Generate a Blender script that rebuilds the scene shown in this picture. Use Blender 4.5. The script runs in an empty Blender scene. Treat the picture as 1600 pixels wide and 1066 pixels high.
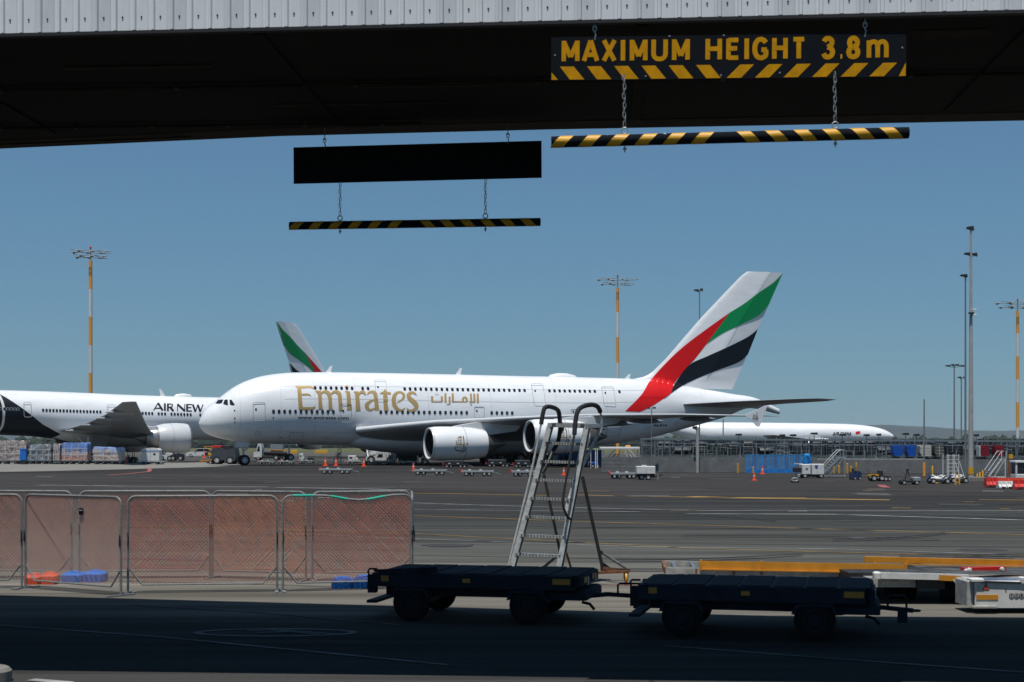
import bpy, bmesh, math, random
from mathutils import Vector, Matrix
random.seed(7)
PI = math.pi
SC = bpy.context.scene
COL = SC.collection
# ------------------------------------------------------------------ camera, sky, sun
F = 2300.0; HC = 2.2; HOR = 697.0            # focal length in photo pixels, eye height, horizon row
cd = bpy.data.cameras.new('camera'); cam = bpy.data.objects.new('camera', cd); COL.objects.link(cam)
cam.location = (0, 0, HC); cam.rotation_euler = (PI/2, 0, 0)
cd.sensor_width = 36; cd.lens = 36*F/1600; cd.shift_y = (HOR-533)/1600
cd.clip_start = 0.5; cd.clip_end = 20000
cd.dof.use_dof = True; cd.dof.focus_distance = 90; cd.dof.aperture_fstop = 7.1
SC.camera = cam
SUN_EL, SUN_AZ = math.radians(73.5), math.radians(14)   # az: sun stands behind the camera, turned to the left
w = bpy.data.worlds.new('World'); SC.world = w; w.use_nodes = True
nt = w.node_tree; bg = nt.nodes['Background']
sky = nt.nodes.new('ShaderNodeTexSky'); sky.sky_type = 'NISHITA'; sky.sun_disc = False
sky.sun_elevation = SUN_EL; sky.sun_rotation = PI + SUN_AZ
sky.air_density = 1.0; sky.dust_density = 0.3; sky.ozone_density = 1.0; sky.altitude = 0
hs = nt.nodes.new('ShaderNodeHueSaturation'); hs.inputs['Saturation'].default_value = 1.0
tint = nt.nodes.new('ShaderNodeVectorMath'); tint.operation = 'MULTIPLY'; tint.inputs[1].default_value = (0.76, 1.14, 1.42)   # thin high veil: bluer towards the horizon
nt.links.new(sky.outputs[0], hs.inputs['Color']); nt.links.new(hs.outputs[0], tint.inputs[0]); gm = nt.nodes.new('ShaderNodeGamma'); gm.inputs[1].default_value = 0.6; lv = nt.nodes.new('ShaderNodeVectorMath'); lv.operation = 'MULTIPLY'; lv.inputs[1].default_value = (1.58, 2.12, 2.5)   # hazy day: softer fall-off from horizon to zenith
nt.links.new(tint.outputs[0], gm.inputs[0]); nt.links.new(gm.outputs[0], lv.inputs[0]); nt.links.new(lv.outputs[0], bg.inputs[0])
bg.inputs[1].default_value = 0.05
sd = bpy.data.lights.new('sun', 'SUN'); sd.energy = 5.0; sd.angle = math.radians(0.5); sd.color = (1.0, 0.965, 0.91)
sun = bpy.data.objects.new('sun', sd); COL.objects.link(sun)
SDIR = Vector((-math.sin(SUN_AZ)*math.cos(SUN_EL), -math.cos(SUN_AZ)*math.cos(SUN_EL), math.sin(SUN_EL)))
sun.rotation_euler = SDIR.to_track_quat('Z', 'Y').to_euler()
SC.view_settings.view_transform = 'Standard'; SC.view_settings.look = 'None'
SC.view_settings.exposure = -0.15; SC.view_settings.gamma = 1.0; SC.view_settings.use_curve_mapping = False
SC.render.engine = 'CYCLES'
# ------------------------------------------------------------------ helpers
def W(px, py, Y): return Vector(((px-800)/F*Y, Y, HC+(HOR-py)/F*Y))
def G(px, py):
    Y = HC*F/(py-HOR); return Vector(((px-800)/F*Y, Y, 0))
def lerp(a, b, t): return a+(b-a)*t
def interp(tab, x, k=1):
    if x <= tab[0][0]: return tab[0][k]
    for i in range(len(tab)-1):
        if x <= tab[i+1][0]:
            a, b = tab[i], tab[i+1]
            h = b[0]-a[0]; t = (x-a[0])/h
            def sl(j):
                if j <= 0 or j >= len(tab)-1: 
                    return None
                d0 = (tab[j][k]-tab[j-1][k])/(tab[j][0]-tab[j-1][0]); d1 = (tab[j+1][k]-tab[j][k])/(tab[j+1][0]-tab[j][0])
                return 0 if d0*d1 <= 0 else 2*d0*d1/(d0+d1)
            m = (b[k]-a[k])/h
            s0 = sl(i); s1 = sl(i+1)
            s0 = m*1.3 if s0 is None else s0; s1 = m if s1 is None else s1
            t2, t3 = t*t, t*t*t
            return (2*t3-3*t2+1)*a[k]+(t3-2*t2+t)*h*s0+(-2*t3+3*t2)*b[k]+(t3-t2)*h*s1
    return tab[-1][k]
def lin(tab, x, k=1):
    if x <= tab[0][0]: return tab[0][k]
    for a, b in zip(tab, tab[1:]):
        if x <= b[0]: return lerp(a[k], b[k], (x-a[0])/(b[0]-a[0]))
    return tab[-1][k]
MATS = {}
def mat(name, col, rough=0.6, metal=0.0, var=0.0, scale=4.0, bump=0.0, bscale=None, coat=0.0, spec=None, stretch=None, emis=None):
    if name in MATS: return MATS[name]
    m = bpy.data.materials.new(name); m.use_nodes = True; n = m.node_tree; b = n.nodes['Principled BSDF']
    b.inputs['Base Color'].default_value = (*col, 1); b.inputs['Roughness'].default_value = rough; b.inputs['Metallic'].default_value = metal
    if coat: b.inputs['Coat Weight'].default_value = coat; b.inputs['Coat Roughness'].default_value = 0.08
    if spec is not None: b.inputs['Specular IOR Level'].default_value = spec
    if var or bump:
        tc = n.nodes.new('ShaderNodeTexCoord'); mp = n.nodes.new('ShaderNodeMapping')
        n.links.new(tc.outputs['Object'], mp.inputs[0])
        if stretch: mp.inputs['Scale'].default_value = stretch
        nz = n.nodes.new('ShaderNodeTexNoise'); nz.inputs['Scale'].default_value = scale; nz.inputs['Detail'].default_value = 6; nz.inputs['Roughness'].default_value = 0.62
        n.links.new(mp.outputs[0], nz.inputs['Vector'])
    if var:
        r = n.nodes.new('ShaderNodeMapRange'); r.inputs[1].default_value = 0.3; r.inputs[2].default_value = 0.72
        r.inputs[3].default_value = 1-var; r.inputs[4].default_value = 1+var*0.5
        n.links.new(nz.outputs[0], r.inputs[0])
        mx = n.nodes.new('ShaderNodeVectorMath'); mx.operation = 'SCALE'; mx.inputs[0].default_value = col
        n.links.new(r.outputs[0], mx.inputs['Scale']); n.links.new(mx.outputs[0], b.inputs['Base Color'])
        r2 = n.nodes.new('ShaderNodeMapRange'); r2.inputs[3].default_value = max(0.05, rough-0.12); r2.inputs[4].default_value = min(1, rough+0.12)
        n.links.new(nz.outputs[0], r2.inputs[0]); n.links.new(r2.outputs[0], b.inputs['Roughness'])
    if bump:
        nb = n.nodes.new('ShaderNodeTexNoise'); nb.inputs['Scale'].default_value = bscale or scale*4; nb.inputs['Detail'].default_value = 4
        n.links.new(mp.outputs[0], nb.inputs['Vector'])
        bp = n.nodes.new('ShaderNodeBump'); bp.inputs['Strength'].default_value = bump; bp.inputs['Distance'].default_value = 0.02
        n.links.new(nb.outputs[0], bp.inputs['Height']); n.links.new(bp.outputs[0], b.inputs['Normal'])
    if emis: b.inputs['Emission Color'].default_value = (*emis, 1); b.inputs['Emission Strength'].default_value = 1
    MATS[name] = m; return m
def tag(o, label=None, cat=None, group=None, kind=None):
    if label: o['label'] = label
    if cat: o['category'] = cat
    if group: o['group'] = group
    if kind: o['kind'] = kind
    return o
def thing(name, label, cat, loc=(0, 0, 0), rz=0.0, group=None):
    o = bpy.data.objects.new(name, None); COL.objects.link(o); o.location = loc; o.rotation_euler = (0, 0, rz)
    o.empty_display_size = 0.1
    return tag(o, label, cat, group)
class MB:
    def __init__(s): s.v = []; s.f = []; s.sm = False
    def add(s, vs, fs):
        n = len(s.v); s.v += [tuple(p) for p in vs]; s.f += [tuple(i+n for i in f) for f in fs]; return s
    def box(s, x0, x1, y0, y1, z0, z1, M=None):
        vs = [Vector((x, y, z)) for z in (z0, z1) for y in (y0, y1) for x in (x0, x1)]
        if M: vs = [M @ p for p in vs]
        return s.add(vs, [(0, 2, 3, 1), (4, 5, 7, 6), (0, 1, 5, 4), (2, 6, 7, 3), (0, 4, 6, 2), (1, 3, 7, 5)])
    def bbox(s, x0, x1, y0, y1, z0, z1, c=0.02):
        """box with chamfered vertical and top edges"""
        c = min(c, (x1-x0)*.4, (y1-y0)*.4, (z1-z0)*.4)
        def ring(z, k): return [(x0+k+c, y0+k, z), (x1-k-c, y0+k, z), (x1-k, y0+k+c, z), (x1-k, y1-k-c, z), (x1-k-c, y1-k, z), (x0+k+c, y1-k, z), (x0+k, y1-k-c, z), (x0+k, y0+k+c, z)]
        vs = ring(z0, 0)+ring(z1-c, 0)+ring(z1, c)
        fs = [tuple(reversed(range(8))), tuple(range(16, 24))]
        for a in (0, 8):
            for i in range(8): j = (i+1) % 8; fs.append((a+i, a+j, a+8+j, a+8+i))
        return s.add(vs, fs)
    def bar(s, p, q, wd, ht=None, up=(0, 0, 1)):
        ht = ht or wd; p, q = Vector(p), Vector(q); d = (q-p).normalized(); u = Vector(up)
        if abs(d.dot(u)) > .98: u = Vector((1, 0, 0))
        r = d.cross(u).normalized(); u = r.cross(d)
        vs = [b+r*i*wd/2+u*j*ht/2 for b in (p, q) for i, j in ((-1, -1), (1, -1), (1, 1), (-1, 1))]
        return s.add(vs, [(0, 3, 2, 1), (4, 5, 6, 7), (0, 1, 5, 4), (1, 2, 6, 5), (2, 3, 7, 6), (3, 0, 4, 7)])
    def tube(s, pts, r, n=8, closed=False, r2=None):
        pts = [Vector(p) for p in pts]; k = len(pts); vs = []; prev = None
        for i, p in enumerate(pts):
            if closed: d = pts[(i+1) % k]-pts[i-1]
            else: d = pts[min(i+1, k-1)]-pts[max(i-1, 0)]
            d.normalize()
            if prev is None:
                u = Vector((0, 0, 1)) if abs(d.z) < .9 else Vector((1, 0, 0))
            else: u = prev
            a = d.cross(u).normalized(); u = a.cross(d).normalized(); prev = u
            rr = r if r2 is None else lerp(r, r2, i/(k-1))
            for j in range(n):
                an = 2*PI*j/n; vs.append(p+(a*math.cos(an)+u*math.sin(an))*rr)
        fs = []
        for i in range(k if closed else k-1):
            i2 = (i+1) % k
            for j in range(n): fs.append((i*n+j, i2*n+j, i2*n+(j+1) % n, i*n+(j+1) % n))
        if not closed: fs += [tuple(range(n)), tuple(reversed(range((k-1)*n, k*n)))]
        return s.add(vs, fs)
    def lathe(s, prof, c=(0, 0, 0), axis='x', n=24, cap=True):
        """prof: list of (position along axis, radius)"""
        vs = []; c = Vector(c)
        for a, r in prof:
            for j in range(n):
                an = 2*PI*j/n; u, v_ = r*math.cos(an), r*math.sin(an)
                vs.append(c+Vector({'x': (a, u, v_), 'y': (u, a, v_), 'z': (u, v_, a)}[axis]))
        fs = []
        for i in range(len(prof)-1):
            for j in range(n): fs.append((i*n+j, i*n+(j+1) % n, (i+1)*n+(j+1) % n, (i+1)*n+j))
        if cap: fs += [tuple(reversed(range(n))), tuple(range((len(prof)-1)*n, len(prof)*n))]
        return s.add(vs, fs)
    def loft(s, rings, cap=True, closed=True):
        n = len(rings[0]); vs = [p for r in rings for p in r]; fs = []
        for i in range(len(rings)-1):
            for j in range(n if closed else n-1): fs.append((i*n+j, i*n+(j+1) % n, (i+1)*n+(j+1) % n, (i+1)*n+j))
        if cap: fs += [tuple(reversed(range(n))), tuple(range((len(rings)-1)*n, len(rings)*n))]
        return s.add(vs, fs)
    def prism(s, poly, y0, y1):
        """poly in (x,z), extruded along y"""
        n = len(poly); vs = [(x, y0, z) for x, z in poly]+[(x, y1, z) for x, z in poly]
        fs = [tuple(range(n)), tuple(reversed(range(n, 2*n)))]+[(i, i+n, (i+1) % n+n, (i+1) % n) for i in range(n)]
        return s.add(vs, fs)
    def mesh(s, name, m, smooth=False, fix=True):
        me = bpy.data.meshes.new(name); me.from_pydata([tuple(p) for p in s.v], [], s.f)
        if m is not None: me.materials.append(m)
        if fix:
            bm = bmesh.new(); bm.from_mesh(me); bmesh.ops.recalc_face_normals(bm, faces=bm.faces); bm.to_mesh(me); bm.free()
        if smooth:
            me.shade_smooth()
            if smooth != 'all':
                bm = bmesh.new(); bm.from_mesh(me)
                for e in bm.edges:
                    if len(e.link_faces) == 2 and e.calc_face_angle(0) > math.radians(38): e.smooth = False
                bm.to_mesh(me); bm.free()
        me.update(); return me
    def build(s, name, m, parent=None, smooth=False, loc=None, fix=True):
        o = bpy.data.objects.new(name, s.mesh(name, m, smooth, fix)); COL.objects.link(o)
        if parent: o.parent = parent
        if loc is not None: o.location = loc
        return o
def inst(name, me, parent=None, M=None, loc=None):
    o = bpy.data.objects.new(name, me); COL.objects.link(o)
    if parent: o.parent = parent
    if M is not None: o.matrix_local = M
    if loc is not None: o.location = loc
    return o
def copy_tree(o, parent=None):
    c = o.copy(); COL.objects.link(c)
    c.parent = parent
    for ch in list(o.children): copy_tree(ch, c)
    return c
def catmull(pts, n=6):
    out = []; k = len(pts)
    if k < 3: 
        return [tuple(lerp(a, b, i/n) for a, b in zip(pts[0], pts[1])) for i in range(n+1)]
    for i in range(k-1):
        p0, p1, p2, p3 = pts[max(i-1, 0)], pts[i], pts[i+1], pts[min(i+2, k-1)]
        for j in range(n):
            t = j/n
            out.append(tuple(0.5*(2*b+(c-a)*t+(2*a-5*b+4*c-d)*t*t+(3*b-a-3*c+d)*t**3) for a, b, c, d in zip(p0, p1, p2, p3)))
    out.append(tuple(pts[-1])); return out
def strip(mb, pts, fn, across=2, n=6, curve=True, lift=0.0):
    """variable-width stroke (x, y, width) mapped to 3-D by fn(x, y, lift)"""
    P = catmull(pts, n) if curve else [tuple(lerp(a, b, i/n) for a, b in zip(p, q)) for p, q in zip(pts, pts[1:]) for i in range(n)]+[tuple(pts[-1])]
    vs = []
    for i, (x, y, wd) in enumerate(P):
        a = P[max(i-1, 0)]; b = P[min(i+1, len(P)-1)]; dx, dy = b[0]-a[0], b[1]-a[1]; L = math.hypot(dx, dy) or 1
        nx, ny = -dy/L, dx/L
        for k in range(across+1):
            o = (k/across-.5)*wd; vs.append(fn(x+nx*o, y+ny*o, lift))
    m = across+1; fs = [(i*m+k, i*m+k+1, (i+1)*m+k+1, (i+1)*m+k) for i in range(len(P)-1) for k in range(across)]
    mb.add(vs, fs)
def between(mb, A, B, fn, n=24, m=6, lift=0.0):
    A = resample(A, n); B = resample(B, n); vs = []
    for a, b in zip(A, B):
        for k in range(m+1): t = k/m; vs.append(fn(lerp(a[0], b[0], t), lerp(a[1], b[1], t), lift))
    q = m+1; mb.add(vs, [(i*q+k, i*q+k+1, (i+1)*q+k+1, (i+1)*q+k) for i in range(n) for k in range(m)])
def resample(P, n):
    P = catmull(P, 8); L = [0]
    for a, b in zip(P, P[1:]): L.append(L[-1]+math.dist(a, b))
    out = []; j = 0
    for i in range(n+1):
        t = L[-1]*i/n
        while j < len(P)-2 and L[j+1] < t: j += 1
        u = (t-L[j])/((L[j+1]-L[j]) or 1); out.append(tuple(lerp(a, b, min(u, 1)) for a, b in zip(P[j], P[j+1])))
    return out
# simple stroke alphabet in a 1-high box, y up; returns list of polylines
SL = {
 'M': (0.92, [[(.1, 0), (.1, 1)], [(.1, .96), (.46, .2)], [(.46, .2), (.82, .96)], [(.82, 1), (.82, 0)]]),
 'A': (0.88, [[(.06, 0), (.44, 1)], [(.44, 1), (.82, 0)], [(.2, .3), (.68, .3)]]),
 'X': (0.8, [[(.06, 0), (.72, 1)], [(.06, 1), (.72, 0)]]),
 'I': (0.36, [[(.17, 0), (.17, 1)]]),
 'U': (0.82, [[(.1, 1), (.1, .38), (.13, .2), (.25, .08), (.4, .06), (.55, .08), (.67, .2), (.7, .38), (.7, 1)]]),
 'H': (0.84, [[(.1, 0), (.1, 1)], [(.72, 0), (.72, 1)], [(.1, .52), (.72, .52)]]),
 'E': (0.7, [[(.1, 0), (.1, 1)], [(.1, .93), (.6, .93)], [(.1, .52), (.54, .52)], [(.1, .07), (.6, .07)]]),
 'G': (0.9, [[(.74, .78), (.62, .9), (.45, .95), (.27, .9), (.14, .75), (.09, .5), (.14, .25), (.27, .1), (.45, .05), (.62, .09), (.74, .2), (.74, .44)], [(.48, .44), (.8, .44)]]),
 'T': (0.72, [[(.34, 0), (.34, 1)], [(.02, .93), (.66, .93)]]),
 '3': (0.7, [[(.08, .8), (.18, .92), (.34, .95), (.5, .88), (.54, .74), (.46, .6), (.28, .53)], [(.28, .53), (.5, .46), (.58, .28), (.5, .12), (.32, .05), (.16, .08), (.06, .22)]]),
 '.': (0.3, [[(.1, .07), (.23, .07)]]),
 '8': (0.7, [[(.32, .53), (.14, .62), (.12, .8), (.22, .92), (.34, .95), (.46, .92), (.56, .8), (.54, .62), (.32, .53)], [(.32, .53), (.12, .42), (.07, .26), (.14, .1), (.33, .05), (.52, .1), (.6, .26), (.54, .42), (.32, .53)]]),
 'm': (1.0, [[(.1, 0), (.1, .72)], [(.1, .52), (.2, .64), (.34, .66), (.44, .56), (.46, .4), (.46, 0)], [(.46, .52), (.56, .64), (.7, .66), (.8, .56), (.82, .4), (.82, 0)]]),
 'R': (0.74, [[(.1, 0), (.1, 1)], [(.1, .94), (.38, .94), (.54, .86), (.56, .72), (.48, .58), (.34, .52), (.1, .52)], [(.32, .52), (.64, 0)]]),
 'N': (0.86, [[(.1, 0), (.1, 1)], [(.1, .97), (.7, .03)], [(.7, 0), (.7, 1)]]),
 'W': (1.15, [[(.03, 1), (.3, .02)], [(.3, .02), (.54, .96)], [(.54, .96), (.8, .02)], [(.8, .02), (1.06, 1)]]),
 'C': (0.84, [[(.72, .8), (.6, .91), (.44, .95), (.26, .9), (.13, .74), (.09, .5), (.13, .26), (.26, .1), (.44, .05), (.6, .09), (.72, .2)]]),
 ' ': (0.5, []),
}
def letters(mb, text, wd, fn, gap=0.0, widths=None):
    """writes text from x=0, height 1; fn(x, y, lift). returns width"""
    x = 0; li = 0
    for ch in text:
        adv, sts = SL[ch]
        for k, st in enumerate(sts):
            pts = [(x+p[0], p[1], wd if not widths else widths[k % len(widths)]) for p in st]
            strip(mb, pts, fn, across=1, n=4 if len(pts) > 2 else 2, curve=len(pts) > 2, lift=li); li += 1
            if li > 7: li = 0
        x += adv+gap
    return x
def text_mesh(body):
    cu = bpy.data.curves.new('t', 'FONT'); cu.body = body; cu.offset = .022; cu.resolution_u = 3; o = bpy.data.objects.new('t', cu)
    COL.objects.link(o); me = bpy.data.meshes.new_from_object(o.evaluated_get(bpy.context.evaluated_depsgraph_get())); 
    vs = [(v.co.x, v.co.y) for v in me.vertices]; fs = [tuple(p.vertices) for p in me.polygons]
    bpy.data.objects.remove(o); bpy.data.curves.remove(cu); bpy.data.meshes.remove(me); return vs, fs
# ------------------------------------------------------------------ materials
M_white = mat('aircraft_white', (.80, .81, .82), .3, 0, var=.09, scale=1.1, coat=.25, stretch=(.25, 1, 1))
M_skin = mat('skin_seam', (.60, .61, .63), .45)
M_grey = mat('aircraft_grey_wing', (.27, .285, .30), .38, 0, var=.12, scale=.8)
M_lgrey = mat('aircraft_pale_grey', (.60, .61, .62), .35, 0, var=.08, scale=.7)
M_red = mat('livery_red', (.62, .006, .008), .45, spec=.25)
M_green = mat('livery_green', (.0, .24, .07), .45, spec=.25)
M_black = mat('livery_black', (.005, .009, .015), .5, spec=.2)
M_gold = mat('livery_gold', (.50, .33, .13), .4, .25)
M_dgold = mat('livery_dark_gold', (.16, .11, .06), .4)
M_win = mat('cabin_window_glass', (.012, .016, .022), .12, spec=.8)
M_line = mat('door_seam', (.36, .37, .39), .5)
M_tyre = mat('tyre_rubber', (.012, .012, .013), .95, bump=.2, spec=.15)
M_rim = mat('wheel_rim', (.55, .56, .56), .45, .1)
M_steel = mat('bare_steel', (.42, .42, .42), .38, .8, var=.25, scale=3)
M_hot = mat('exhaust_metal', (.30, .27, .25), .4, .85, var=.3, scale=2)
M_dark = mat('dark_machinery', (.02, .022, .025), .6, var=.4, scale=6)
M_galv = mat('galvanised_steel', (.36, .38, .38), .5, .35, var=.3, scale=9)
M_alum = mat('worn_aluminium', (.50, .51, .50), .45, .35, var=.35, scale=14)
M_dalum = mat('dull_aluminium', (.13, .13, .125), .6, .2, var=.45, scale=14)
M_drim = mat('dark_wheel_rim', (.018, .020, .024), .8, spec=.1)
M_foam = mat('black_foam', (.008, .009, .012), .8, bump=.4, scale=12)
M_rust = mat('rusty_steel', (.22, .09, .045), .85, var=.6, scale=16)
M_yel = mat('safety_yellow', (.66, .33, .006), .5, var=.15, scale=9)
M_org = mat('mast_orange', (.80, .34, .05), .5, var=.12, scale=3)
M_blk = mat('sign_black', (.011, .013, .016), .9, var=.2, scale=8, spec=.04)
M_org2 = mat('loader_orange', (.62, .26, .02), .45, var=.2, scale=5)
M_cone = mat('cone_orange', (.75, .075, .02), .5)
M_redp = mat('red_plastic', (.55, .02, .015), .45, var=.1)
M_wp = mat('painted_white', (.66, .66, .64), .45, var=.22, scale=5)
M_blue = mat('blue_plastic', (.006, .15, .55), .5, var=.2)
M_orp = mat('orange_plastic', (.62, .085, .035), .55, var=.2)
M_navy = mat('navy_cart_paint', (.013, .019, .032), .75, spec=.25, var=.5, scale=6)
M_pole = mat('pale_mast_paint', (.42, .40, .37), .5, .1, var=.2, scale=3)
M_dpole = mat('grey_mast_paint', (.20, .215, .22), .5, .2, var=.2, scale=3)
# ------------------------------------------------------------------ setting: ground
def ground_mat():
    m = bpy.data.materials.new('apron_asphalt'); m.use_nodes = True; n = m.node_tree; b = n.nodes['Principled BSDF']; L = n.links.new
    tc = n.nodes.new('ShaderNodeTexCoord'); sep = n.nodes.new('ShaderNodeSeparateXYZ'); L(tc.outputs['Object'], sep.inputs[0])
    def noise(scale, st, det=5, rough=.6):
        mp = n.nodes.new('ShaderNodeMapping'); mp.inputs['Scale'].default_value = st; L(tc.outputs['Object'], mp.inputs[0])
        z = n.nodes.new('ShaderNodeTexNoise'); z.inputs['Scale'].default_value = scale; z.inputs['Detail'].default_value = det; z.inputs['Roughness'].default_value = rough
        L(mp.outputs[0], z.inputs['Vector']); return z.outputs[0]
    warp = noise(.05, (1, 1, 1), 3)
    def math_(op, a, c, d=None):
        q = n.nodes.new('ShaderNodeMath'); q.operation = op
        for i, v in enumerate((a, c, d)):
            if v is None: continue
            if isinstance(v, (int, float)): q.inputs[i].default_value = v
            else: L(v, q.inputs[i])
        return q.outputs[0]
    # distance from the terminal decides which surface was laid where (old concrete, worn asphalt, newer asphalt)
    y = math_('ADD', sep.outputs[1], math_('MULTIPLY', math_('SUBTRACT', warp, .5), 6))
    lg = math_('LOGARITHM', y, 10)
    mr = n.nodes.new('ShaderNodeMapRange'); mr.inputs[1].default_value = 1.0; mr.inputs[2].default_value = 3.0; L(lg, mr.inputs[0])
    cr = n.nodes.new('ShaderNodeValToRGB'); L(mr.outputs[0], cr.inputs[0]); e = cr.color_ramp.elements
    stops = [(10, (.043, .042, .040)), (12, (.043, .042, .040)), (15, (.042, .042, .041)), (17.6, (.044, .043, .041)), (19.2, (.135, .127, .110)), (25.5, (.145, .137, .12)), (28, (.092, .092, .084)), (36, (.066, .067, .062)), (44, (.043, .044, .043)),
             (62, (.035, .035, .035)), (72, (.047, .044, .043)), (112, (.046, .044, .043)), (124, (.035, .034, .033)), (190, (.038, .037, .036)), (240, (.07, .068, .063)), (420, (.09, .087, .078)), (900, (.1, .1, .08))]  # stops under the big airliner darkened to cut bounce light on its underside
    while len(e) < len(stops): e.new(.5)
    for el, (yy, c) in zip(e, stops): el.position = (math.log10(yy)-1)/2; el.color = (*c, 1)
    st1 = noise(.9, (.045, 1.0, 1), 7, .7); st2 = noise(3.0, (.03, 1, 1), 5, .7); fine = noise(18, (1, 1, 1), 4, .7); big = noise(.12, (.35, 1, 1), 4)
    v = math_('MULTIPLY_ADD', math_('SUBTRACT', st1, .5), 2.3, 1.0)
    v = math_('MULTIPLY', v, math_('MULTIPLY_ADD', math_('SUBTRACT', st2, .5), 1.3, 1.0))
    v = math_('MAXIMUM', v, .25)
    v = math_('MULTIPLY', v, math_('MULTIPLY_ADD', math_('SUBTRACT', fine, .5), .5, 1.0))
    v = math_('MULTIPLY', v, math_('MULTIPLY_ADD', math_('SUBTRACT', big, .5), .9, 1.0))
    mx = n.nodes.new('ShaderNodeVectorMath'); mx.operation = 'SCALE'; L(cr.outputs[0], mx.inputs[0]); L(v, mx.inputs['Scale']); L(mx.outputs[0], b.inputs['Base Color'])
    b.inputs['Roughness'].default_value = 1.0; b.inputs['Specular IOR Level'].default_value = .02
    bp = n.nodes.new('ShaderNodeBump'); bp.inputs['Strength'].default_value = .35; bp.inputs['Distance'].default_value = .01; L(fine, bp.inputs['Height']); L(bp.outputs[0], b.inputs['Normal'])
    return m
def sheet(name, poly, z, m, kind='structure', thick=None):
    mb = MB(); mb.add([(x, y, z) for x, y in poly], [tuple(range(len(poly)))]); o = mb.build(name, m, fix=False)
    if o.data.polygons[0].normal.z < 0: o.data.flip_normals()
    return tag(o, kind=kind)
sheet('ground', [(-9000, -60), (9000, -60), (9000, 12000), (-9000, 12000)], 0, ground_mat())
M_grass = mat('airfield_grass', (.085, .088, .022), .95, var=.5, scale=.05, bump=.3, bscale=3)
sheet('grass', [(-3000, 520), (3000, 520), (3000, 1400), (-3000, 1400)], .01, M_grass)
sheet('far_grass', [(-9000, 1600), (9000, 1600), (9000, 11000), (-9000, 11000)], .01, mat('far_grass', (.05, .062, .03), .95, var=.4, scale=.01))
M_conc = mat('pale_concrete', (.20, .19, .165), .9, var=.25, scale=.25, bump=.1, bscale=6)
# light concrete strip on the left, taxiway side
pl = [G(-60, 738.5), G(60, 736.5), G(190, 733.5), G(335, 729.5), G(380, 726.5), G(330, 722.6), G(-60, 722.6)]
sheet('concrete_strip', [(p.x, p.y) for p in pl], .004, M_conc)
M_lw = mat('marking_white', (.42, .42, .40), .7, var=.75, scale=.8, stretch=(.6, 3, 1))
M_ly = mat('marking_yellow', (.34, .20, .04), .7, var=.7, scale=.9, stretch=(.6, 3, 1))
M_lr = mat('marking_red', (.36, .09, .075), .7, var=.4, scale=.8)
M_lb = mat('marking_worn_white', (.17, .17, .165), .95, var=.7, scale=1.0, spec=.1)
def gline(name, pts, wd, m, z=.008):
    P = [G(*p) for p in pts]; mb = MB(); vs = []
    for i, p in enumerate(P):
        d = (P[min(i+1, len(P)-1)]-P[max(i-1, 0)]).normalized(); nn = Vector((-d.y, d.x, 0))*wd/2
        vs += [p+nn+Vector((0, 0, z)), p-nn+Vector((0, 0, z))]
    mb.add(vs, [(2*i, 2*i+1, 2*i+3, 2*i+2) for i in range(len(P)-1)]); o = mb.build(name, m)
    return tag(o, kind='structure')
gline('yellow_line', [(1080, 776), (1150, 778.4), (1390, 781.5)], .9, M_ly)
gline('yellow_line', [(960, 775), (1100, 777.5), (1260, 778)], .45, M_ly)
gline('yellow_line', [(640, 806), (960, 817), (1250, 826), (1600, 836)], .14, M_ly)
gline('yellow_line', [(-10, 817), (300, 824), (640, 834), (1100, 858), (1600, 871)], .10, M_ly)
gline('yellow_line', [(640, 771), (700, 771.6), (860, 774.5)], .35, M_ly)
gline('yellow_line', [(885, 773), (950, 775), (1020, 775.5)], .4, M_ly)
gline('yellow_line', [(1530, 781), (1620, 782)], .4, M_ly)
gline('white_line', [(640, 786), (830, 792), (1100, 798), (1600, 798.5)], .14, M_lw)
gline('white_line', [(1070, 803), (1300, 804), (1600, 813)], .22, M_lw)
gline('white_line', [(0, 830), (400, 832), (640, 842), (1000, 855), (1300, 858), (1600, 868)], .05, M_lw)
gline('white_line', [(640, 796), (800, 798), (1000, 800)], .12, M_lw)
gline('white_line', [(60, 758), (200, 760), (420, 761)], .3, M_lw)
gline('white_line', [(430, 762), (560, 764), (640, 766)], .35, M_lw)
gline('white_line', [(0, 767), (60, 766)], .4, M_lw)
gline('red_line', [(-20, 883), (160, 886), (420, 890), (700, 908), (1100, 918), (1500, 935)], .045, M_lr)
gline('red_line', [(170, 742.5), (205, 740), (232, 737), (235, 734), (228, 731)], .35, M_lr)
gline('red_line', [(1376, 758), (1381, 760.5), (1386, 762)], .45, M_lr)
gline('purple_line', [(-20, 869), (60, 870), (180, 872), (320, 876)], .16, mat('marking_purple', (.13, .07, .12), .8, var=.4))
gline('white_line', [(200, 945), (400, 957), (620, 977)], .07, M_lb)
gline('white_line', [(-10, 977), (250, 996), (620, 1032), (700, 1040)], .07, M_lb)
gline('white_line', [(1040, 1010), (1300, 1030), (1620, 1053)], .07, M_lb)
rr = random.Random(11); M_stain = mat('oil_stained_asphalt', (.034, .034, .033), .9, var=.6, scale=1.5); M_patch = mat('repair_patch', (.075, .074, .07), .9, var=.4, scale=2)
for k in range(34):   # short broken remnants of old markings
    y_ = rr.uniform(741, 800); x_ = rr.uniform(0, 1600); L_ = rr.uniform(8, 60)*(1 if y_ > 760 else .5)
    gline('worn_mark', [(x_, y_), (x_+L_, y_+rr.uniform(-.3, .6)*L_/40)], rr.uniform(.12, .4), rr.choice([M_lw, M_lw, M_ly]), .012)
M_tar = mat('bitumen_sealant', (.018, .018, .018), .6, var=.5, scale=2)
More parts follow.
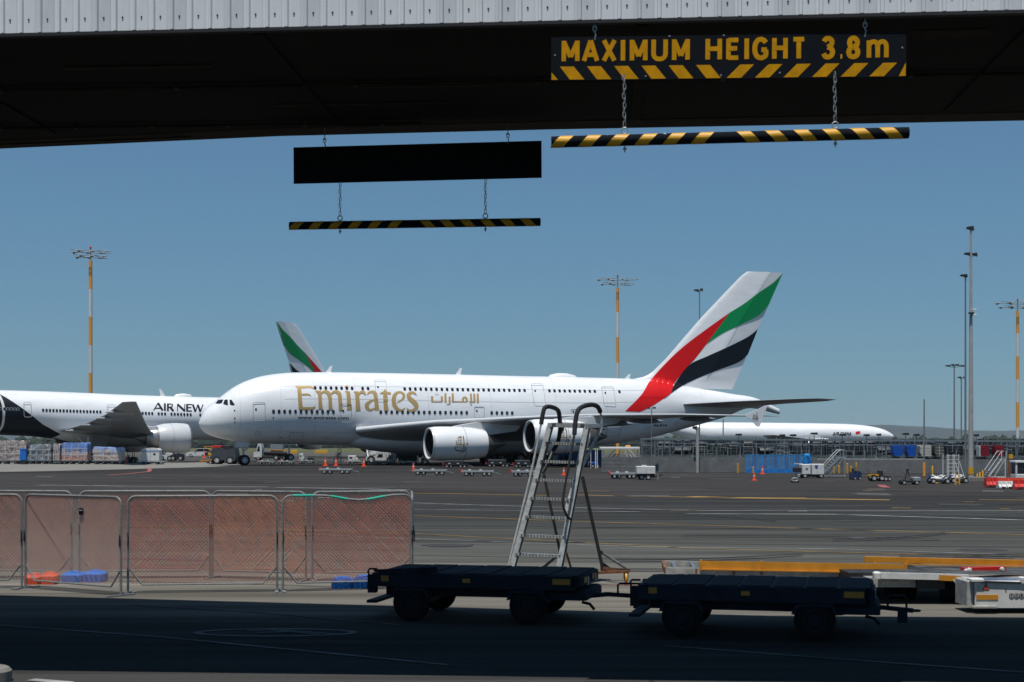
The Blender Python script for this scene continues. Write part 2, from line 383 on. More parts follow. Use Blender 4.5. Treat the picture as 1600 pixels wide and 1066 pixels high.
for pts, wd in (([(0, 905), (420, 914), (600, 921)], .05), ([(650, 900), (1000, 909), (1040, 911)], .05), ([(640, 868), (1100, 876), (1600, 888)], .06), ([(0, 850), (640, 861)], .05), ([(640, 845), (1100, 850), (1620, 856)], .08), ([(660, 822), (1600, 829)], .10), ([(0, 790), (640, 795), (1600, 803)], .16), ([(1100, 764), (1600, 771)], .3), ([(0, 752), (700, 757)], .35)):
    gline('joint_line', pts, wd, M_tar, .012)
for k in range(15):   # oil and repair patches
    y_ = rr.choice([rr.uniform(742, 790), rr.uniform(790, 900)]); c_ = G(rr.uniform(0, 1600), y_); mb = MB(); n_ = 14; ax = rr.uniform(.25, .9)*c_.y/45; ay = ax*rr.uniform(.4, 1.2)*1.6
    mb.add([(c_.x+math.cos(2*PI*i/n_)*ax*rr.uniform(.7, 1.2), c_.y+math.sin(2*PI*i/n_)*ay*rr.uniform(.7, 1.2), .004+.0004*k) for i in range(n_)], [tuple(range(n_))]); tag(mb.build('stain', M_stain if k % 3 else M_patch, fix=False), kind='structure')
M_rub = mat('tyre_mark_rubber', (.040, .040, .039), .95, var=.8, scale=1.2, stretch=(.4, 2, 1))
for k in range(13):
    y0_ = rr.uniform(775, 900); x0_ = rr.uniform(560, 1500); L_ = rr.uniform(150, 500); dy_ = rr.uniform(-14, 14)
    for off in (0, 1.8*(y0_-697)/100): gline('tyre_mark', [(x0_+L_*t, y0_+off+dy_*t*t) for t in (0, .2, .4, .6, .8, 1)], .12, M_rub, .010)
# painted oval with strokes
C0 = Vector((-2.78, 17.32, 0)); mb = MB()
strip(mb, [(math.cos(a)*.92, math.sin(a)*.34, .10) for a in [i*2*PI/20 for i in range(21)]], lambda x, y, l: (C0.x+x, C0.y+y, .008), across=1, n=2)
strip(mb, [(-.35, .1, .1), (-.1, .2, .08), (.1, .05, .1), (-.2, -.03, .08)], lambda x, y, l: (C0.x+x, C0.y+y, .012), across=1)
strip(mb, [(.05, .2, .05), (.75, -.2, .05)], lambda x, y, l: (C0.x+x, C0.y+y, .012), across=1)
strip(mb, [(-.1, .22, .05), (.55, -.25, .05)], lambda x, y, l: (C0.x+x, C0.y+y, .016), across=1)
tag(mb.build('painted_oval', M_lb, fix=False), kind='structure')
# kerb end at the bottom left, in the sun just before the shade
kb = thing('kerb_end', 'pale rounded concrete kerb end in the bottom left corner of the ground', 'kerb', (-4.95, 13.85, 0))
mb = MB(); mb.loft([[(math.cos(a)*.42*k-.15, math.sin(a)*.3*k-.1, z) for a in [i*2*PI/20 for i in range(20)]] for k, z in ((1, 0), (1, .1), (.93, .13))]); mb.build('kerb_stone', M_conc, kb, smooth=True)
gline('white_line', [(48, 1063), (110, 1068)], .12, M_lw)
# far trees and hills
def ridge(name, x0, x1, Y, hfn, m, depth=200, n=160):
    mb = MB(); vs = []
    for i in range(n+1):
        x = lerp(x0, x1, i/n); h = hfn(x); vs += [(x, Y-depth, 0), (x, Y-depth*.45, h*.8), (x, Y, h), (x, Y+depth, 0)]
    mb.add(vs, [(4*i+k, 4*i+4+k, 4*i+5+k, 4*i+1+k) for i in range(n) for k in range(3)]); return mb.build(name, m, smooth=True)
def fbm(x, sc, seed=0):
    s = 0; a = 1
    for k in range(5): s += a*math.sin(x*sc*(2.1**k)+seed*3.7+k*1.9+math.sin(x*sc*(1.7**k)*.6+k)); a *= .5
    return s/2
def hill(x):
    c = math.exp(-((x-2100)/900)**2)*48+math.exp(-((x-500)/260)**2)*22; return max(4, 58+c+14*fbm(x, .004, 2))
HL = (ridge('hills', -5200, 5200, 8000, hill, mat('hill_forest', (.030, .045, .035), .95, var=.4, scale=.004), 900, 300)); tag(HL, kind='structure')
hz = MB(); hz.box(-9500, 9500, -70, 12500, -1, 190); hzm = bpy.data.materials.new('haze_air'); hzm.use_nodes = True; hn = hzm.node_tree; hn.nodes.clear(); ho = hn.nodes.new('ShaderNodeOutputMaterial'); hv = hn.nodes.new('ShaderNodeVolumePrincipled'); hv.inputs['Density'].default_value = 4e-5; hv.inputs['Color'].default_value = (.75, .85, 1, 1); hn.links.new(hv.outputs[0], ho.inputs['Volume'])
tag(hz.build('haze', hzm), kind='stuff')
# tree belts: many small clumps joined into one mass
def belt(name, x0, x1, Y, h, n, m, seed):
    rnd = random.Random(seed); mb = MB(); dx = (x1-x0)/n
    for i in range(n):
        x = x0+dx*(i+rnd.random()); hh = h*(.55+.6*rnd.random()); r = dx*1.3+h*.2; y = Y+rnd.uniform(-20, 20); vs = []
        k = 7
        for zz, rr in ((0, .8), (.35, 1.0), (.75, .8), (1, .25)):
            for j in range(k): a = 2*PI*j/k+rnd.random()*.5; q = r*rr*rnd.uniform(.75, 1.2); vs.append((x+math.cos(a)*q, y+math.sin(a)*q*.6, hh*zz*rnd.uniform(.9, 1.1)))
        fs = [(a*k+j, a*k+(j+1) % k, (a+1)*k+(j+1) % k, (a+1)*k+j) for a in range(3) for j in range(k)]+[tuple(range(3*k, 4*k))]
        mb.add(vs, fs)
    return tag(mb.build(name, m), kind='stuff')
M_tree = mat('far_foliage', (.022, .040, .022), .95, var=.5, scale=.3)
belt('far_trees', -620, 560, 1500, 11.5, 330, M_tree, 3)
belt('far_trees', -1300, 1500, 2600, 14, 320, M_tree, 5)
# ------------------------------------------------------------------ aircraft
class Frame:
    """local airframe: s metres aft of the nose, d metres towards the seen side, z up. Local mesh x=s, y=side*d"""
    def __init__(s, N, ang, side):
        s.N = Vector((N[0], N[1])); s.a = Vector((math.cos(ang), math.sin(ang))); s.ang = ang; s.side = side
        yl = Vector((-math.sin(ang), math.cos(ang))); s.n = yl*side
    def px(s, px, py, d=0.0):
        u = (px-800)/F; t = (d+s.N.dot(s.n))/(u*s.n.x+s.n.y); P = Vector((u*t, t)); return (P-s.N).dot(s.a), HC+(HOR-py)/F*t
    def L(s, S, d, z): return (S, s.side*d, z)
class Hull:
    def __init__(h, fr, top, bot, wid, exp=2.15, zc=.5, length=72.7):
        h.fr = fr; h.top = top; h.bot = bot; h.wid = wid; h.exp = exp; h.zc = zc; h.len = length
    def sec(h, s):
        t = interp(h.top, s); b = interp(h.bot, s); w = interp(h.wid, s); return t, b, w
    def side(h, s, z):
        t, b, w = h.sec(s); c = b+(t-b)*h.zc
        r = (z-c)/((t-c) if z > c else (c-b))
        if abs(r) >= 1: return 0.0
        return w*(1-abs(r)**h.exp)**(1/h.exp)
    def ring(h, s, n, k=1.0):
        t, b, w = h.sec(s); c = b+(t-b)*h.zc; out = []
        for j in range(n):
            a = 2*PI*j/n; ca, sa = math.cos(a), math.sin(a); e = 2/h.exp
            y = w*abs(ca)**e*(1 if ca >= 0 else -1); q = abs(sa)**e*(1 if sa >= 0 else -1)
            out.append((s, y*k, c+q*((t-c) if q > 0 else (c-b))*k))
        return out
    def mesh(h, n=56, s0=.0, step=.6, s1=None):
        S = []; s = 0.02
        while s < 4: S.append(s); s += .05+s*.12
        s1 = s1 or h.len
        while s < s1: S.append(s); s += step
        S.append(s1); mb = MB(); mb.loft([h.ring(x, n) for x in S]); return mb
    def proj(h, px, py, lift=0.02, surf=None):
        d = interp(h.wid, 20)*.9
        for _ in range(12):
            s, z = h.fr.px(px, py, d); dn = (surf or h.side)(s, z); d = .5*d+.5*dn
        s, z = h.fr.px(px, py, d); return h.fr.L(s, (surf or h.side)(s, z)+lift, z)
def orient(hull, s, z, lift=.015):
    """matrix that puts a flat piece on the hull side at (s, z), piece facing local +y, x aft, z up"""
    sd = hull.fr.side; e = .12
    def P(s, z): return Vector((s, sd*(hull.side(s, z)+lift), z))
    p = P(s, z); tx = (P(s+e, z)-P(s-e, z)).normalized(); tz = (P(s, z+e)-P(s, z-e)).normalized(); nn = tz.cross(tx).normalized()
    if nn.y*sd < 0: nn = -nn
    tz = (tz-nn*tz.dot(nn)).normalized(); tx = nn.cross(tz).normalized()
    M = Matrix.Identity(4)
    for i in range(3): M[i][0] = tx[i]; M[i][1] = nn[i]; M[i][2] = tz[i]; M[i][3] = p[i]
    return M
def disc(w, h, n=10, th=.01, e=2.4):
    mb = MB(); ring = []
    for j in range(n):
        a = 2*PI*j/n; c, s = math.cos(a), math.sin(a)
        ring.append((abs(c)**(2/e)*(1 if c > 0 else -1)*w/2, abs(s)**(2/e)*(1 if s > 0 else -1)*h/2))
    mb.prism(ring, -.03, th); return mb
def frame_ring(w, h, t=.03, r=.18):
    """rounded rectangular seam"""
    pts = []
    for cx, cz, a0 in ((w/2-r, h/2-r, 0), (-w/2+r, h/2-r, 90), (-w/2+r, -h/2+r, 180), (w/2-r, -h/2+r, 270)):
        for k in range(4): a = math.radians(a0+30*k); pts.append((cx+r*math.cos(a), cz+r*math.sin(a), math.cos(a), math.sin(a)))
    mb = MB(); n = len(pts); vs = [(x-c*t, .004, z-s_*t) for x, z, c, s_ in pts]+[(x, .012, z) for x, z, c, s_ in pts]+[(x, -.03, z) for x, z, c, s_ in pts]
    mb.add(vs, [(i, (i+1) % n, n+(i+1) % n, n+i) for i in range(n)]+[(n+i, n+(i+1) % n, 2*n+(i+1) % n, 2*n+i) for i in range(n)]); return mb
def wing_mesh(secs, fr, sgn, n=14):
    """secs: d, sLE, sTE, zLE, zTE, thickness"""
    rings = []
    for d, a, b, za, zb, th in secs:
        up = []; lo = []
        for k in range(n+1):
            x = .5*(1-math.cos(PI*k/n)); y = 5*(.2969*math.sqrt(x)-.126*x-.3516*x*x+.2843*x**3-.1036*x**4)*2*.5
            zc = lerp(za, zb, x); up.append((lerp(a, b, x), zc+th*y*.55)); lo.append((lerp(a, b, x), zc-th*y*.45))
        prof = up+lo[-2:0:-1]
        rings.append([fr.L(s, sgn*d, z) for s, z in prof])
    mb = MB(); mb.loft(rings); return mb
WHEELS = {}
def wheel_mesh(r, wd):
    k = (r, wd)
    if k not in WHEELS:
        t = MB(); t.lathe([(-wd/2, r*.55), (-wd/2, r*.86), (-wd*.38, r*.97), (-wd*.15, r), (wd*.15, r), (wd*.38, r*.97), (wd/2, r*.86), (wd/2, r*.55)], axis='y', n=24)
        h = MB(); h.lathe([(-wd*.52, r*.12), (-wd*.56, r*.3), (-wd*.47, r*.36), (-wd*.52, r*.52), (-wd*.53, r*.56), (wd*.53, r*.56), (wd*.52, r*.52), (wd*.47, r*.36), (wd*.56, r*.3), (wd*.52, r*.12)], axis='y', n=20)
        WHEELS[k] = (t.mesh('tyre', M_tyre, 'sm'), h.mesh('rim', M_rim, 'sm'))
    return WHEELS[k]
def wheel(parent, r, wd, loc, rz=0, name='wheel', sub=True, rim=None):
    t, h = wheel_mesh(r, wd)
    if rim:
        if (r, wd, 'd') not in WHEELS: h2 = h.copy(); h2.materials.clear(); h2.materials.append(rim); WHEELS[(r, wd, 'd')] = h2
        h = WHEELS[(r, wd, 'd')]
    o = inst(name, t, parent, loc=loc); o.rotation_euler = (0, 0, rz)
    if sub: inst('rim', h, o)
    else: inst('rim', h, parent, loc=loc).rotation_euler = (0, 0, rz)
    return o
def engine(root, fr, s, d, zc, R, Lc, kind='four', emblem=None, sgn=1, pyl=None):
    """nacelle with open intake, fan, spinner, exhaust; s intake lip"""
    mb = MB(); c = fr.L(s, sgn*d, zc)
    prof = [(.10, R*.80), (.02, R*.855), (0, R*.88), (.03, R*.91), (.18, R*.945), (.6, R*.985), (1.4, R), (Lc*.5, R), (Lc*.75, R*.95), (Lc*.93, R*.86), (Lc, R*.80), (Lc, R*.775), (Lc*.9, R*.78)]
    mb.lathe(prof, c, 'x', 40, cap=False)
    e = mb.build('engine', M_white if kind == 'four' else M_lgrey, root, smooth='sm', fix=False)
    lp = MB(); lp.lathe([(.16, R*.79), (.05, R*.83), (-.015, R*.87), (-.03, R*.89), (-.005, R*.92), (.10, R*.94), (.2, R*.952)], c, 'x', 40, cap=False); lp.build('intake_lip', M_steel if kind != 'four' else M_lgrey, e, smooth='sm')
    it = MB(); it.lathe([(.12, R*.795), (.6, R*.80), (1.3, R*.82), (1.35, .3)], c, 'x', 32, cap=False); it.build('intake', M_dark, e, smooth='sm')
    sp = MB(); sp.lathe([(.75, .03), (.9, R*.12), (1.15, R*.24), (1.3, R*.3)], c, 'x', 20); sp.build('spinner', M_dark, e, smooth='sm')
    fb = MB()
    for k in range(22):
        a = 2*PI*k/22; ca, sa = math.cos(a), math.sin(a); cb, sb = math.cos(a+.2), math.sin(a+.2)
        fb.add([(c[0]+1.28, c[1]+ca*R*.28, c[2]+sa*R*.28), (c[0]+1.28, c[1]+ca*R*.79, c[2]+sa*R*.79), (c[0]+1.12, c[1]+cb*R*.79, c[2]+sb*R*.79), (c[0]+1.12, c[1]+cb*R*.28, c[2]+sb*R*.28)], [(0, 1, 2, 3)])
    fb.build('fan', M_steel, e)
    ex = MB(); ex.lathe([(Lc*.85, R*.62), (Lc*1.0, R*.60), (Lc*1.14, R*.47), (Lc*1.2, R*.42), (Lc*1.2, R*.38), (Lc*1.1, R*.36)], c, 'x', 28, cap=False)
    if kind != 'four': ex = MB(); ex.lathe([(Lc*.9, R*.72), (Lc*1.05, R*.70), (Lc*1.25, R*.60), (Lc*1.36, R*.52), (Lc*1.36, R*.46)], c, 'x', 28, cap=False)
    ex.build('exhaust_nozzle', M_hot if kind == 'four' else M_steel, e, smooth='sm')
    kq = 1 if kind == 'four' else 1.15
    pg = MB(); pg.lathe([(Lc*1.1, R*.34), (Lc*1.2*kq, R*.36*kq), (Lc*1.42*kq, R*.06)], c, 'x', 20)
    pg.build('exhaust_plug', M_hot, e, smooth='sm')
    # pylon
    y = c[1]; zt = pyl[2] if pyl else zc+R+.9; sE = pyl[1] if pyl else s+Lc+2.2; sb_ = pyl[0] if pyl else s+1.4
    p = MB(); w_ = .28
    rings = []
    for (sx, zl, zu, ww) in ((sb_, zc+R*.93, zc+R*.99, .05), (sb_+1.2, zc+R*.9, lerp(zc+R, zt, .45), w_), (s+Lc*.8, zc+R*.75, lerp(zc+R, zt, .85), w_), (s+Lc*1.05, zc+R*.5, zt, w_), (sE-.6, zc+R*.75, zt+.05, w_*.8), (sE, zt-.35, zt+.05, .06)):
        rings.append([(sx, y-ww, zl), (sx, y+ww, zl), (sx, y+ww, zu), (sx, y, zu+.05), (sx, y-ww, zu)])
    p.loft(rings); p.build('pylon', M_lgrey, e, smooth='sm')
    sm = MB(); n = 20; vs = []
    for k in range(n+1): a = 2*PI*k/n; vs += [(c[0]+Lc*.58, c[1]+R*1.004*math.cos(a), c[2]+R*1.004*math.sin(a)), (c[0]+Lc*.59, c[1]+R*1.004*math.cos(a), c[2]+R*1.004*math.sin(a))]
    sm.add(vs, [(2*i, 2*i+1, 2*i+3, 2*i+2) for i in range(n)]); sm.build('cowl_seam', M_line, e)
    if emblem:
        def fn(x, y_, l):
            ss = s+x; zz = zc+y_; rr = R+.035+l*.003; q = max(0.01, rr*rr-y_*y_); return fr.L(ss, sgn*d+sgn*math.sqrt(q), zz)
        g = MB(); k_ = MB()
        for i, st in enumerate(emblem[0]): strip(g, st, fn, n=4, lift=i)
        for i, st in enumerate(emblem[1]): strip(k_, st, fn, n=4, lift=i+5)
        g.build('emblem', M_gold, e); k_.build('emblem', M_dgold, e)
    if kind == 'four':
        cv = Matrix.Translation(c); e.matrix_local = cv @ Matrix.Rotation(math.radians(-5*sgn*fr.side), 4, 'Z') @ cv.inverted()
    return e
def bogie(root, fr, s, d, rows, r, wd, ztop, half, name='main_gear', leg=.2):
    g = thing(name, None, None); g.parent = root
    st = MB(); st.tube([fr.L(s, d, r*1.1), fr.L(s-.1, d, ztop)], leg, 10); st.tube([fr.L(s-.1, d, ztop*.55), fr.L(s+1.3, d, ztop)], leg*.5, 8)
    L_ = (rows-1)*r*1.25
    st.bar(fr.L(s-L_-.1, d, r*1.02), fr.L(s+L_+.1, d, r*1.02), leg*1.6, leg*1.5)
    for k in range(rows): x = s-L_+2*L_*k/max(1, rows-1) if rows > 1 else s; st.tube([fr.L(x, d-half-.2, r), fr.L(x, d+half+.2, r)], .09, 8)
    st.build('strut', M_lgrey, g, smooth='sm')
    for k in range(rows):
        x = s-L_+2*L_*k/max(1, rows-1) if rows > 1 else s
        for q in (-half, half): wheel(g, r, wd, fr.L(x, d+q, r))
    return g
# ---- the double-deck airliner
TH = math.radians(18.0)
FA = Frame((-34.9, 164.0), TH, -1)
def prof_px(fr, pts): return [fr.px(x, y, 0) for x, y in pts]
topA = [(0.0, 4.75)]+[p for p in prof_px(FA, [(312, 648), (318.3, 643), (326.8, 634), (336.6, 626.5), (343.9, 620.6), (354.9, 612), (368.3, 603), (385.4, 595), (409.8, 587.7), (434, 584), (458.5, 582.2), (540, 582), (600, 583), (700, 585), (800, 587.5), (900, 589.5), (1010, 593), (1072, 604), (1110, 610), (1146, 616), (1172, 620)]) if p[0] > .15]+[(72.2, 6.9)]
botA = [(0.0, 4.6)]+[p for p in prof_px(FA, [(312, 668), (316, 672.5), (324, 678.5), (339, 684), (355, 687.7), (385, 692), (422, 693.8), (458.5, 694.5), (500, 695.5), (560, 696.8), (800, 700), (900, 699), (960, 693.5), (1016, 684), (1072.6, 669), (1129, 653), (1172, 638)]) if p[0] > .15]+[(72.2, 6.2)]
topA.sort(); botA.sort()
widA = [(0, .15), (.3, .95), (.8, 1.5), (1.6, 2.05), (3, 2.65), (5, 3.15), (8, 3.48), (11, 3.57), (46, 3.57), (52, 3.3), (58, 2.7), (64, 1.85), (69, 1.0), (72.2, .3)]
HA = Hull(FA, topA, botA, widA, 2.12, .46, 72.2)
def qz(o, x, y): return o[0]+x/o[2], o[1]+y/o[2]
Z4 = (300, 480, 3.8075); Z4b = (300, 570, 8.2); Z6 = (960, 400, 3.553); Z5 = (620, 560, 4.0); ZE = (455, 590, 7.619); ZR = (660, 600, 14.545); ZN = (655, 650, 13.33)
finLE = [FA.px(*p) for p in [(985, 592.5), (1003, 590), (1016, 584.5), (1040, 561), (1095, 497), (1157, 432), (1163, 427.5), (1168, 426.4)]]
finTE = [FA.px(*p) for p in [(1139, 622), (1144.4, 608), (1169.7, 549), (1183.8, 514), (1202, 474.6), (1222.5, 425.2)]]
ztipA = FA.px(1200, 425.5)[1]
def le(z): return lin(sorted([(b, a) for a, b in finLE]), z)
def te(z): return lin(sorted([(b, a) for a, b in finTE]), z)
z0A = 9.3
def fin_side(s, z):
    a, b = le(z), te(z); 
    if s < a or s > b or z > ztipA+.3: return 0
    x = (s-a)/(b-a); T = lerp(.62, .22, max(0, min(1, (z-10)/(ztipA-10))))
    if x < .62: return T*(max(0, x)/.62)**.42*(1-.08*(x/.62)) if x < .3 else T*lerp((.3/.62)**.42*.96, .92, (x-.3)/.32) if x < .62 else T
    return T*.92*(1-(x-.62)/.38)+.015
def surfA(s, z):
    a, b = HA.side(s, z), fin_side(s, z); k = .5; h = max(0, k-abs(a-b))/k
    return max(a, b)+h*h*k*.25+(.06 if a > 0 and z > 8 else 0)*min(1, a)
def fin_build(root, fr, m):
    def grid(x0, x1, nx, name, mm):
        zs = [z0A+(ztipA-z0A)*k/44 for k in range(45)]; mb = MB(); n = nx+1
        for sg in (1, -1):
            vs = []
            for z in zs:
                a, b = le(z), te(z)
                for k in range(n):
                    x = lerp(x0, x1, k/nx); s = lerp(a, b, x); vs.append(fr.L(s, sg*fin_side(s, z) if 0 < x < 1 else (.0 if x == 0 else sg*.015), z))
            mb.add(vs, [(i*n+k, i*n+k+1, (i+1)*n+k+1, (i+1)*n+k) for i in range(44) for k in range(nx)])
        q = len(zs)*n; top = 44*n
        mb.f += [(top+k, top+k+1, q+top+k+1, q+top+k) for k in range(nx)]
        mb.f += [(k, q+k, q+k+1, k+1) for k in range(nx)]
        mb.f += [(i*n+nx, (i+1)*n+nx, q+(i+1)*n+nx, q+i*n+nx) for i in range(44)]
        return mb.build(name, mm, root, smooth='sm')
    f = grid(0, .66, 16, 'fin', m); r = grid(.66, 1, 8, 'rudder', m)
    sm = MB()
    for sg in (1, -1):
        vs = []
        for k in range(31):
            z = lerp(10.6, ztipA-.05, k/30); a, b = le(z), te(z)
            for x in (.657, .663): s = lerp(a, b, x); vs.append(fr.L(s, sg*(fin_side(s, z)+.012), z))
        sm.add(vs, [(2*i, 2*i+1, 2*i+3, 2*i+2) for i in range(30)])
    sm.build('hinge_seam', M_line, root)
    return f
RED = ([(640, 315), (520, 400), (400, 490), (300, 580), (200, 690), (150, 770), (60, 862)], [(640, 315), (580, 395), (510, 490), (440, 580), (410, 610), (330, 710), (318, 757), (215, 830), (140, 866)])
GRN = ([(935, 95), (880, 150), (800, 205), (720, 265), (640, 315)], [(857, 270), (800, 330), (700, 382), (600, 430), (510, 490)])
BLK = ([(797, 405), (740, 450), (620, 510), (520, 555), (410, 610), (325, 725)], [(742, 545), (690, 590), (560, 640), (450, 685), (370, 725), (315, 760)])
def stripes(root, hull, surf, sides=(1,)):
    for sg in sides:
        for nm, m, (A, B), lf in (('red_stripe', M_red, RED, .02), ('green_stripe', M_green, GRN, .024), ('black_stripe', M_black, BLK, .028)):
            mb = MB()
            def fn(x, y, l):
                px, py = qz(Z6, x, y); p = hull.proj(px, py, lf, surf)
                return (p[0], p[1]*sg, p[2])
            between(mb, A, B, fn, 70, 22); mb.build(nm, m, root, smooth='all')
WSEC = [(0, 16.5, 41.5, 3.6, 2.6, 4.3), (3.2, 17.2, 41.3, 3.8, 2.8, 4.0), (7, 20.6, 41.8, 4.25, 3.55, 3.1), (11, 24.4, 42.0, 4.7, 4.2, 2.1), (14.9, 28.8, 42.4, 4.95, 4.6, 1.45), (20, 33.2, 44.3, 5.2, 4.95, 1.05), (25.7, 37.7, 46.4, 5.35, 5.15, .8), (33, 43.1, 49.2, 5.3, 5.2, .5), (39, 47.5, 51.4, 5.12, 5.06, .26)]
EMB_G = [[(690, 450, 14), (720, 430, 16), (760, 450, 16), (770, 490, 14)], [(740, 400, 12), (762, 420, 14), (785, 435, 14)], [(682, 500, 12), (720, 478, 12), (765, 510, 12)], [(678, 540, 18), (725, 546, 18), (775, 536, 18)], [(655, 578, 20), (740, 592, 24), (845, 588, 22)]]
EMB_D = [[(815, 405, 20), (822, 500, 18), (818, 640, 16)], [(652, 500, 12), (656, 530, 14), (665, 560, 12)], [(640, 615, 12), (648, 690, 22), (730, 712, 24), (800, 700, 18), (818, 640, 12)], [(760, 738, 10), (800, 736, 20), (840, 715, 24), (862, 660, 18), (848, 615, 10)], [(672, 632, 22), (688, 632, 22)], [(714, 632, 22), (730, 632, 22)], [(757, 632, 22), (773, 632, 22)], [(870, 575, 14), (885, 590, 14), (905, 560, 14), (880, 550, 12)]]
def emb(lst):   # zoom px -> metres relative to intake lip / nacelle axis
    return [[((x-185)/13.33/14.35, (565-y)/13.33/14.35, wd/13.33/14.2) for x, y, wd in st] for st in lst]
EMBLEM = (emb(EMB_G), emb(EMB_D))
def airliner_double(name, label, group, full=True):
    root = thing(name, label, 'airliner', (FA.N.x, FA.N.y, 0), FA.ang, group)
    HA.mesh(64).build('fuselage', M_white, root, smooth='all')
    if full:   # skin joints round the hull and along it
        for s_ in (4.2, 8.6, 12.4, 17.0, 25.5, 33.0, 41.0, 47.5, 53.5, 60.5):
            mb = MB(); mb.loft([HA.ring(s_, 64, 1.0022), HA.ring(s_+.05, 64, 1.0022)], cap=False); mb.build('skin_joint', M_skin, root)
        for zf, s0_, s1_ in ((.30, 8, 18), (.17, 9, 46), (.62, 9, 52), (.80, 8, 54)):
            mb = MB(); vs = []
            for k in range(61):
                s_ = lerp(s0_, s1_, k/60); t_, b_, w_ = HA.sec(s_)
                for dz in (0, .045): z_ = b_+(t_-b_)*zf+dz; vs.append(FA.L(s_, HA.side(s_, z_)+.012, z_))
            mb.add(vs, [(2*i, 2*i+1, 2*i+3, 2*i+2) for i in range(60)]); mb.build('skin_joint', M_skin, root)
        for s_, z_, w_, h_ in ((10.5, 3.3, 1.6, 1.1), (13.8, 3.1, .7, .5), (18.5, 3.4, .5, .5), (48.5, 3.9, 1.8, 1.3), (53, 4.4, .6, .5), (57, 5.0, .5, .4), (6.2, 3.6, .6, .5)):
            inst('hatch', frame_ring(w_, h_, .035, .1).mesh('hatch', M_line), root, M=orient(HA, s_, z_))
    # belly fairing
    mb = MB(); rings = []
    for k in range(33):
        t = k/32; s = lerp(15.6, 47, t); q = max(0.02, math.sin(PI*t))**.42
        rings.append([(s, 4.35*q*math.cos(a), 3.05+(2.05*q)*math.sin(a)) for a in [2*PI*j/32 for j in range(32)]])
    mb.loft(rings); mb.build('belly_fairing', M_white, root, smooth='sm')
    for sg in (1, -1):
        wg = wing_mesh(WSEC, FA, sg).build('wing', M_grey, root, smooth='sm')
        # leading edge, paler than the wing
        le_ = MB(); le_.tube([FA.L(a+.12*(1-d/40), sg*d, za+.05*th) for d, a, b, za, zb, th in WSEC[1:]], .34, 10, r2=.05); le_.build('leading_edge', M_lgrey, wg, smooth='sm')
        fl = MB(); fl.bar(FA.L(WSEC[1][2]-.0, sg*4.5, 3.75), FA.L(42.9, sg*14.5, 4.52), 2.2, .12); fl.build('flap', M_grey, wg)
        for d in (8.5, 13, 18.5, 23, 30):
            a = lin([(r[0], r[1]) for r in WSEC], d); b = lin([(r[0], r[2]) for r in WSEC], d); zz = lin([(r[0], r[4]) for r in WSEC], d); k = 1.0 if d < 15 else .65
            c = MB(); c.lathe([(b-5*k, .04), (b-4.2*k, .25*k), (b-2.5*k, .42*k), (b-.8*k, .4*k), (b+.6*k, .2*k), (b+1.3*k, .03)], (0, FA.L(0, sg*d, 0)[1], zz-.35*k), 'x', 12); c.build('flap_track_fairing', M_grey, wg, smooth='sm')
        # wing-tip fence
        fp = [(1162.6, 649), (1180, 641.5), (1196, 634), (1199, 634), (1193, 649), (1186.6, 666.5), (1183.2, 666.5), (1174, 656.5), (1165.5, 650.8)]
        fp = [FA.px(x, y, 39.4) for x, y in fp]; f_ = MB(); n = len(fp)
        f_.add([FA.L(a, sg*39.33, b) for a, b in fp]+[FA.L(a, sg*39.43, b) for a, b in fp], [tuple(range(n)), tuple(reversed(range(n, 2*n)))]+[(i, (i+1) % n, (i+1) % n+n, i+n) for i in range(n)])
        fe = f_.build('wingtip_fence', M_white, root)
        if full and sg == 1:
            def fnf(x, y, l):
                s, z = FA.px(1176+x/4.4, 647+y/4.4, 39.43); return FA.L(s, 39.47+l*.002, z)
            e2 = MB(); 
            for i, st in enumerate(EMB_D[:5]+EMB_G[3:]): strip(e2, [((x-640)/6.2, (y-500)/6.2, wd/5) for x, y, wd in st], fnf, n=3, lift=i)
            e2.build('emblem', M_dgold, fe)
        engine(root, FA, 22.5, 14.9, 2.45, 1.83, 6.35, emblem=EMBLEM if full and sg == 1 else None, sgn=sg, pyl=(25.2, 33.2, 4.75))
        engine(root, FA, 30.2, 25.7, 3.18, 1.75, 6.15, emblem=EMBLEM if full and sg == 1 else None, sgn=sg, pyl=(32.9, 40.5, 5.2))
        # tailplane
        ts = [(.3, 56.2, 66.5, 7.15, 7.0, .95), (2.2, 57.3, 66.9, 7.25, 7.05, .9), (8, 62.0, 68.8, 7.5, 7.3, .55), (14.0, 67.0, 70.9, 7.68, 7.45, .28), (15.2, 69.0, 71.6, 7.72, 7.62, .12)]
        wing_mesh(ts, FA, sg).build('tailplane', M_grey, root, smooth='sm')
        bogie(root, FA, 36.3, sg*6.3, 2, .70, .5, 3.4, .68)
        bogie(root, FA, 39.3, sg*2.75, 3, .70, .5, 2.6, .78)
    fin_build(root, FA, M_white)
    stripes(root, HA, surfA, (1, -1) if not full else (1,))
    # nose gear
    ng = thing('nose_gear', None, None); ng.parent = root
    st = MB(); st.tube([FA.L(5.0, 0, .6), FA.L(4.7, 0, 3.4)], .16, 10); st.tube([FA.L(4.85, 0, 1.5), FA.L(6.6, 0, 3.0)], .08, 8); st.tube([FA.L(5.0, -.7, .6), FA.L(5.0, .7, .6)], .09, 8); st.build('strut', M_lgrey, ng, smooth='sm')
    for q in (-.55, .55): wheel(ng, .61, .42, FA.L(5.0, q, .61))
    [ (lambda g_: (g_.box(4.0, 5.4, y_-.03, y_+.03, 2.05, 2.7), g_.build('gear_door', M_lgrey, ng)))(MB()) for y_ in (-.87, .87)]
    # antennas and dome
    for px, py, hh in ((512, 582, .75), (715, 585, .75), (979, 591, .5)):
        an = MB(); s, z = FA.px(px, py); an.prism([(s-.3, z-.1), (s+.35, z-.1), (s+.55, z+hh), (s+.3, z+hh)], -.03, .03); an.build('antenna', M_white, root)
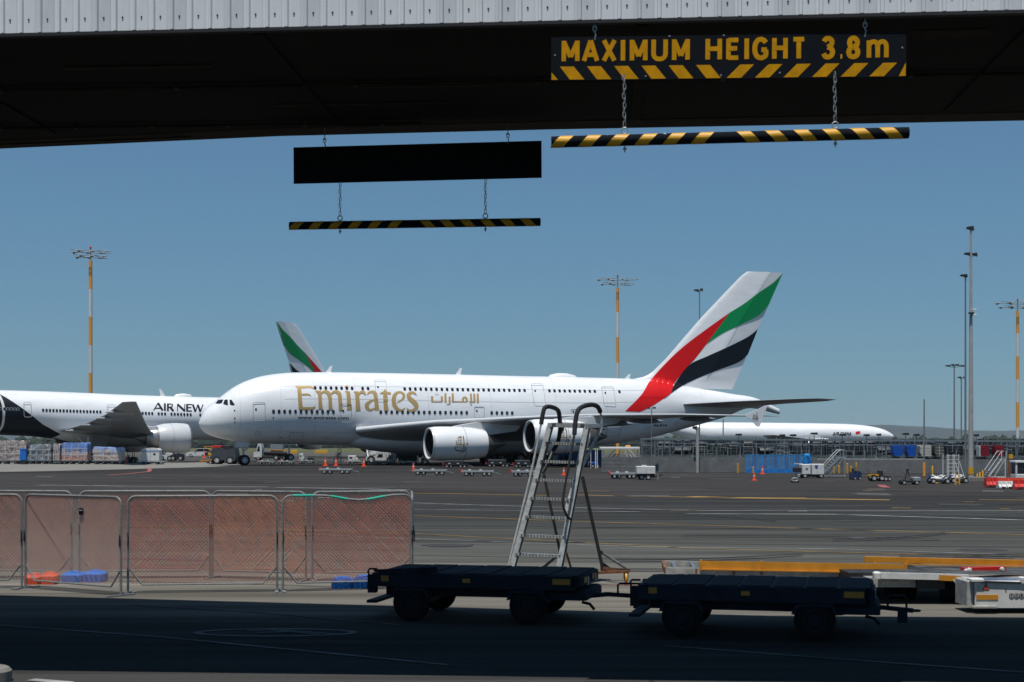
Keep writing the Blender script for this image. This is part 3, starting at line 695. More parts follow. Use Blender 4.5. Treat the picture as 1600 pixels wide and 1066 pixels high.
    dm = MB(); s, z = FA.px(878, 589); s2, _ = FA.px(545, 582)
    dm.lathe([(s-1.75, .05), (s-1.5, .32), (s-.6, .52), (s+.6, .52), (s+1.6, .3), (s+1.95, .05)], (0, 0, z-.08), 'x', 16); dm.build('satellite_dome', M_white, root, smooth='sm')
    if not full: return root
    # cabin windows
    wm = disc(.33, .45).mesh('window', M_win)
    rows = []
    def row(px0, px1, n, py0, z=None):
        s0 = HA.fr.px(px0, py0, 3.5)[0]; s1 = HA.fr.px(px1, py0, 3.5)[0]
        for k in range(n): rows.append((lerp(s0, s1, k/max(1, n-1)), z))
    zl = FA.px(427.4, 643, 3.5)[1]; zu = FA.px(494, 606, 3.2)[1]
    row(427.4, 520.6, 12, 643, zl); row(594.7, 729, 17, 647, zl); row(768, 800, 5, 648, zl)
    row(493.7, 551.5, 8, 606, zu); row(568, 576.5, 2, 607, zu); row(634, 822, 24, 610, zu); row(861, 932, 10, 614, zu); row(971, 971.1, 1, 616, zu)
    for s, z in rows: inst('window', wm, root, M=orient(HA, s, z))
    # doors
    for i, (x0, y0, x1, y1) in enumerate([(395, 628.5, 414.5, 657.5), (532, 631, 549.5, 660.5), (586.5, 594, 604.5, 623), (832, 600, 850.5, 629), (941.5, 604, 960.5, 630.5), (741, 635.5, 757, 653), (892, 639.5, 907, 650)]):
        xc, yc = (x0+x1)/2, (y0+y1)/2; p = HA.proj(xc, yc, 0); pa = HA.proj(x0, yc, 0); pb = HA.proj(x1, yc, 0); pc = HA.proj(xc, y0, 0); pd = HA.proj(xc, y1, 0)
        wd = abs(pb[0]-pa[0]); ht = math.dist(pc, pd); dr = inst('door', frame_ring(wd, ht, .045).mesh('door', M_line), root, M=orient(HA, p[0], p[2]))
        inst('door_window', disc(.2, .26).mesh('door_window', M_win), dr, M=Matrix.Translation((wd*.25, .005, ht*.12)))
    # cockpit windows
    for A, B in (([(333, 452), (365, 447), (402, 446)], [(297, 497), (340, 500), (380, 493)]), ([(416, 449), (436, 446), (456, 446)], [(398, 500), (430, 514), (461, 518)]), ([(480, 447), (494, 448), (508, 452)], [(484, 508), (515, 519), (548, 514)])):
        mb = MB(); between(mb, [qz(Z4b, *p) for p in A], [qz(Z4b, *p) for p in B], lambda x, y, l: HA.proj(x, y, .035), 8, 6); mb.build('cockpit_window', M_win, root, smooth='all')
    # lettering
    def fe(x, y, l): return HA.proj(*qz(ZE, x, y), .02+.004*l)
    E = [[(95, 105, 50), (100, 200, 48), (108, 300, 48), (115, 375, 55)], [(50, 108, 10), (120, 114, 28), (200, 112, 26), (250, 120, 22), (270, 140, 5)], [(125, 203, 22), (190, 200, 22), (215, 205, 16), (238, 224, 4)], [(90, 366, 26), (180, 368, 30), (255, 364, 28), (287, 340, 5)]]
    m_ = [[(328, 158, 46), (340, 200, 44), (345, 300, 44), (350, 376, 52)], [(288, 156, 8), (312, 168, 30), (332, 185, 40)], [(350, 195, 16), (385, 168, 26), (420, 170, 40), (448, 198, 46), (462, 250, 44), (465, 330, 44), (470, 382, 52)], [(470, 198, 16), (510, 168, 28), (550, 174, 42), (575, 205, 46), (583, 300, 44), (590, 387, 50)]]
    i_ = [[(640, 163, 10), (675, 178, 36)], [(676, 166, 46), (685, 250, 46), (690, 388, 54)], [(636, 118, 5), (660, 103, 20), (684, 118, 5)]]
    r_ = [[(745, 168, 10), (775, 182, 34)], [(780, 166, 48), (790, 280, 48), (797, 390, 56)], [(803, 205, 14), (830, 174, 28), (860, 174, 36), (884, 205, 14)]]
    a_ = [[(905, 208, 10), (930, 178, 26), (970, 172, 34), (1000, 198, 48), (1012, 290, 46), (1022, 392, 54)], [(1000, 262, 16), (940, 285, 30), (902, 322, 46), (905, 362, 42), (940, 388, 26), (996, 366, 16)]]
    t_ = [[(1112, 140, 10), (1118, 185, 46), (1122, 300, 48), (1132, 394, 56)], [(1056, 192, 6), (1095, 180, 26), (1185, 188, 22)]]
    e_ = [[(1258, 302, 10), (1325, 258, 24), (1342, 215, 32), (1318, 182, 28), (1275, 176, 28), (1235, 208, 42), (1220, 270, 50), (1232, 335, 50), (1268, 378, 40), (1312, 392, 28), (1360, 362, 6)]]
    s_ = [[(1492, 214, 6), (1470, 188, 24), (1432, 178, 30), (1396, 205, 42), (1410, 248, 48), (1452, 285, 54), (1486, 325, 52), (1484, 365, 40), (1440, 393, 28), (1400, 390, 24), (1374, 362, 6)]]
    for k, ch in enumerate((E, m_, i_, r_, a_, t_, e_, s_)):
        mb = MB()
        for j, st in enumerate(ch): strip(mb, st, fe, 3, 7, lift=j+5*(k % 2))
        mb.build('lettering', M_gold, root)
    def fr_(x, y, l): return HA.proj(*qz(ZR, x, y), .02+.004*l)
    AR = [[(218, 280, 50), (222, 400, 50)], [(200, 408, 22), (460, 408, 22)], [(440, 280, 46), (442, 400, 46)], [(290, 240, 26), (312, 240, 26)], [(340, 240, 26), (362, 240, 26)], [(520, 212, 46), (525, 418, 46)], [(615, 288, 42), (618, 440, 42)], [(542, 460, 14), (600, 456, 22), (632, 436, 30)], [(685, 212, 46), (690, 410, 46)], [(680, 410, 22), (1015, 410, 22)],
          [(920, 400, 44), (925, 330, 46), (962, 304, 36), (1003, 335, 48), (1008, 400, 46)], [(1100, 220, 44), (1110, 392, 44)], [(1175, 220, 46), (1182, 398, 46)], [(1058, 412, 20), (1200, 410, 24)], [(1255, 220, 46), (1258, 428, 46)], [(1085, 462, 16), (1108, 462, 24), (1125, 474, 16)]]
    mb = MB()
    for j, st in enumerate(AR): strip(mb, st, fr_, 2, 4, lift=j % 9)
    mb.build('lettering', M_gold, root)
    # web address under the name, written straight along the hull
    vs, fs = text_mesh('www.emirates.com'); w_ = max(v[0] for v in vs); hh = 9.2
    mb = MB(); mb.add([HA.proj(465.5+v[0]/w_*79.5, 654.6+v[0]/w_*.9-v[1]*7.2, .02) for v in vs], fs); mb.build('lettering', M_black, root)
    vs, fs = text_mesh('A6-EVA'); w_ = max(v[0] for v in vs)
    mb = MB(); mb.add([HA.proj(1021+v[0]/w_*22, 666.5-v[1]*5, .02) for v in vs], fs); mb.build('lettering', M_black, root)
    # small probes, seams on the nose
    for px, py in ((366.5, 641.5), (366.8, 653.5), (366.8, 660), (427, 653), (439, 684)):
        p = HA.proj(px, py, 0); inst('probe', disc(.16, .16).mesh('probe', M_dark), root, M=orient(HA, p[0], p[2]))
    mb = MB(); s0 = 14.6
    return root
air1 = airliner_double('double_deck_airliner', 'large white double-deck airliner with gold name and red, green and black tail stripes', 'double-deck airliners with striped tails')
air2 = airliner_double('double_deck_airliner', 'second striped tail, seen only above the roof of the big white airliner near its nose', 'double-deck airliners with striped tails', full=False)
# turn the second one round: heading right and away; its fin shows over the first one's roof
a2 = math.radians(180+58)
tipL = Vector((te(ztipA-.4), 0, ztipA))
Yt = (ztipA-HC)*F/(697-502.0); tgt = Vector(((433-800)/F*Yt, Yt, 0))
air2.rotation_euler = (0, 0, a2); air2.location = tgt-Matrix.Rotation(a2, 3, 'Z') @ Vector((tipL.x, 0, 0))
# ---- the twin-jet on the left
FB = Frame((-27.0, 215.2), math.radians(180)+math.atan2(.527, .85), 1)
topB = [(0, 4.6), (1, 5.6), (2.5, 6.6), (4.5, 7.7), (7, 8.5), (10, 9.0)]+sorted(FB.px(*p) for p in [(0, 609.7), (67.5, 611.5), (140.6, 614.4), (225, 618), (315, 620.5)])+[(60, 9.35), (68, 8.9), (73.9, 7.6)]
botB = [(0, 4.4), (1, 3.9), (3, 3.3), (6, 2.9), (10, 2.8)]+sorted(FB.px(*p) for p in [(0, 679.5), (45, 681.5), (95, 686), (295, 687.5), (330, 688)])+[(60, 4.6), (68, 6.0), (73.9, 7.1)]
widB = [(0, .1), (.6, 1.0), (2, 1.9), (4, 2.5), (7, 2.95), (10, 3.1), (50, 3.1), (58, 2.6), (66, 1.5), (73.9, .2)]
HB = Hull(FB, topB, botB, widB, 2.0, .5, 73.9)
Z8 = (0, 580, 4.4444)
def airliner_twin():
    root = thing('twin_jet_airliner', 'white twin-engine airliner with a black curved rear end, cut off by the left edge', 'airliner', (FB.N.x, FB.N.y, 0), FB.ang)
    HB.mesh(48).build('fuselage', M_white, root, smooth='all')
    mb = MB(); rings = []
    for k in range(27):
        t = k/26; s = lerp(20, 41, t); q = max(0.02, math.sin(PI*t))**.45
        rings.append([(s, 3.35*q*math.cos(a), 4.1+(2.05*q)*math.sin(a)) for a in [2*PI*j/28 for j in range(28)]])
    mb.loft(rings); mb.build('belly_fairing', M_lgrey, root, smooth='sm')
    D = [3.0, 12, 20, 32]; LEp = [(262, 684), (236, 675), (228, 662), (213, 628)]; TEp = [(95, 674), (136, 662), (166, 647.5), (191, 628.5)]
    secs = []
    for d, l, t, th in zip(D, LEp, TEp, (1.9, 1.1, .7, .2)):
        a = FB.px(*l, d); b = FB.px(*t, d); secs.append((d, a[0], b[0], a[1], b[1], th))
    secs.insert(0, (0, secs[0][1]-1, secs[0][2], secs[0][3], secs[0][4], 2))
    for sg in (1, -1):
        wg = wing_mesh(secs, FB, sg).build('wing', M_grey, root, smooth='sm')
        for d in (7, 13, 19, 25):
            b = lin([(r[0], r[2]) for r in secs], d); zz = lin([(r[0], r[4]) for r in secs], d)
            c = MB(); c.lathe([(b-3.6, .04), (b-2.4, .3), (b-.8, .32), (b+.9, .04)], (0, FB.L(0, sg*d, 0)[1], zz-.35), 'x', 10); c.build('flap_track_fairing', M_grey, wg, smooth='sm')
        se = FB.px(293.5, 683, 9.7)[0]
        engine(root, FB, se, 9.7, 3.25, 1.95, 4.3, kind='two', sgn=sg, pyl=(se+1.5, se+8, 4.7))
        bogie(root, FB, 36.5, sg*5.5, 3, .68, .5, 3.4, .7)
        wing_mesh([(.3, 63, 71, 7.6, 7.5, .8), (10.5, 70.5, 74, 8.6, 8.5, .2)], FB, sg).build('tailplane', M_grey, root, smooth='sm')
    gd = MB(); p = FB.px(148, 674, 5.0); q_ = FB.px(178, 674, 5.0); gd.prism([(q_[0]+.3, 3.9), (p[0], 3.9), (p[0]+.6, 1.3), (q_[0]+.9, 1.5)], 4.3, 4.4); gd.build('gear_door', M_grey, root)
    gd = MB(); p = FB.px(85, 680, 1.0); gd.prism([(p[0], 3.3), (p[0]-2.6, 3.3), (p[0]-2.2, 2.2), (p[0]-.4, 2.5)], .9, 1.0); gd.build('gear_door', M_dark, root)
    f = MB(); f.loft([[(s, y, z) for s, y in ((a, 0), (lerp(a, b, .3), t), (b, 0), (lerp(a, b, .3), -t))] for a, b, z, t in ((59, 70, 9.0, .45), (69, 75, 18.5, .15))]); f.build('fin', M_black, root, smooth='sm')
    ng = thing('nose_gear', None, None); ng.parent = root
    st = MB(); st.tube([(6, 0, .5), (6, 0, 3.2)], .13, 8); st.build('strut', M_lgrey, ng)
    for q in (-.45, .45): wheel(ng, .54, .38, (6, q, .54))
    # black rear with curved edge
    edge = sorted([HB.fr.px(*qz(Z8, x, y), 3.0 if i > 1 else 1.2) for i, (x, y) in enumerate([(-60, 120), (0, 168), (60, 190), (150, 255), (300, 370), (420, 430), (475, 457)])])
    edge = [(s, z) for s, z in edge]
    mb = MB(); S = [lerp(edge[0][0], 73.5, (k/150)) for k in range(151)]; rows = []
    for s in S:
        t, b, w_ = HB.sec(s); c = (t+b)/2; zz = min(lin(edge, s), t+1) if s < edge[-1][0] else t+1
        q = max(-1, min(1, (zz-c)/(t-c))); pe = math.asin(q); r = []
        for sgk in range(17):
            an = lerp(-PI/2, pe, sgk/16); r.append((s, (w_+.02)*math.cos(an), c+((t-c)+.02)*math.sin(an)))
        rows.append(r)
    mb.loft(rows, cap=False, closed=False); o = mb.build('dark_tail_paint', M_black, root, smooth='all')
    mb2 = MB(); mb2.v = [(x, -y, z) for x, y, z in mb.v]; mb2.f = mb.f; mb2.build('dark_tail_paint', M_black, root, smooth='all')
    fn = lambda x, y, l: HB.proj(*qz(Z8, x, y), .05)
    mb = MB(); strip(mb, [(-30, 130, 14), (5, 190, 16), (24, 250, 18), (26, 310, 18), (15, 380, 16), (-15, 430, 10)], fn, 2, 6); strip(mb, [(-20, 260, 8), (20, 268, 8)], lambda x, y, l: HB.proj(*qz(Z8, x, y), .055), 1, 3); mb.build('curl_mark', M_wp, root)
    # windows
    wm = disc(.30, .42).mesh('window', M_win)
    zz = FB.px(67, 641, 3.1)[1]; zz2 = FB.px(298, 648, 3.1)[1]; s67 = FB.px(67, 641, 3.1)[0]; s298 = FB.px(298, 648, 3.1)[0]
    rw = MB(); rimm = disc(.36, .46).mesh('window_rim', M_wp)
    for a, b, n in ((-20, 28, 10), (67.5, 157, 18), (223, 238, 4), (248, 258, 3), (268, 298, 7), (313, 314, 1)):
        s0 = FB.px(a, 645, 3.1)[0]; s1 = FB.px(b, 645, 3.1)[0]
        for k in range(n):
            s = lerp(s0, s1, k/max(1, n-1)); z = lerp(zz, zz2, (s-s67)/(s298-s67)); 
            if b < 30: inst('window_rim', rimm, root, M=orient(HB, s, z, .03)); inst('window', wm, root, M=orient(HB, s, z, .045))
            else: inst('window', wm, root, M=orient(HB, s, z))
    for x0, y0, x1, y1, m in ((37, 628.5, 49, 652, M_line), (168, 632.5, 181, 656, M_line)):
        xc, yc = (x0+x1)/2, (y0+y1)/2; p = HB.proj(xc, yc, 0); wd = abs(HB.proj(x1, yc, 0)[0]-HB.proj(x0, yc, 0)[0]); ht = math.dist(HB.proj(xc, y0, 0), HB.proj(xc, y1, 0))
        inst('door', frame_ring(wd, ht, .05).mesh('door', m), root, M=orient(HB, p[0], p[2], .04))
    # lettering
    for ch, x0, x1, yb, yt in (('A', 1066, 1128, 272, 221), ('I', 1137, 1151, 274, 223), ('R', 1165, 1203, 276, 225), ('N', 1232, 1282, 277, 228), ('E', 1298, 1332, 279, 228), ('W', 1338, 1408, 282, 231)):
        adv, sts = SL[ch]; mb = MB()
        xs = [p[0] for st in sts for p in st]; a0, a1 = min(xs), max(xs)
        if a1-a0 < .01: a0 -= .2; a1 += .2
        for k, st in enumerate(sts):
            thin = (ch == 'A' and k != 1) or (ch == 'N' and k != 1) or (ch == 'W' and k in (1, 3)) or (ch == 'E' and k) or (ch == 'R' and k == 1)
            P = [(x0+(p[0]-a0)/(a1-a0)*(x1-x0), yb+(yt-yb)*p[1], 6 if thin else 13) for p in st]
            strip(mb, P, lambda x, y, l: HB.proj(*qz(Z8, x, y), .05+.004*l), 2, 6, curve=len(P) > 2, lift=k)
        mb.build('lettering', M_black, root)
    an = MB(); s, z = FB.px(254.5, 619); an.prism([(s-.4, z-.1), (s+.3, z-.1), (s+.55, z+1.0), (s+.3, z+1.0)], -.03, .03)
    an.build('antenna', M_white, root)
    s, z = FB.px(286, 619.5); dm = MB(); dm.lathe([(s-1.3, .05), (s-1, .3), (s, .42), (s+.9, .3), (s+1.3, .05)], (0, 0, z), 'x', 14); dm.build('satellite_dome', M_white, root, smooth='sm')
    return root
airliner_twin()
# ---- the far airliner behind the yard
FCF = Frame((104.9, 404), math.radians(180), 1)
topC = sorted(FCF.px(*p) for p in [(1110, 660), (1250, 661.2), (1320, 662.5), (1345, 664.3), (1365, 667), (1380, 671), (1391, 676.5), (1396.5, 681)])
botC = sorted(FCF.px(*p) for p in [(1110, 695), (1300, 696), (1340, 695.5), (1370, 693), (1390, 688), (1396.5, 683)])
topC += [(60, 8.6), (66, 7.6)]; botC += [(55, 3.5), (66, 7.2)]
HCf = Hull(FCF, topC, botC, [(0, .2), (1, 1.2), (3, 2.1), (6, 2.7), (10, 3.0), (48, 3.0), (58, 2.0), (66, .2)], 2, .5, 66)
root = thing('far_airliner', 'far white airliner with black name and red dash behind the equipment yard', 'airliner', (FCF.N.x, FCF.N.y, 0), FCF.ang)
HCf.mesh(36).build('fuselage', M_white, root, smooth='all')
for sg in (1, -1):
    wing_mesh([(0, 19, 33, 3.6, 3.3, 1.8), (28, 38, 41, 5.0, 4.9, .2)], FCF, sg).build('wing', M_grey, root, smooth='sm')
    wing_mesh([(.3, 58, 64, 7.2, 7.1, .6), (9, 64, 66.5, 7.8, 7.7, .15)], FCF, sg).build('tailplane', M_grey, root, smooth='sm')
    engine(root, FCF, 20, 9.5, 2.6, 1.7, 4.6, kind='two', sgn=sg); bogie(root, FCF, 32, sg*4, 2, .6, .4, 3, .6)
f = MB(); f.loft([[(s, y, z) for s, y in ((a, 0), (lerp(a, b, .3), t), (b, 0), (lerp(a, b, .3), -t))] for a, b, z, t in ((55, 63.5, 8.2, .4), (60.5, 65, 14.5, .15))]); f.build('fin', M_white, root, smooth='sm')
ng = MB(); ng.tube([(6, 0, .1), (6, 0, 3.2)], .2, 8); ng.build('nose_gear', M_dark, root)
mb = MB(); k_ = 0
def fc(x, y, l): return HCf.proj(x, y, .05+.006*l)
xx = 1301
for ch, wd in (('A', 4.4), ('I', 1.8), ('R', 4.2), (' ', 1.6), ('C', 4.2), ('H', 4.2), ('I', 1.8), ('N', 4.2), ('A', 4.0)):
    adv, sts = SL[ch]
    for k, st in enumerate(sts): strip(mb, [(xx+p[0]*wd/max(.5, adv)*.85+p[1]*1.0, 680.5-p[1]*5.2, .95) for p in st], fc, 1, 2, curve=len(st) > 2, lift=k)
    xx += wd*.96
mb.build('lettering', M_black, root)
mb = MB(); strip(mb, [(1337, 676.6, 4), (1344, 675.6, 4)], fc, 1, 2); mb.build('red_mark', M_red, root)
# ------------------------------------------------------------------ building the camera looks under
M_fasc = mat('profiled_metal_cladding', (.80, .795, .79), .45, 0, var=.22, scale=1.6, stretch=(1, 1, .35), bump=.05)
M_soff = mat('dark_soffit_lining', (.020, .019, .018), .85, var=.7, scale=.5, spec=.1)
M_seam = mat('soffit_seam_batten', (.05, .044, .036), .7, var=.7, scale=3, spec=.15)
M_flash = mat('brown_edge_flashing', (.040, .032, .025), .85, var=.8, scale=2, spec=.15)
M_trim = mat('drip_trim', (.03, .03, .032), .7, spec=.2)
ZS = 5.78
def edge_pt(px, py, z=ZS): 
    Y = (z-HC)*F/(HOR-py); return Vector(((px-800)/F*Y, Y, z))
nearL, nearR = edge_pt(0, 52), edge_pt(1600, 14.5)
far = [edge_pt(*p) for p in ((0, 232), (440, 212.3), (860, 202), (1600, 188))]
def ext(a, b, x):   # extend line a-b to given x
    t = (x-a.x)/(b.x-a.x); return a+(b-a)*t
BX = 38  # unseen width, stretched to shut more sky light out from below
nL, nR = ext(nearL, nearR, -BX), ext(nearL, nearR, BX); fL, fR = Vector((-BX, far[0].y+1.2, ZS)), Vector((BX, far[3].y-1.0, ZS))
fpts = [fL]+far+[fR]
bld = thing('overhead_building', 'low dark building deck spanning the roadway overhead, with ribbed pale metal cladding on its edge', 'building', (0, 14, 0))
OFF = Vector((0, 14, 0))
def loc(p): return Vector(p)-OFF
# soffit body (5.78 up) in two layers, then the unseen roof, its edge shaped to throw the shade
ROOF = 9.1
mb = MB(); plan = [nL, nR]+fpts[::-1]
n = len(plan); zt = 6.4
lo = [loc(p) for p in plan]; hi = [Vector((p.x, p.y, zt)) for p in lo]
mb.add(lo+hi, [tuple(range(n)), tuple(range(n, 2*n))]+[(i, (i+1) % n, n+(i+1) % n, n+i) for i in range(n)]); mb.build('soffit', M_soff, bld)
rfL, rfR = Vector((-16, 21.35, 0)), Vector((16, 13.3, 0))
tanE = math.tan(SUN_EL)/math.cos(SUN_AZ)
def shadow_edge(px, py, z): g = G(px, py); k = z/math.tan(SUN_EL); return Vector((g.x-math.sin(SUN_AZ)*k, g.y-math.cos(SUN_AZ)*k, z))
s1, s2 = shadow_edge(0, 930, ROOF), shadow_edge(1600, 973, ROOF)
r1, r2 = ext(s1, s2, -BX), ext(s1, s2, BX); r1.y = min(r1.y, fL.y+2.5); r2.y = max(r2.y, fR.y-.5)
up = [Vector((nL.x, nL.y+.02, zt)), Vector((nR.x, nR.y+.02, zt)), Vector((BX, min(fR.y, r2.y)-.1, zt)), Vector((-BX, fL.y-.1, zt))]
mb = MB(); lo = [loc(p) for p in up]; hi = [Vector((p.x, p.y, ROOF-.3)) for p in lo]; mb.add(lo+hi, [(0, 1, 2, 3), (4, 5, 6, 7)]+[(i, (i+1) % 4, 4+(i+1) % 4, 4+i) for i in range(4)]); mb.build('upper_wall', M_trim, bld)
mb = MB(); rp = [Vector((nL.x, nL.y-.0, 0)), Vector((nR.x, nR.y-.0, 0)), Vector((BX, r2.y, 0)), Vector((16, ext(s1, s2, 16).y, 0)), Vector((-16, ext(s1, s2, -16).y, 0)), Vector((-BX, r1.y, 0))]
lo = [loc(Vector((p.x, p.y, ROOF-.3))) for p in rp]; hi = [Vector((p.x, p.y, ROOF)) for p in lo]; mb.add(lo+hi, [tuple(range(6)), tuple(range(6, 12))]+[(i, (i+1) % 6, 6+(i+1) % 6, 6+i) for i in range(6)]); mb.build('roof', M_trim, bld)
for x in (-9.5, 9.5):   # unseen side blocks added to keep sky light off the shaded roadway
    mb = MB(); sgn_ = 1 if x > 0 else -1; xa, xb = sorted((x, sgn_*36)); mb.box(xa, xb, -1.2, 2.2 if x > 0 else 4.0, 0, ZS-.003); mb.build('sky_blocker_wall', M_trim, bld)
for x in (-9, 9):
    for y in (-1, 2.3): mb = MB(); mb.box(x-.2, x+.2, y-.2, y+.2, 0, ZS+.1); mb.build('column', M_trim, bld)
# battens/seams on the soffit, lying along it
def seam(a, b, w_=.035, z=ZS):
    mb = MB(); mb.bar(loc(Vector((a.x, a.y, z-.004))), loc(Vector((b.x, b.y, z-.004))), w_, .03); return mb.build('soffit_seam', M_seam, bld)
for (a, b, wd) in (((100, 105), (330, 101), .03), ((560, 134.5), (760, 131), .03), ((430, 163), (700, 158), .03), ((-20, 226), (300, 213.5), .05)):
    seam(edge_pt(*a), edge_pt(*b), wd)
for i in range(len(fpts)-1):
    a, b = fpts[i], fpts[i+1]; mb = MB(); mb.add([loc(Vector((a.x, a.y-.01, ZS-.006))), loc(Vector((b.x, b.y-.01, ZS-.006))), loc(Vector((b.x, b.y-.42, ZS-.006))), loc(Vector((a.x, a.y-.42, ZS-.006)))], [(0, 1, 2, 3)]); mb.build('edge_flashing', M_flash, bld)
for q, x0_, x1_ in ((.42, -6, 6.5), (.8, -7, -1)):
    a, b = lerp(nL, fL, q), lerp(nR, fR, q); pa, pb = ext(a, b, x0_), ext(a, b, x1_); mb = MB(); mb.tube([loc(pa)-Vector((0, 0, .03)), loc(pb)-Vector((0, 0, .03))], .016, 8); cd_ = mb.build('conduit', M_flash, bld, smooth='sm')
    for k in range(7): p = lerp(pa, pb, (k+.5)/7); mb = MB(); p = loc(p); mb.box(p.x-.02, p.x+.02, p.y-.035, p.y+.035, p.z-.05, p.z-.002); mb.build('clip', M_seam, cd_)
for x in (-5.5, -2.2, 1.1, 4.4):   # shallow ribs under the deck, running across the road
    a = Vector((x, ext(nearL, nearR, x).y+.15, 0)); b = Vector((x+.25, ext(far[1], far[2], x).y-.5, 0)); mb = MB(); mb.bar(loc(Vector((a.x, a.y, ZS-.012))), loc(Vector((b.x, b.y, ZS-.012))), .09, .02); mb.build('soffit_rib', M_soff, bld)
# brighter lap flashing at the right, behind the sign
mb = MB(); a, b = edge_pt(1425, 47), edge_pt(1545, 44); mb.add([loc(a)-Vector((0, 0, .006)), loc(b)-Vector((0, 0, .006)), loc(b)+Vector((.1, .22, -.006)), loc(a)+Vector((.12, .3, -.006))], [(0, 1, 2, 3)]); mb.build('soffit_patch', mat('worn_soffit_patch', (.03, .022, .013), .8, var=.8, scale=5, spec=.1), bld)
# ribbed cladding: one strip per rib, screws near the foot
dirn = (nearR-nearL).normalized(); nrm = Vector((dirn.y, -dirn.x, 0)).normalized(); rot = Matrix(((dirn.x, -nrm.x, 0), (dirn.y, -nrm.y, 0), (0, 0, 1))).to_4x4()
RW = 31.0/F*12.33; H = 1.25
mb = MB(); z0, z1 = 0.0, ROOF-.3-ZS
prof = [(0, 0), (RW*.12, 0), (RW*.17, -.022), (RW*.30, -.026), (RW*.36, -.004), (RW*.95, -.006), (RW*.985, -.001), (RW, 0), (RW, .02), (0, .02)]
mb.add([(x, y, z) for z in (z0, z1) for x, y in prof], [tuple(reversed(range(10))), tuple(range(10, 20))]+[(i, (i+1) % 10, 10+(i+1) % 10, 10+i) for i in range(10)])
strip_me = mb.mesh('cladding_strip', M_fasc); strip_me2 = mb.mesh('cladding_strip', mat('profiled_metal_cladding_dull', (.72, .72, .72), .45, 0, var=.3, scale=1.6, stretch=(1, 1, .35)))
sc = MB(); sc.lathe([(-.008, .003), (-.007, .006), (0, .008)], (0, 0, 0), 'y', 8); screw_me = sc.mesh('screw', M_dark)
kmin, kmax = -8, 60
for k in range(kmin, kmax):
    p = nearL+dirn*(k*RW)+nrm*.024; o = inst('cladding_strip', strip_me if k % 7 not in (2, 5) else strip_me2, bld, M=Matrix.Translation(loc(Vector((p.x, p.y, ZS-.012)))) @ rot)
    inst('screw', screw_me, o, M=Matrix.Translation((RW*.62, -.006, .115)))
mb = MB(); a, b = nL+nrm*.012-Vector((0, 0, .03)), nR+nrm*.012-Vector((0, 0, .03)); mb.bar(loc(a), loc(b), .07, .028); mb.build('drip_trim', M_trim, bld)
# ------------------------------------------------------------------ hanging signs and bars
def bar_with_chains(name, label, cat, A, B, chains, r, lit, hookz, group):
    """A,B: end points; chains: list of (x along, top z)"""
    L_ = (B-A).length; ang = math.atan2(B.y-A.y, B.x-A.x); root = thing(name, label, cat, A, ang, group); slope = (B.z-A.z)/L_
    root.rotation_euler = (0, -math.asin(slope), ang)
    p = MB(); p.lathe([(0, r*.9), (0.004, r), (L_-.004, r), (L_, r*.9)], axis='x', n=32); p.build('pipe', M_blk, root, smooth='sm')
    def band(x0, w_, dx):
        mb = MB(); nn = 28; vs = []
        for j in range(nn+1):
            an = 2*PI*j/nn; q = -dx*math.sin(an)*.5*1.0 if True else 0
            xx = x0+dx*.5*math.sin(an); vs += [(xx, -math.cos(an)*(r+.0015), math.sin(an)*(r+.0015)), (xx+w_, -math.cos(an)*(r+.0015), math.sin(an)*(r+.0015))]
        mb.add(vs, [(2*j, 2*j+1, 2*j+3, 2*j+2) for j in range(nn)]); mb.build('yellow_band', M_yel, root, smooth='sm')
    crnd = random.Random(int(L_*100))
    for k in range(9):
        cx_ = crnd.uniform(.1, L_-.1); ca_ = crnd.uniform(.1, .9); cw = crnd.uniform(.004, .009); mb = MB(); mb.lathe([(r+.001, cw), (r+.0028, cw*.6)], axis='z', n=6); c_ = mb.build('paint_chip', M_wp, root); c_.location = (cx_, 0, 0); c_.rotation_euler = (ca_, 0, 0)
    per = L_*.0792; w_ = L_*.038; d_ = L_*.031
    for k in range(6): band(L_*.012+per*k, w_, d_)
    for k in range(6): band(L_*.535+per*k, w_, -d_)
    for cx, zt in chains:
        ch = thing('chain', None, None); ch.parent = root; ch.location = (cx, 0, 0)
        z = r+.012; e = MB(); e.tube([(math.cos(a)*.026, 0, z+.02+math.sin(a)*.026) for a in [2*PI*i/12 for i in range(12)]], .006, 6, closed=True); e.tube([(0, 0, z), (0, 0, -r-.055)], .006, 6); e.lathe([(-r-.035, .014), (-r-.015, .014)], axis='z', n=6); e.build('eye_bolt', M_galv, ch, smooth='sm')
        z += .055; tot = zt-z; nl = max(3, int(round(tot/.040))); pit = tot/nl
        lk = MB(); hl = pit*.62
        lk.tube([(math.cos(a)*.0115, 0, math.sin(a)*.0115+(hl-.0115 if math.sin(a) > 0 else -(hl-.0115))) for a in [2*PI*(i+.5)/10 for i in range(10)]], .0038, 5, closed=True); lm = lk.mesh('link', M_galv, 'sm')
        for k in range(nl): inst('link', lm, ch, M=Matrix.Translation((.004*math.sin(k*1.7), 0, z+pit*(k+.5))) @ Matrix.Rotation(PI/2*(k % 2)+.35, 4, 'Z'))
    return root
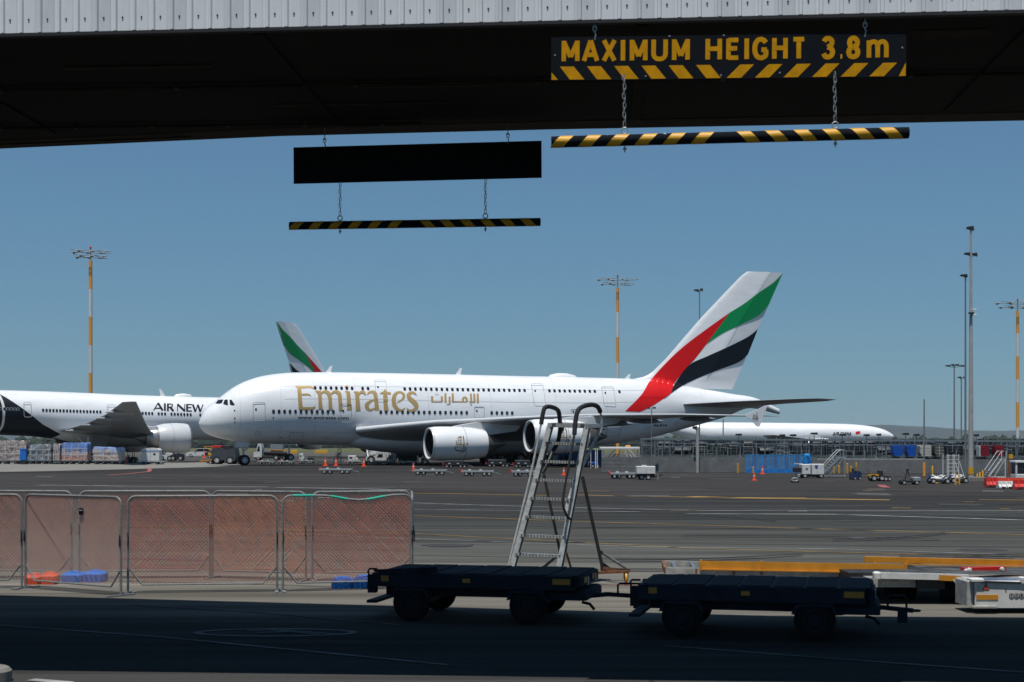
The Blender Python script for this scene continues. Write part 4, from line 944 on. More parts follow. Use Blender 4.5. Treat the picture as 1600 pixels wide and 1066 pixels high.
def board(name, label, cat, A, B, h0, h1, hooks, group=None, text=True):
    L_ = (B-A).length; ang = math.atan2(B.y-A.y, B.x-A.x); root = thing(name, label, cat, A, ang, group); root.rotation_euler = (0, -math.asin((B.z-A.z)/L_), ang)
    mb = MB(); mb.box(0, L_, -.004, .004, h0, h1); mb.build('board', M_blk, root)
    u = L_/555.0
    if text:
        fy = lambda l: -.0052-.0006*l
        # letters: x px from board left edge, cap height 32 px
        P0 = (861, 0)
        for ch, x0, x1 in (('M', 877, 906.5), ('A', 909, 938), ('X', 940.5, 965.5), ('I', 970.5, 979), ('M', 985, 1014), ('U', 1019.5, 1045.5), ('M', 1051.5, 1080.5), ('H', 1104.5, 1130.5), ('E', 1137, 1159.5), ('I', 1165.5, 1172.5), ('G', 1178, 1204), ('H', 1208.5, 1233), ('T', 1238, 1262), ('3', 1285, 1306), ('.', 1311, 1321), ('8', 1324, 1345), ('m', 1355, 1389)):
            wd = 7.2; adv, sts = SL[ch]; xs = [p[0] for s_ in sts for p in s_]; a0, a1 = min(xs), max(xs); half = wd/2*(1.12 if ch in 'AXM' else 1)
            mb = MB(); hp = 32.5; yb = 30.5 if ch != 'm' else 30.5
            def X(v): return ((x0+x1)/2 if a1-a0 < .01 else lerp(x0+half, x1-half, (v-a0)/(a1-a0)))-861
            vs_ = 1.15 if ch == 'm' else 1
            for k, st in enumerate(sts):
                pts = [(X(p[0])*u, (yb+(p[1]*vs_)*hp)*u, wd*u*(1.08 if ch in '38G' else 1)) for p in st]
                strip(mb, pts, lambda x, y, l: (x, fy(l), y), 1, 5, curve=len(pts) > 2, lift=k)
            mb.build('lettering', M_ltr, root)
        for q in range(13):
            if q < 6: xt0, xt1, xb0, xb1 = 14+43*q, 36+43*q, 30+43*q, 53+43*q
            elif q < 12: k = q-6; xb0, xb1, xt0, xt1 = 277+44.3*k, 299.5+44.3*k, 298+44.3*k, 319.5+44.3*k
            else: xb0, xb1, xt0, xt1 = 544, 554.5, 554.4, 554.5
            mb = MB(); mb.add([(xb0*u, -.0056, h0+.006), (xb1*u, -.0056, h0+.006), (xt1*u, -.0056, h0+22*u), (xt0*u, -.0056, h0+22*u)], [(0, 1, 2, 3)]); mb.build('yellow_stripe', M_ltr, root)
        mb = MB(); mb.add([(.004, -.0056, h0+.006), (11*u, -.0056, h0+.006), (.004, -.0056, h0+13*u)], [(0, 1, 2)]); mb.build('yellow_stripe', M_ltr, root)
        for x, y in ((6, 40), (187, 68), (272, 68), (268, 5), (150, 5), (549, 45), (360, 8)): mb = MB(); mb.lathe([(-.0075, .003), (-.006, .008), (-.004, .009)], (x*u, 0, h0+y*u), 'y', 8); mb.build('rivet', M_dpole, root)
    for hx, top in hooks:
        mb = MB(); mb.tube([(hx, 0, h1-.03), (hx+.008, .0, h1+.02), (hx-.006, 0, h1+.05)], .006, 6); mb.tube([(hx+math.cos(a)*.016, 0, h1+.07+math.sin(a)*.024) for a in [2*PI*i/10 for i in range(10)]], .005, 5, closed=True); mb.tube([(hx, 0, h1+.09), (hx, .02, top)], .005, 6)
        mb.tube([(hx-.018, 0, h1+.085), (hx+.018, 0, h1+.08)], .007, 6); mb.build('hook', M_galv, root, smooth='sm')
    return root
M_ltr = mat('reflective_yellow_film', (.62, .28, .0), .8, spec=.15, var=.22, scale=10)
BL, BR = W(861.5, 222.2, 12.33), W(1420, 207.6, 12.12)
u1 = 12.3/F
bar_with_chains('clearance_bar', 'sunlit yellow and black striped pipe hanging on two chains below the lettered height sign', 'height bar', BL, BR, [(114.5*u1, (222-126)*u1*.0+.545), (439*u1, .515)], 8.8*u1, True, 0, 'striped height bars')
SLp, SRp = W(861, 126.3, 12.36), W(1415.5, 120.2, 12.14)
board('height_sign', 'black sign reading MAXIMUM HEIGHT 3.8 m in yellow above yellow slanting stripes', 'sign', SLp, SRp, 0, 68*u1, [(68*u1, 68*u1+.22), (485*u1, 68*u1+.2)], 'hanging height signs')
Y2 = 16.4; u2 = Y2/F
B2L, B2R = W(452.5, 353, Y2+.16), W(844.5, 347, Y2-.12)
bar_with_chains('clearance_bar', 'shaded striped pipe on thin chains under the blank black board', 'height bar', B2L, B2R, [(81*u2, .475), (311*u2, .475)], 6.3*u2, False, 0, 'striped height bars')
S2L, S2R = W(459, 287.5, Y2+.16), W(846.5, 278, Y2-.12)
board('height_sign', 'blank black back of a hanging sign board, in shade left of the lettered sign', 'sign', S2L, S2R, 0, 57.5*u2, [(50*u2, 57.5*u2+.30), (340*u2, 57.5*u2+.24)], 'hanging height signs', text=False)
# ------------------------------------------------------------------ chain-link fence panels
M_fr = mat('fence_frame_zinc', (.25, .265, .26), .5, .3, var=.3, scale=14)
M_teal = mat('teal_tape', (.02, .42, .30), .5)
M_mesh = mat('coated_red_wire', (.44, .155, .105), .6, var=.3, scale=3)
M_mesh2 = mat('coated_orange_wire', (.54, .19, .07), .6, var=.3, scale=3)
M_mesh3 = mat('zinc_wire_faded', (.36, .205, .17), .55, var=.3, scale=3)
def fence_panel(label, p0, p1, h=1.45, mm=None, teal=False, sag=0.0, pitch=.055, tilt=0.0):
    L_ = (p1-p0).length; root = thing('mesh_barrier', label, 'fence panel', p0, math.atan2(p1.y-p0.y, p1.x-p0.x), 'chain-link fence panels around the pen')
    root.rotation_euler[0] = tilt; r = .018; zb = .13; c = .28; R = .12
    fm = MB(); top = []
    for k in range(7): a = PI-k*PI/12; top.append((R+R*math.cos(a), 0, h-R+R*math.sin(a)))
    nseg = 10
    for k in range(1, nseg): t = k/nseg; top.append((lerp(R, L_-R, t), 0, h-sag*math.sin(PI*min(1, max(0, (t-.25)/.7)))**2))
    for k in range(7): a = PI/2-k*PI/12; top.append((L_-R+R*math.cos(a), 0, h-R+R*math.sin(a)))
    fm.tube([(0, 0, .02)]+top+[(L_, 0, .02)], r, 8); fm.build('frame', M_fr, root, smooth='sm')
    bm_ = MB(); bm_.tube([(r, 0, zb+.24), (c*.75, 0, zb), (L_-c*.75, 0, zb), (L_-r, 0, zb+.24)], r*.8, 7); bm_.build('bottom_rail', M_fr, root, smooth='sm')
    for x in (0, L_):
        ft = MB(); ft.bar((x, -.26, .012), (x, .26, .012), .05, .024); ft.build('foot', M_fr, root)
    for x in (0, L_):
        cl = MB(); cl.tube([(x, -.03, h*.62), (x+.01, -.035, h*.56), (x, -.03, h*.50)], .012, 6); cl.build('clamp', M_dark, root)
    # woven wire: two families of kinked wires, joined as one sheet of mesh
    wrnd = random.Random(int(p0.x*10)+7); wv = MB(); x0, x1, z0, z1 = .03, L_-.02, zb+.015, h-.02-sag*.6; tq = .0031
    for fam in (1, -1):
        n0 = int((z1-z0+x1-x0)/pitch)+1
        for k in range(n0):
            # line z = z0 + fam*(x-xs)
            if fam == 1:
                xs = x0-(z1-z0)+k*pitch; a = max(x0, xs); b = min(x1, xs+(z1-z0)); za, zb_ = z0+(a-xs), z0+(b-xs)
            else:
                xs = x0+k*pitch; a = max(x0, xs-(z1-z0)); b = min(x1, xs); za, zb_ = z0+(xs-a), z0+(xs-b)
            if b-a < .03 or wrnd.random() < .025: continue
            jt = wrnd.uniform(-.012, .012); za += jt; zb_ += wrnd.uniform(-.012, .012)
            if sag: 
                pass
            # cut the lower corners where the rail turns up
            p, q = Vector((a, .003*fam, za)), Vector((b, .003*fam, zb_)); d = (q-p).normalized(); nn = Vector((-d.z, 0, d.x))*tq; yy = Vector((0, tq, 0))
            wv.add([p-nn, p+yy, p+nn, p-yy, q-nn, q+yy, q+nn, q-yy], [(0, 1, 5, 4), (1, 2, 6, 5), (2, 3, 7, 6), (3, 0, 4, 7)])
    o = wv.build('wire_mesh', mm or M_mesh, root, fix=False); o['kind'] = 'stuff'
    if teal:
        for a, b in teal:
            tb = MB(); pts = [(lerp(R, L_-R, t), 0, h-sag*math.sin(PI*min(1, max(0, (t-.25)/.7)))**2) for t in [lerp(a, b, i/6) for i in range(7)]]; tb.tube(pts, r*1.12, 8); tb.build('tape', M_teal, root, smooth='sm')
    return root
def gp(px, Y): return Vector(((px-800)/F*Y, Y, 0))
fence_panel('galvanised chain-link panel cut off by the left edge, with a round grey tag', gp(-190, 22.9), gp(34, 22.7), mm=M_mesh3)
fp2 = fence_panel('chain-link panel with a small black plate, second of the front row from the left', gp(40, 22.75), gp(189, 21.55), mm=M_mesh3)
fence_panel('wide front chain-link panel left of the panel with teal tape', gp(200, 21.95), gp(433, 22.2), mm=M_mesh)
fence_panel('chain-link panel with teal tape on its sagging top rail', gp(442, 22.2), gp(643, 22.7), mm=M_mesh, teal=((.02, .2), (.35, .5), (.66, .83)), sag=.075)
fence_panel('rear chain-link panel behind the far left front panel', gp(-120, 24.6), gp(112, 24.4), mm=M_mesh)
fence_panel('rear chain-link panel behind the blue block, left of the orange meshed one', gp(124, 24.4), gp(328, 24.5), mm=M_mesh)
fence_panel('rear chain-link panel with the strongest orange mesh', gp(332, 24.5), gp(478, 24.0), mm=M_mesh2)
fence_panel('rear chain-link panel behind the teal taped one, at the right end', gp(488, 24.0), gp(641, 24.4), mm=M_mesh)
fence_panel('short chain-link panel closing the right end of the pen', gp(644, 22.75), gp(643, 24.3), mm=M_mesh)
pl_ = thing('plate', None, None); bpy.data.objects.remove(pl_)
mb = MB(); mb.box(1.27, 1.37, -.035, -.027, 1.17, 1.27); mb.build('plate', M_blk, fp2)
mb = MB(); mb.box(1.285, 1.355, -.039, -.036, 1.235, 1.245); mb.build('plate_print', M_wp, fp2)
tagd = MB(); tagd.lathe([(-.01, .05), (0, .05)], (1.88, -.03, 1.2), 'y', 14); tagd.build('round_tag', M_lgrey, [o for o in COL.objects if o.name.startswith('mesh_barrier')][0])
# fence blocks
def block(label, px, Y, w_, dp, m, rz=0, parts=2):
    root = thing('fence_block', label, 'fence block', gp(px, Y), rz, 'plastic fence blocks')
    for k in range(parts):
        mb = MB(); x0 = -w_/2+k*w_/parts; x1 = x0+w_/parts-.01; n = 9; z1 = .15+.02*k
        mb.bbox(x0, x1, -dp/2+.03*k, dp/2, .015, z1, .04)
        for j in range(4): xx = lerp(x0+.05, x1-.05, j/3); mb.bbox(xx-.025, xx+.025, -dp/2-.012, -dp/2+.035+.03*k, 0.0, z1-.03, .012)
        mb.bbox((x0+x1)/2-.08, (x0+x1)/2+.08, -.06, .06, z1-.01, z1+.025, .02)
        mb.build('block_half', m, root, smooth='sm')
    return root
block('two orange plastic fence blocks end to end behind the black-plated panel', 66, 23.5, .52, .3, M_orp, .05)
block('long blue plastic fence blocks between the front and rear panels at left', 133, 23.9, .70, .32, M_blue, -.08)
block('blue plastic fence block half hidden by the left dark cart', 552, 22.9, .66, .42, M_blue, .06)
# ------------------------------------------------------------------ rolling steps
def ladder():
    Y = 23.0; X0 = (836-800)/F*Y; root = thing('rolling_ladder', 'tall aluminium rolling ladder with black foam handrails behind the left dark cart', 'ladder', (0, Y, 0))
    def T(px, py, dy=0.0): p = W(px, py, Y+dy); return Vector((p.x, dy, p.z))
    rails = MB()
    # treads run from the left stile to the right stile; right side a little nearer
    Lb, Lt = T(791, 917, -.15), T(858.5, 665.5, .45); Rb, Rt = T(866, 921, -.45), T(916, 667, .12)
    for a, b in ((Lb, Lt), (Rb, Rt)): 
        mb = MB(); mb.bar(a, b, .075, .032, up=(0, 1, .4)); mb.build('stile', M_alum, root)
    # inner flange of the stiles
    for a, b, o in ((Lb, Lt, .055), (Rb, Rt, .06)):
        mb = MB(); v = Vector((o, .07, 0)); mb.bar(a+v, b+v, .03, .05, up=(0, 1, .4)); mb.build('stile_flange', M_dalum, root)
    for k in range(8):
        t = [.085, .20, .315, .43, .545, .66, .775, .89][k]; a, b = lerp(Lb, Lt, t), lerp(Rb, Rt, t); mb = MB(); dr = Vector((.05, .09, 0))
        mb.bar(a+dr, b+dr*.8, .20, .028, up=(0, 0, 1)); mb.bar(a+Vector((0, -.02, -.0)), b+Vector((0, -.02, 0)), .012, .045)
        tr = mb.build('tread', M_alum, root)
        gr = MB(); 
        for q in range(14): p = lerp(a, b, (q+.5)/14)+Vector((.0, -.035, 0)); gr.box(p.x-.008, p.x+.008, p.y-.008, p.y, p.z-.012, p.z+.02)
        o = gr.build('grip_teeth', M_dalum, tr); o['kind'] = 'stuff'
    # platform
    mb = MB(); P1, P2, P3, P4 = T(857, 664, .45), T(917, 666, .10), T(941, 665, .55), T(880, 663, .95)
    mb.add([P1, P2, P3, P4]+[p-Vector((0, 0, .035)) for p in (P1, P2, P3, P4)], [(0, 1, 2, 3), (7, 6, 5, 4), (0, 4, 5, 1), (1, 5, 6, 2), (2, 6, 7, 3), (3, 7, 4, 0)]); mb.build('platform', M_alum, root)
    for a, b in ((P1, P2), (P2, P3), (P3, P4), (P4, P1)): mb = MB(); mb.bar(a, b, .03, .06); mb.build('platform_edge', M_alum, root)
    # second stile pair: rear upper braces converging on the right stile
    for (a, b, m, wd) in ((T(921, 670, .3), T(883, 800, -.15), M_alum, .045), (T(939, 669, .5), T(904, 742, .3), M_alum, .05), (T(904, 742, .3), T(886, 800, 0.0), M_alum, .045),
                         (T(849, 738, .35), T(875, 862, .9), M_dalum, .045), (T(910, 745, .55), T(942, 890, 1.0), M_dalum, .055), (T(880, 668, .95), T(849, 740, .5), M_dalum, .045),
                         (T(941, 890, 1.0), T(941, 897, 1.0), M_rust, .05), (T(845, 890, .2), T(884, 858, .35), M_dalum, .04), (T(882, 855, -.1), T(893, 890, .1), M_rust, .035), (T(883, 852, -.1), T(878, 890, -.2), M_rust, .035)):
        mb = MB(); mb.bar(a, b, wd, wd*.8, up=(0, 1, 0)); mb.build('brace', m, root)
    # base frame with casters
    def base(a, b, m, w_=.045, nm='base_rail'): mb = MB(); mb.bar(a, b, w_, w_); return mb.build(nm, m, root)
    A, B, C, D = T(905, 891, .9), T(982, 893, .35), T(912, 896, .2), T(800, 895, .2)
    base(C, B, M_rust); base(A, C, M_rust); base(T(940, 888, 1.0), T(983, 892, .35), M_rust); base(T(938, 862, 1.0), T(981, 890, .35), M_dalum, .035); base(D, C, M_rust); base(T(820, 890, 1.2), A, M_rust)
    gs = MB(); a, b, c = T(943, 879, .95), T(943, 893, .95), T(962, 893, .65); gs.add([a, b, c, a+Vector((0, .01, 0)), b+Vector((0, .01, 0)), c+Vector((0, .01, 0))], [(0, 1, 2), (5, 4, 3), (0, 3, 4, 1), (1, 4, 5, 2), (2, 5, 3, 0)]); gs.build('gusset', M_dark, root)
    for q in (B, D, T(905, 893, 1.0), T(815, 893, 1.2)):
        cs = thing('caster', None, None); cs.parent = root; cs.location = (q.x-.04, q.y, 0)
        mb = MB(); mb.box(-.035, -.022, -.05, .05, .09, q.z-.02); mb.box(.022, .035, -.05, .05, .09, q.z-.02); mb.box(-.035, .035, -.05, .05, q.z-.04, q.z-.015); mb.build('fork', M_dark, cs)
        wv = MB(); wv.lathe([(-.02, .03), (-.02, .088), (-.012, .098), (.012, .098), (.02, .088), (.02, .03)], (0, 0, .1), 'x', 20); wv.build('caster_wheel', M_yel, cs, smooth='sm')
        hb = MB(); hb.lathe([(-.026, .02), (-.026, .04), (.026, .04), (.026, .02)], (0, 0, .1), 'x', 12); hb.build('hub', M_dark, cs)
    # handrails: steel rod below, black foam above
    L1 = [T(794, 893, -.35), T(797, 874, -.33), T(812, 812, -.2), T(830, 738, -.05), T(846, 660, .1)]
    mb = MB(); mb.tube(catmull([tuple(p) for p in L1], 5), .017, 8); mb.build('handrail', M_alum, root, smooth='sm')
    L2 = [T(845.5, 663, .1), T(848, 648, .12), T(851, 638, .15), T(858, 635.5, .2), T(869, 639, .42), T(873.5, 646, .5), T(875.5, 668, .55)]
    mb = MB(); mb.tube(catmull([tuple(p) for p in L2], 6), .036, 10); mb.build('foam_sleeve', M_foam, root, smooth='sm')
    mb = MB(); mb.tube(catmull([tuple(p) for p in [T(875.5, 668, .55), T(872, 690, .55), T(864, 705, .5)]], 4), .034, 8); mb.build('foam_sleeve', M_foam, root, smooth='sm')
    R1 = [T(892, 812, -.35), T(886, 806, -.42), T(880, 790, -.45), T(881, 770, -.42), T(891, 715, -.3), T(898, 676, -.15)]
    mb = MB(); mb.tube(catmull([tuple(p) for p in R1], 6), .019, 8); mb.build('handrail', M_foam, root, smooth='sm')
    R2 = [T(897.5, 679, -.15), T(899, 660, -.1), T(903, 642, -.05), T(912, 635, .1), T(925, 632.5, .3), T(934, 636, .45), T(938, 644, .52)]
    mb = MB(); mb.tube(catmull([tuple(p) for p in R2], 6), .038, 10); mb.build('foam_sleeve', M_foam, root, smooth='sm')
    mb = MB(); mb.tube(catmull([tuple(p) for p in [T(937, 642, .5), T(939.5, 652, .52), T(940, 669, .52)]], 5), .017, 8); mb.build('handrail', M_alum, root, smooth='sm')
    return root
ladder()
# ------------------------------------------------------------------ dark baggage carts in the shade
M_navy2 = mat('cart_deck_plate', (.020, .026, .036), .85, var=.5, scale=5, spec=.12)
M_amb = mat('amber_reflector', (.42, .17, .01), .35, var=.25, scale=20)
def cart(label, loc_, rz, draw=True, tongue=1.0, lip=True):
    root = thing('baggage_cart', label, 'cart', loc_, rz, 'dark baggage carts standing in the shade')
    Lh, Wh = 1.28, .70
    def P(nm, f, m=M_navy): mb = MB(); f(mb); return mb.build(nm, m, root, smooth='sm')
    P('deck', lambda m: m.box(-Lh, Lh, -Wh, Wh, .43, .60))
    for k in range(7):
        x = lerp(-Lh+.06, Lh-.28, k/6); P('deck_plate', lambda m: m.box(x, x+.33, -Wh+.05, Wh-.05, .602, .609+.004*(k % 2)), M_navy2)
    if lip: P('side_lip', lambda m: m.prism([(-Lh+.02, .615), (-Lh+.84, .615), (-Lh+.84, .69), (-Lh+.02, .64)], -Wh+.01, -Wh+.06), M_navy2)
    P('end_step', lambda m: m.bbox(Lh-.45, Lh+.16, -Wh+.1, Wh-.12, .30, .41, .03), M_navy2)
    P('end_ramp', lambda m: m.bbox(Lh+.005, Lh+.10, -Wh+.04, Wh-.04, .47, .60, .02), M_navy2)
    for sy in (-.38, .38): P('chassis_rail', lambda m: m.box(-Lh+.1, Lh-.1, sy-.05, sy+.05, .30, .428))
    for x in (-.78, .72): P('axle_beam', lambda m: m.box(x-.09, x+.09, -.58, .58, .18, .30))
    for x in (-.78, .72):
        for sy in (-.62, .62):
            wheel(root, .235, .17, (x, sy, .235), rim=M_drim)
            P('mudguard', lambda m: m.prism([(x-.26, .30), (x-.2, .42), (x+.2, .42), (x+.26, .30), (x+.22, .30), (x+.18, .39), (x-.18, .39), (x-.22, .30)], sy-.1, sy+.1))
    for x, y, w_, h_ in ((Lh-.13, -Wh, .22, .07), (-Lh+.17, -Wh, .1, .07), (-.05, -Wh, .1, .05)):
        P('reflector', lambda m: m.box(x-w_/2, x+w_/2, y-.008, y+.002, .50, .50+h_), M_amb)
    for y in (-.42, .15): P('reflector', lambda m: m.box(Lh+.102, Lh+.11, y, y+.16, .50, .57), M_amb)
    for y in (-.2, .35): P('latch', lambda m: m.box(Lh+.10, Lh+.12, y-.04, y+.04, .46, .56), M_galv)
    P('bumper', lambda m: (m.box(-Lh-.12, -Lh-.02, -.52, -.40, .33, .56), m.box(-Lh-.14, -Lh-.01, -.5, .5, .2, .235), m.box(-Lh-.10, -Lh-.02, .40, .52, .33, .56)))
    P('bumper_hoop', lambda m: m.tube([(-Lh-.02, -.5, .52), (-Lh-.1, -.5, .53), (-Lh-.12, -.5, .60), (-Lh-.1, -.5, .635), (-Lh-.0, -.5, .635)], .014, 6))
    if draw:
        d = tongue; P('drawbar', lambda m: (m.bar((Lh-.3, -.2, .27), (Lh+.35*d, 0, .33), .05, .05), m.bar((Lh-.3, .2, .27), (Lh+.35*d, 0, .33), .05, .05), m.bar((Lh+.3*d, 0, .33), (Lh+.98*d, 0, .30), .055, .05), m.tube([(Lh+1.03*d+math.cos(a)*.045, math.sin(a)*.045, .30) for a in [2*PI*i/10 for i in range(10)]], .014, 6, closed=True)))
        P('drawbar_handle', lambda m: m.tube([(Lh+.46*d, 0, .33), (Lh+.46*d, 0, .45), (Lh+.49*d, 0, .47), (Lh+.80*d, 0, .47), (Lh+.84*d, 0, .455), (Lh+.84*d, 0, .33)], .014, 6))
        P('jockey_foot', lambda m: m.box(Lh+.66*d, Lh+.86*d, -.04, .04, .16, .29)); P('hook', lambda m: m.tube([(Lh+.0, 0, .22), (Lh+.1, 0, .2), (Lh+.16, 0, .13)], .02, 6))
    return root
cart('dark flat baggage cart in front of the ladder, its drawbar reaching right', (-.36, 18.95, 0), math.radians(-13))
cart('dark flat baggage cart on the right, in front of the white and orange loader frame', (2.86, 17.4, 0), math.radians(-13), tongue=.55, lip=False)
# ------------------------------------------------------------------ loader frames at the right
M_lw2 = mat('chipped_white_paint', (.38, .38, .36), .5, var=.4, scale=9)
def build(nm, root, m, f, smooth='sm'): mb = MB(); f(mb); return mb.build(nm, m, root, smooth=smooth)
def TT(Y0):
    def T(px, py, dy=0.0): p = W(px, py, Y0+dy); return Vector((p.x, dy, p.z))
    return T
# A: long low trailer with an orange side guard
root = thing('pallet_trailer', 'long chipped white trailer frame with a dull orange guard rail, behind the right dark cart', 'trailer', (0, 21.6, 0)); T = TT(21.6)
a, b = T(1040, 891.5), T(1440, 899); 
build('side_beam', root, M_lw2, lambda m: m.bar(a, b, .06, .085))
build('side_beam', root, M_lw2, lambda m: m.bar(a+Vector((.1, 1.3, 0)), b+Vector((.1, 1.3, 0)), .06, .085))
build('end_beam', root, M_rust, lambda m: m.bar(a, a+Vector((.1, 1.3, 0)), .05, .09))
for k in range(13): p = lerp(a, b, (k+.5)/13); build('roller', root, M_steel, lambda m: m.tube([p+Vector((0, .04, .02)), p+Vector((.1, 1.26, .02))], .028, 8))
build('under_deck', root, M_dark, lambda m: m.bar(a+Vector((.3, .6, -.16)), b+Vector((-.1, .6, -.14)), 1.1, .14))
for px0, px1 in ((1096, 1189), (1191, 1366.5), (1368.5, 1415)):
    p, q = T(px0, lin([(1096, 883), (1415, 888.5)], px0), -.05), T(px1, lin([(1096, 883), (1415, 888.5)], px1), -.05)
    build('guard_panel', root, M_org2, lambda m: m.bar(p, q, .02, .125))
for px in (1095, 1190, 1367, 1415): p = T(px, lin([(1095, 883), (1415, 888.5)], px), -.06); build('guard_post', root, M_org2, lambda m: m.box(p.x-.016, p.x+.016, p.y-.02, p.y+.03, p.z-.08, p.z+.075))
p, q = T(1095, 889.5, -.06), T(1415, 895.5, -.06); build('guard_foot', root, M_org2, lambda m: m.bar(p, q, .05, .018))
for px in (1088, 1147, 1190): p = T(px, 892, -.045); build('bracket', root, M_rust, lambda m: m.box(p.x-.015, p.x+.015, p.y-.01, p.y+.01, p.z-.06, p.z+.03))
for px in (1100, 1330): 
    for dy in (.25, 1.0): p = T(px, 900, dy); wheel(root, .16, .14, (p.x, dy, .16), rim=M_drim)
# B: white lowered frame with twin wheels, orange beam at the back, red bumper
root = thing('loader_bridge', 'white loader frame with grey deck, twin black wheels and a long orange beam behind it', 'cargo loader', (0, 20.4, 0)); T = TT(20.4)
build('side_beam', root, M_wp, lambda m: m.bar(T(1366, 899), T(1513, 902.5), .06, .085))
build('reflector', root, M_org2, lambda m: m.bar(T(1467, 902.7, -.035), T(1502, 904.8, -.035), .006, .075))
build('lug', root, M_wp, lambda m: m.bbox(T(1364, 900)[0], T(1375, 900)[0], -.08, .05, T(0, 904)[2], T(0, 893)[2], .02))
build('deck', root, mat('scuffed_grey_deck', (.085, .09, .095), .9, var=.8, scale=3, spec=.1), lambda m: m.add([T(1370, 895, .02), T(1606, 899, .02), T(1606, 886.5, 2.2), T(1395, 884.5, 2.2)], [(0, 1, 2, 3)]))
build('inner_box', root, M_lw2, lambda m: m.box(T(1362, 0)[0], T(1437, 0)[0], .2, 1.5, T(0, 920)[2], T(0, 905)[2]))
build('under_frame', root, M_dark, lambda m: (m.box(T(1340, 0)[0], T(1480, 0)[0], .5, 1.9, T(0, 914)[2], T(0, 900)[2]), m.box(T(1437, 0)[0], T(1480, 0)[0], .1, 1.5, T(0, 922)[2], T(0, 902)[2])))
for px in (1391, 1407, 1423): p = T(px, 920, .8); wheel(root, .15, .11, (p.x, .8, .15), PI/2, rim=M_drim)
build('axle', root, M_dark, lambda m: m.bar(Vector((T(1385, 0, .8)[0], .8, .26)), Vector((T(1430, 0, .8)[0], .8, .26)), .1, .16))
for px in (1492,): p = T(px, 925); wheel(root, .17, .2, (p.x, .35, .17), PI/2.4, rim=M_drim)
build('hydraulic_pump', root, M_dark, lambda m: (m.box(T(1336, 0)[0], T(1360, 0)[0], -.1, .3, .12, .36), m.tube([T(1340, 912), T(1350, 925), T(1362, 921)], .02, 6)))
build('gusset', root, M_wp, lambda m: m.prism([(T(1487, 0)[0], T(0, 906)[2]), (T(1514, 0)[0], T(0, 903)[2]), (T(1513, 0)[0], T(0, 927)[2]), (T(1505, 0)[0], T(0, 927)[2])], -.06, -.02))
build('gusset', root, M_wp, lambda m: m.prism([(T(1503, 0)[0], T(0, 904)[2]), (T(1505.5, 0)[0], T(0, 904)[2]), (T(1509, 0)[0], T(0, 925)[2]), (T(1511.5, 0)[0], T(0, 904)[2]), (T(1514, 0)[0], T(0, 904)[2]), (T(1511, 0)[0], T(0, 928)[2]), (T(1506, 0)[0], T(0, 928)[2])], -.10, -.055))
build('rear_beam', root, M_org2, lambda m: m.bar(T(1351, 874, 1.6), T(1620, 880, 2.3), .08, .085))
build('rear_beam_lip', root, M_org2, lambda m: m.bar(T(1415, 882, 1.6), T(1620, 886.5, 2.25), .05, .014))
build('red_bumper', root, M_redp, lambda m: m.bar(T(1504, 891, 1.0), T(1568, 889, 1.2), .12, .075))
for px, py in ((1510, 892), (1515, 890.5), (1566, 889.5)): p = T(px, py, .9); build('bumper_cap', root, M_wp, lambda m: m.lathe([(-.03, .02), (-.02, .03), (.03, .03)], p, 'y', 8))
build('strut', root, M_rust, lambda m: m.bar(T(1513, 903, -.05), T(1600, 898, .8), .02, .03))
# C: white drive unit with lettering in rings
root = thing('loader_tractor', 'white motor unit of a loader with TCR in black rings, at the right edge', 'cargo loader', (0, 19.3, 0)); T = TT(19.3)
x0, x1, zb, zt = T(1524, 0)[0], T(1830, 0)[0], T(0, 950)[2], T(0, 909)[2]
build('body', root, M_wp, lambda m: m.bbox(x0, x1, 0, .62, zb, zt, .02))
build('end_panel', root, M_lw2, lambda m: m.bbox(T(1513, 0)[0], x0-.003, .05, .58, T(0, 948)[2], T(0, 908)[2], .015))
build('step', root, M_lw2, lambda m: m.bbox(x0-.05, T(1557, 0)[0], -.05, .0-.003, T(0, 950)[2], T(0, 946)[2]+.0, .01))
build('top_rail', root, M_wp, lambda m: m.bbox(x0-.06, T(1537, 0)[0], -.04, .2, zt+.004, T(0, 906.5)[2]+.02, .01))
build('hood_cover', root, mat('blue_grey_vinyl', (.10, .14, .22), .4, var=.3), lambda m: m.tube([T(1537, 907, .2), T(1596, 908.5, .2)], .045, 10))
build('hood_rail', root, M_dark, lambda m: m.bar(T(1535, 909, -.01), T(1596, 911, -.01), .03, .025))
build('hood_knob', root, M_wp, lambda m: m.bbox(T(1594.5, 0)[0], T(1602, 0)[0], -.03, .1, zt-.02, zt+.06, .01))
build('reflector', root, M_org2, lambda m: m.box(T(1525.5, 0)[0], T(1559.5, 0)[0], -.008, .002, T(0, 937)[2], T(0, 929.5)[2]))
tri = [(T(1534.5, 0)[0], T(0, 922.5)[2]), (T(1546, 0)[0], T(0, 922.5)[2]), (T(1540.3, 0)[0], T(0, 911)[2])]
cx = sum(p[0] for p in tri)/3; cz = sum(p[1] for p in tri)/3
build('warning_triangle', root, M_rust, lambda m: m.add([(x, -.004, z) for x, z in tri], [(0, 1, 2)]))
build('warning_triangle', root, M_cone, lambda m: m.add([(lerp(cx, x, .78), -.006, lerp(cz, z, .78)) for x, z in tri], [(0, 1, 2)]))
build('warning_triangle', root, M_rust, lambda m: m.add([(lerp(cx, x, .36), -.008, lerp(cz, z, .36)) for x, z in tri], [(0, 1, 2)]))
build('dot', root, M_dark, lambda m: m.lathe([(-.01, .008), (0, .008)], T(1571.5, 922), 'y', 8))
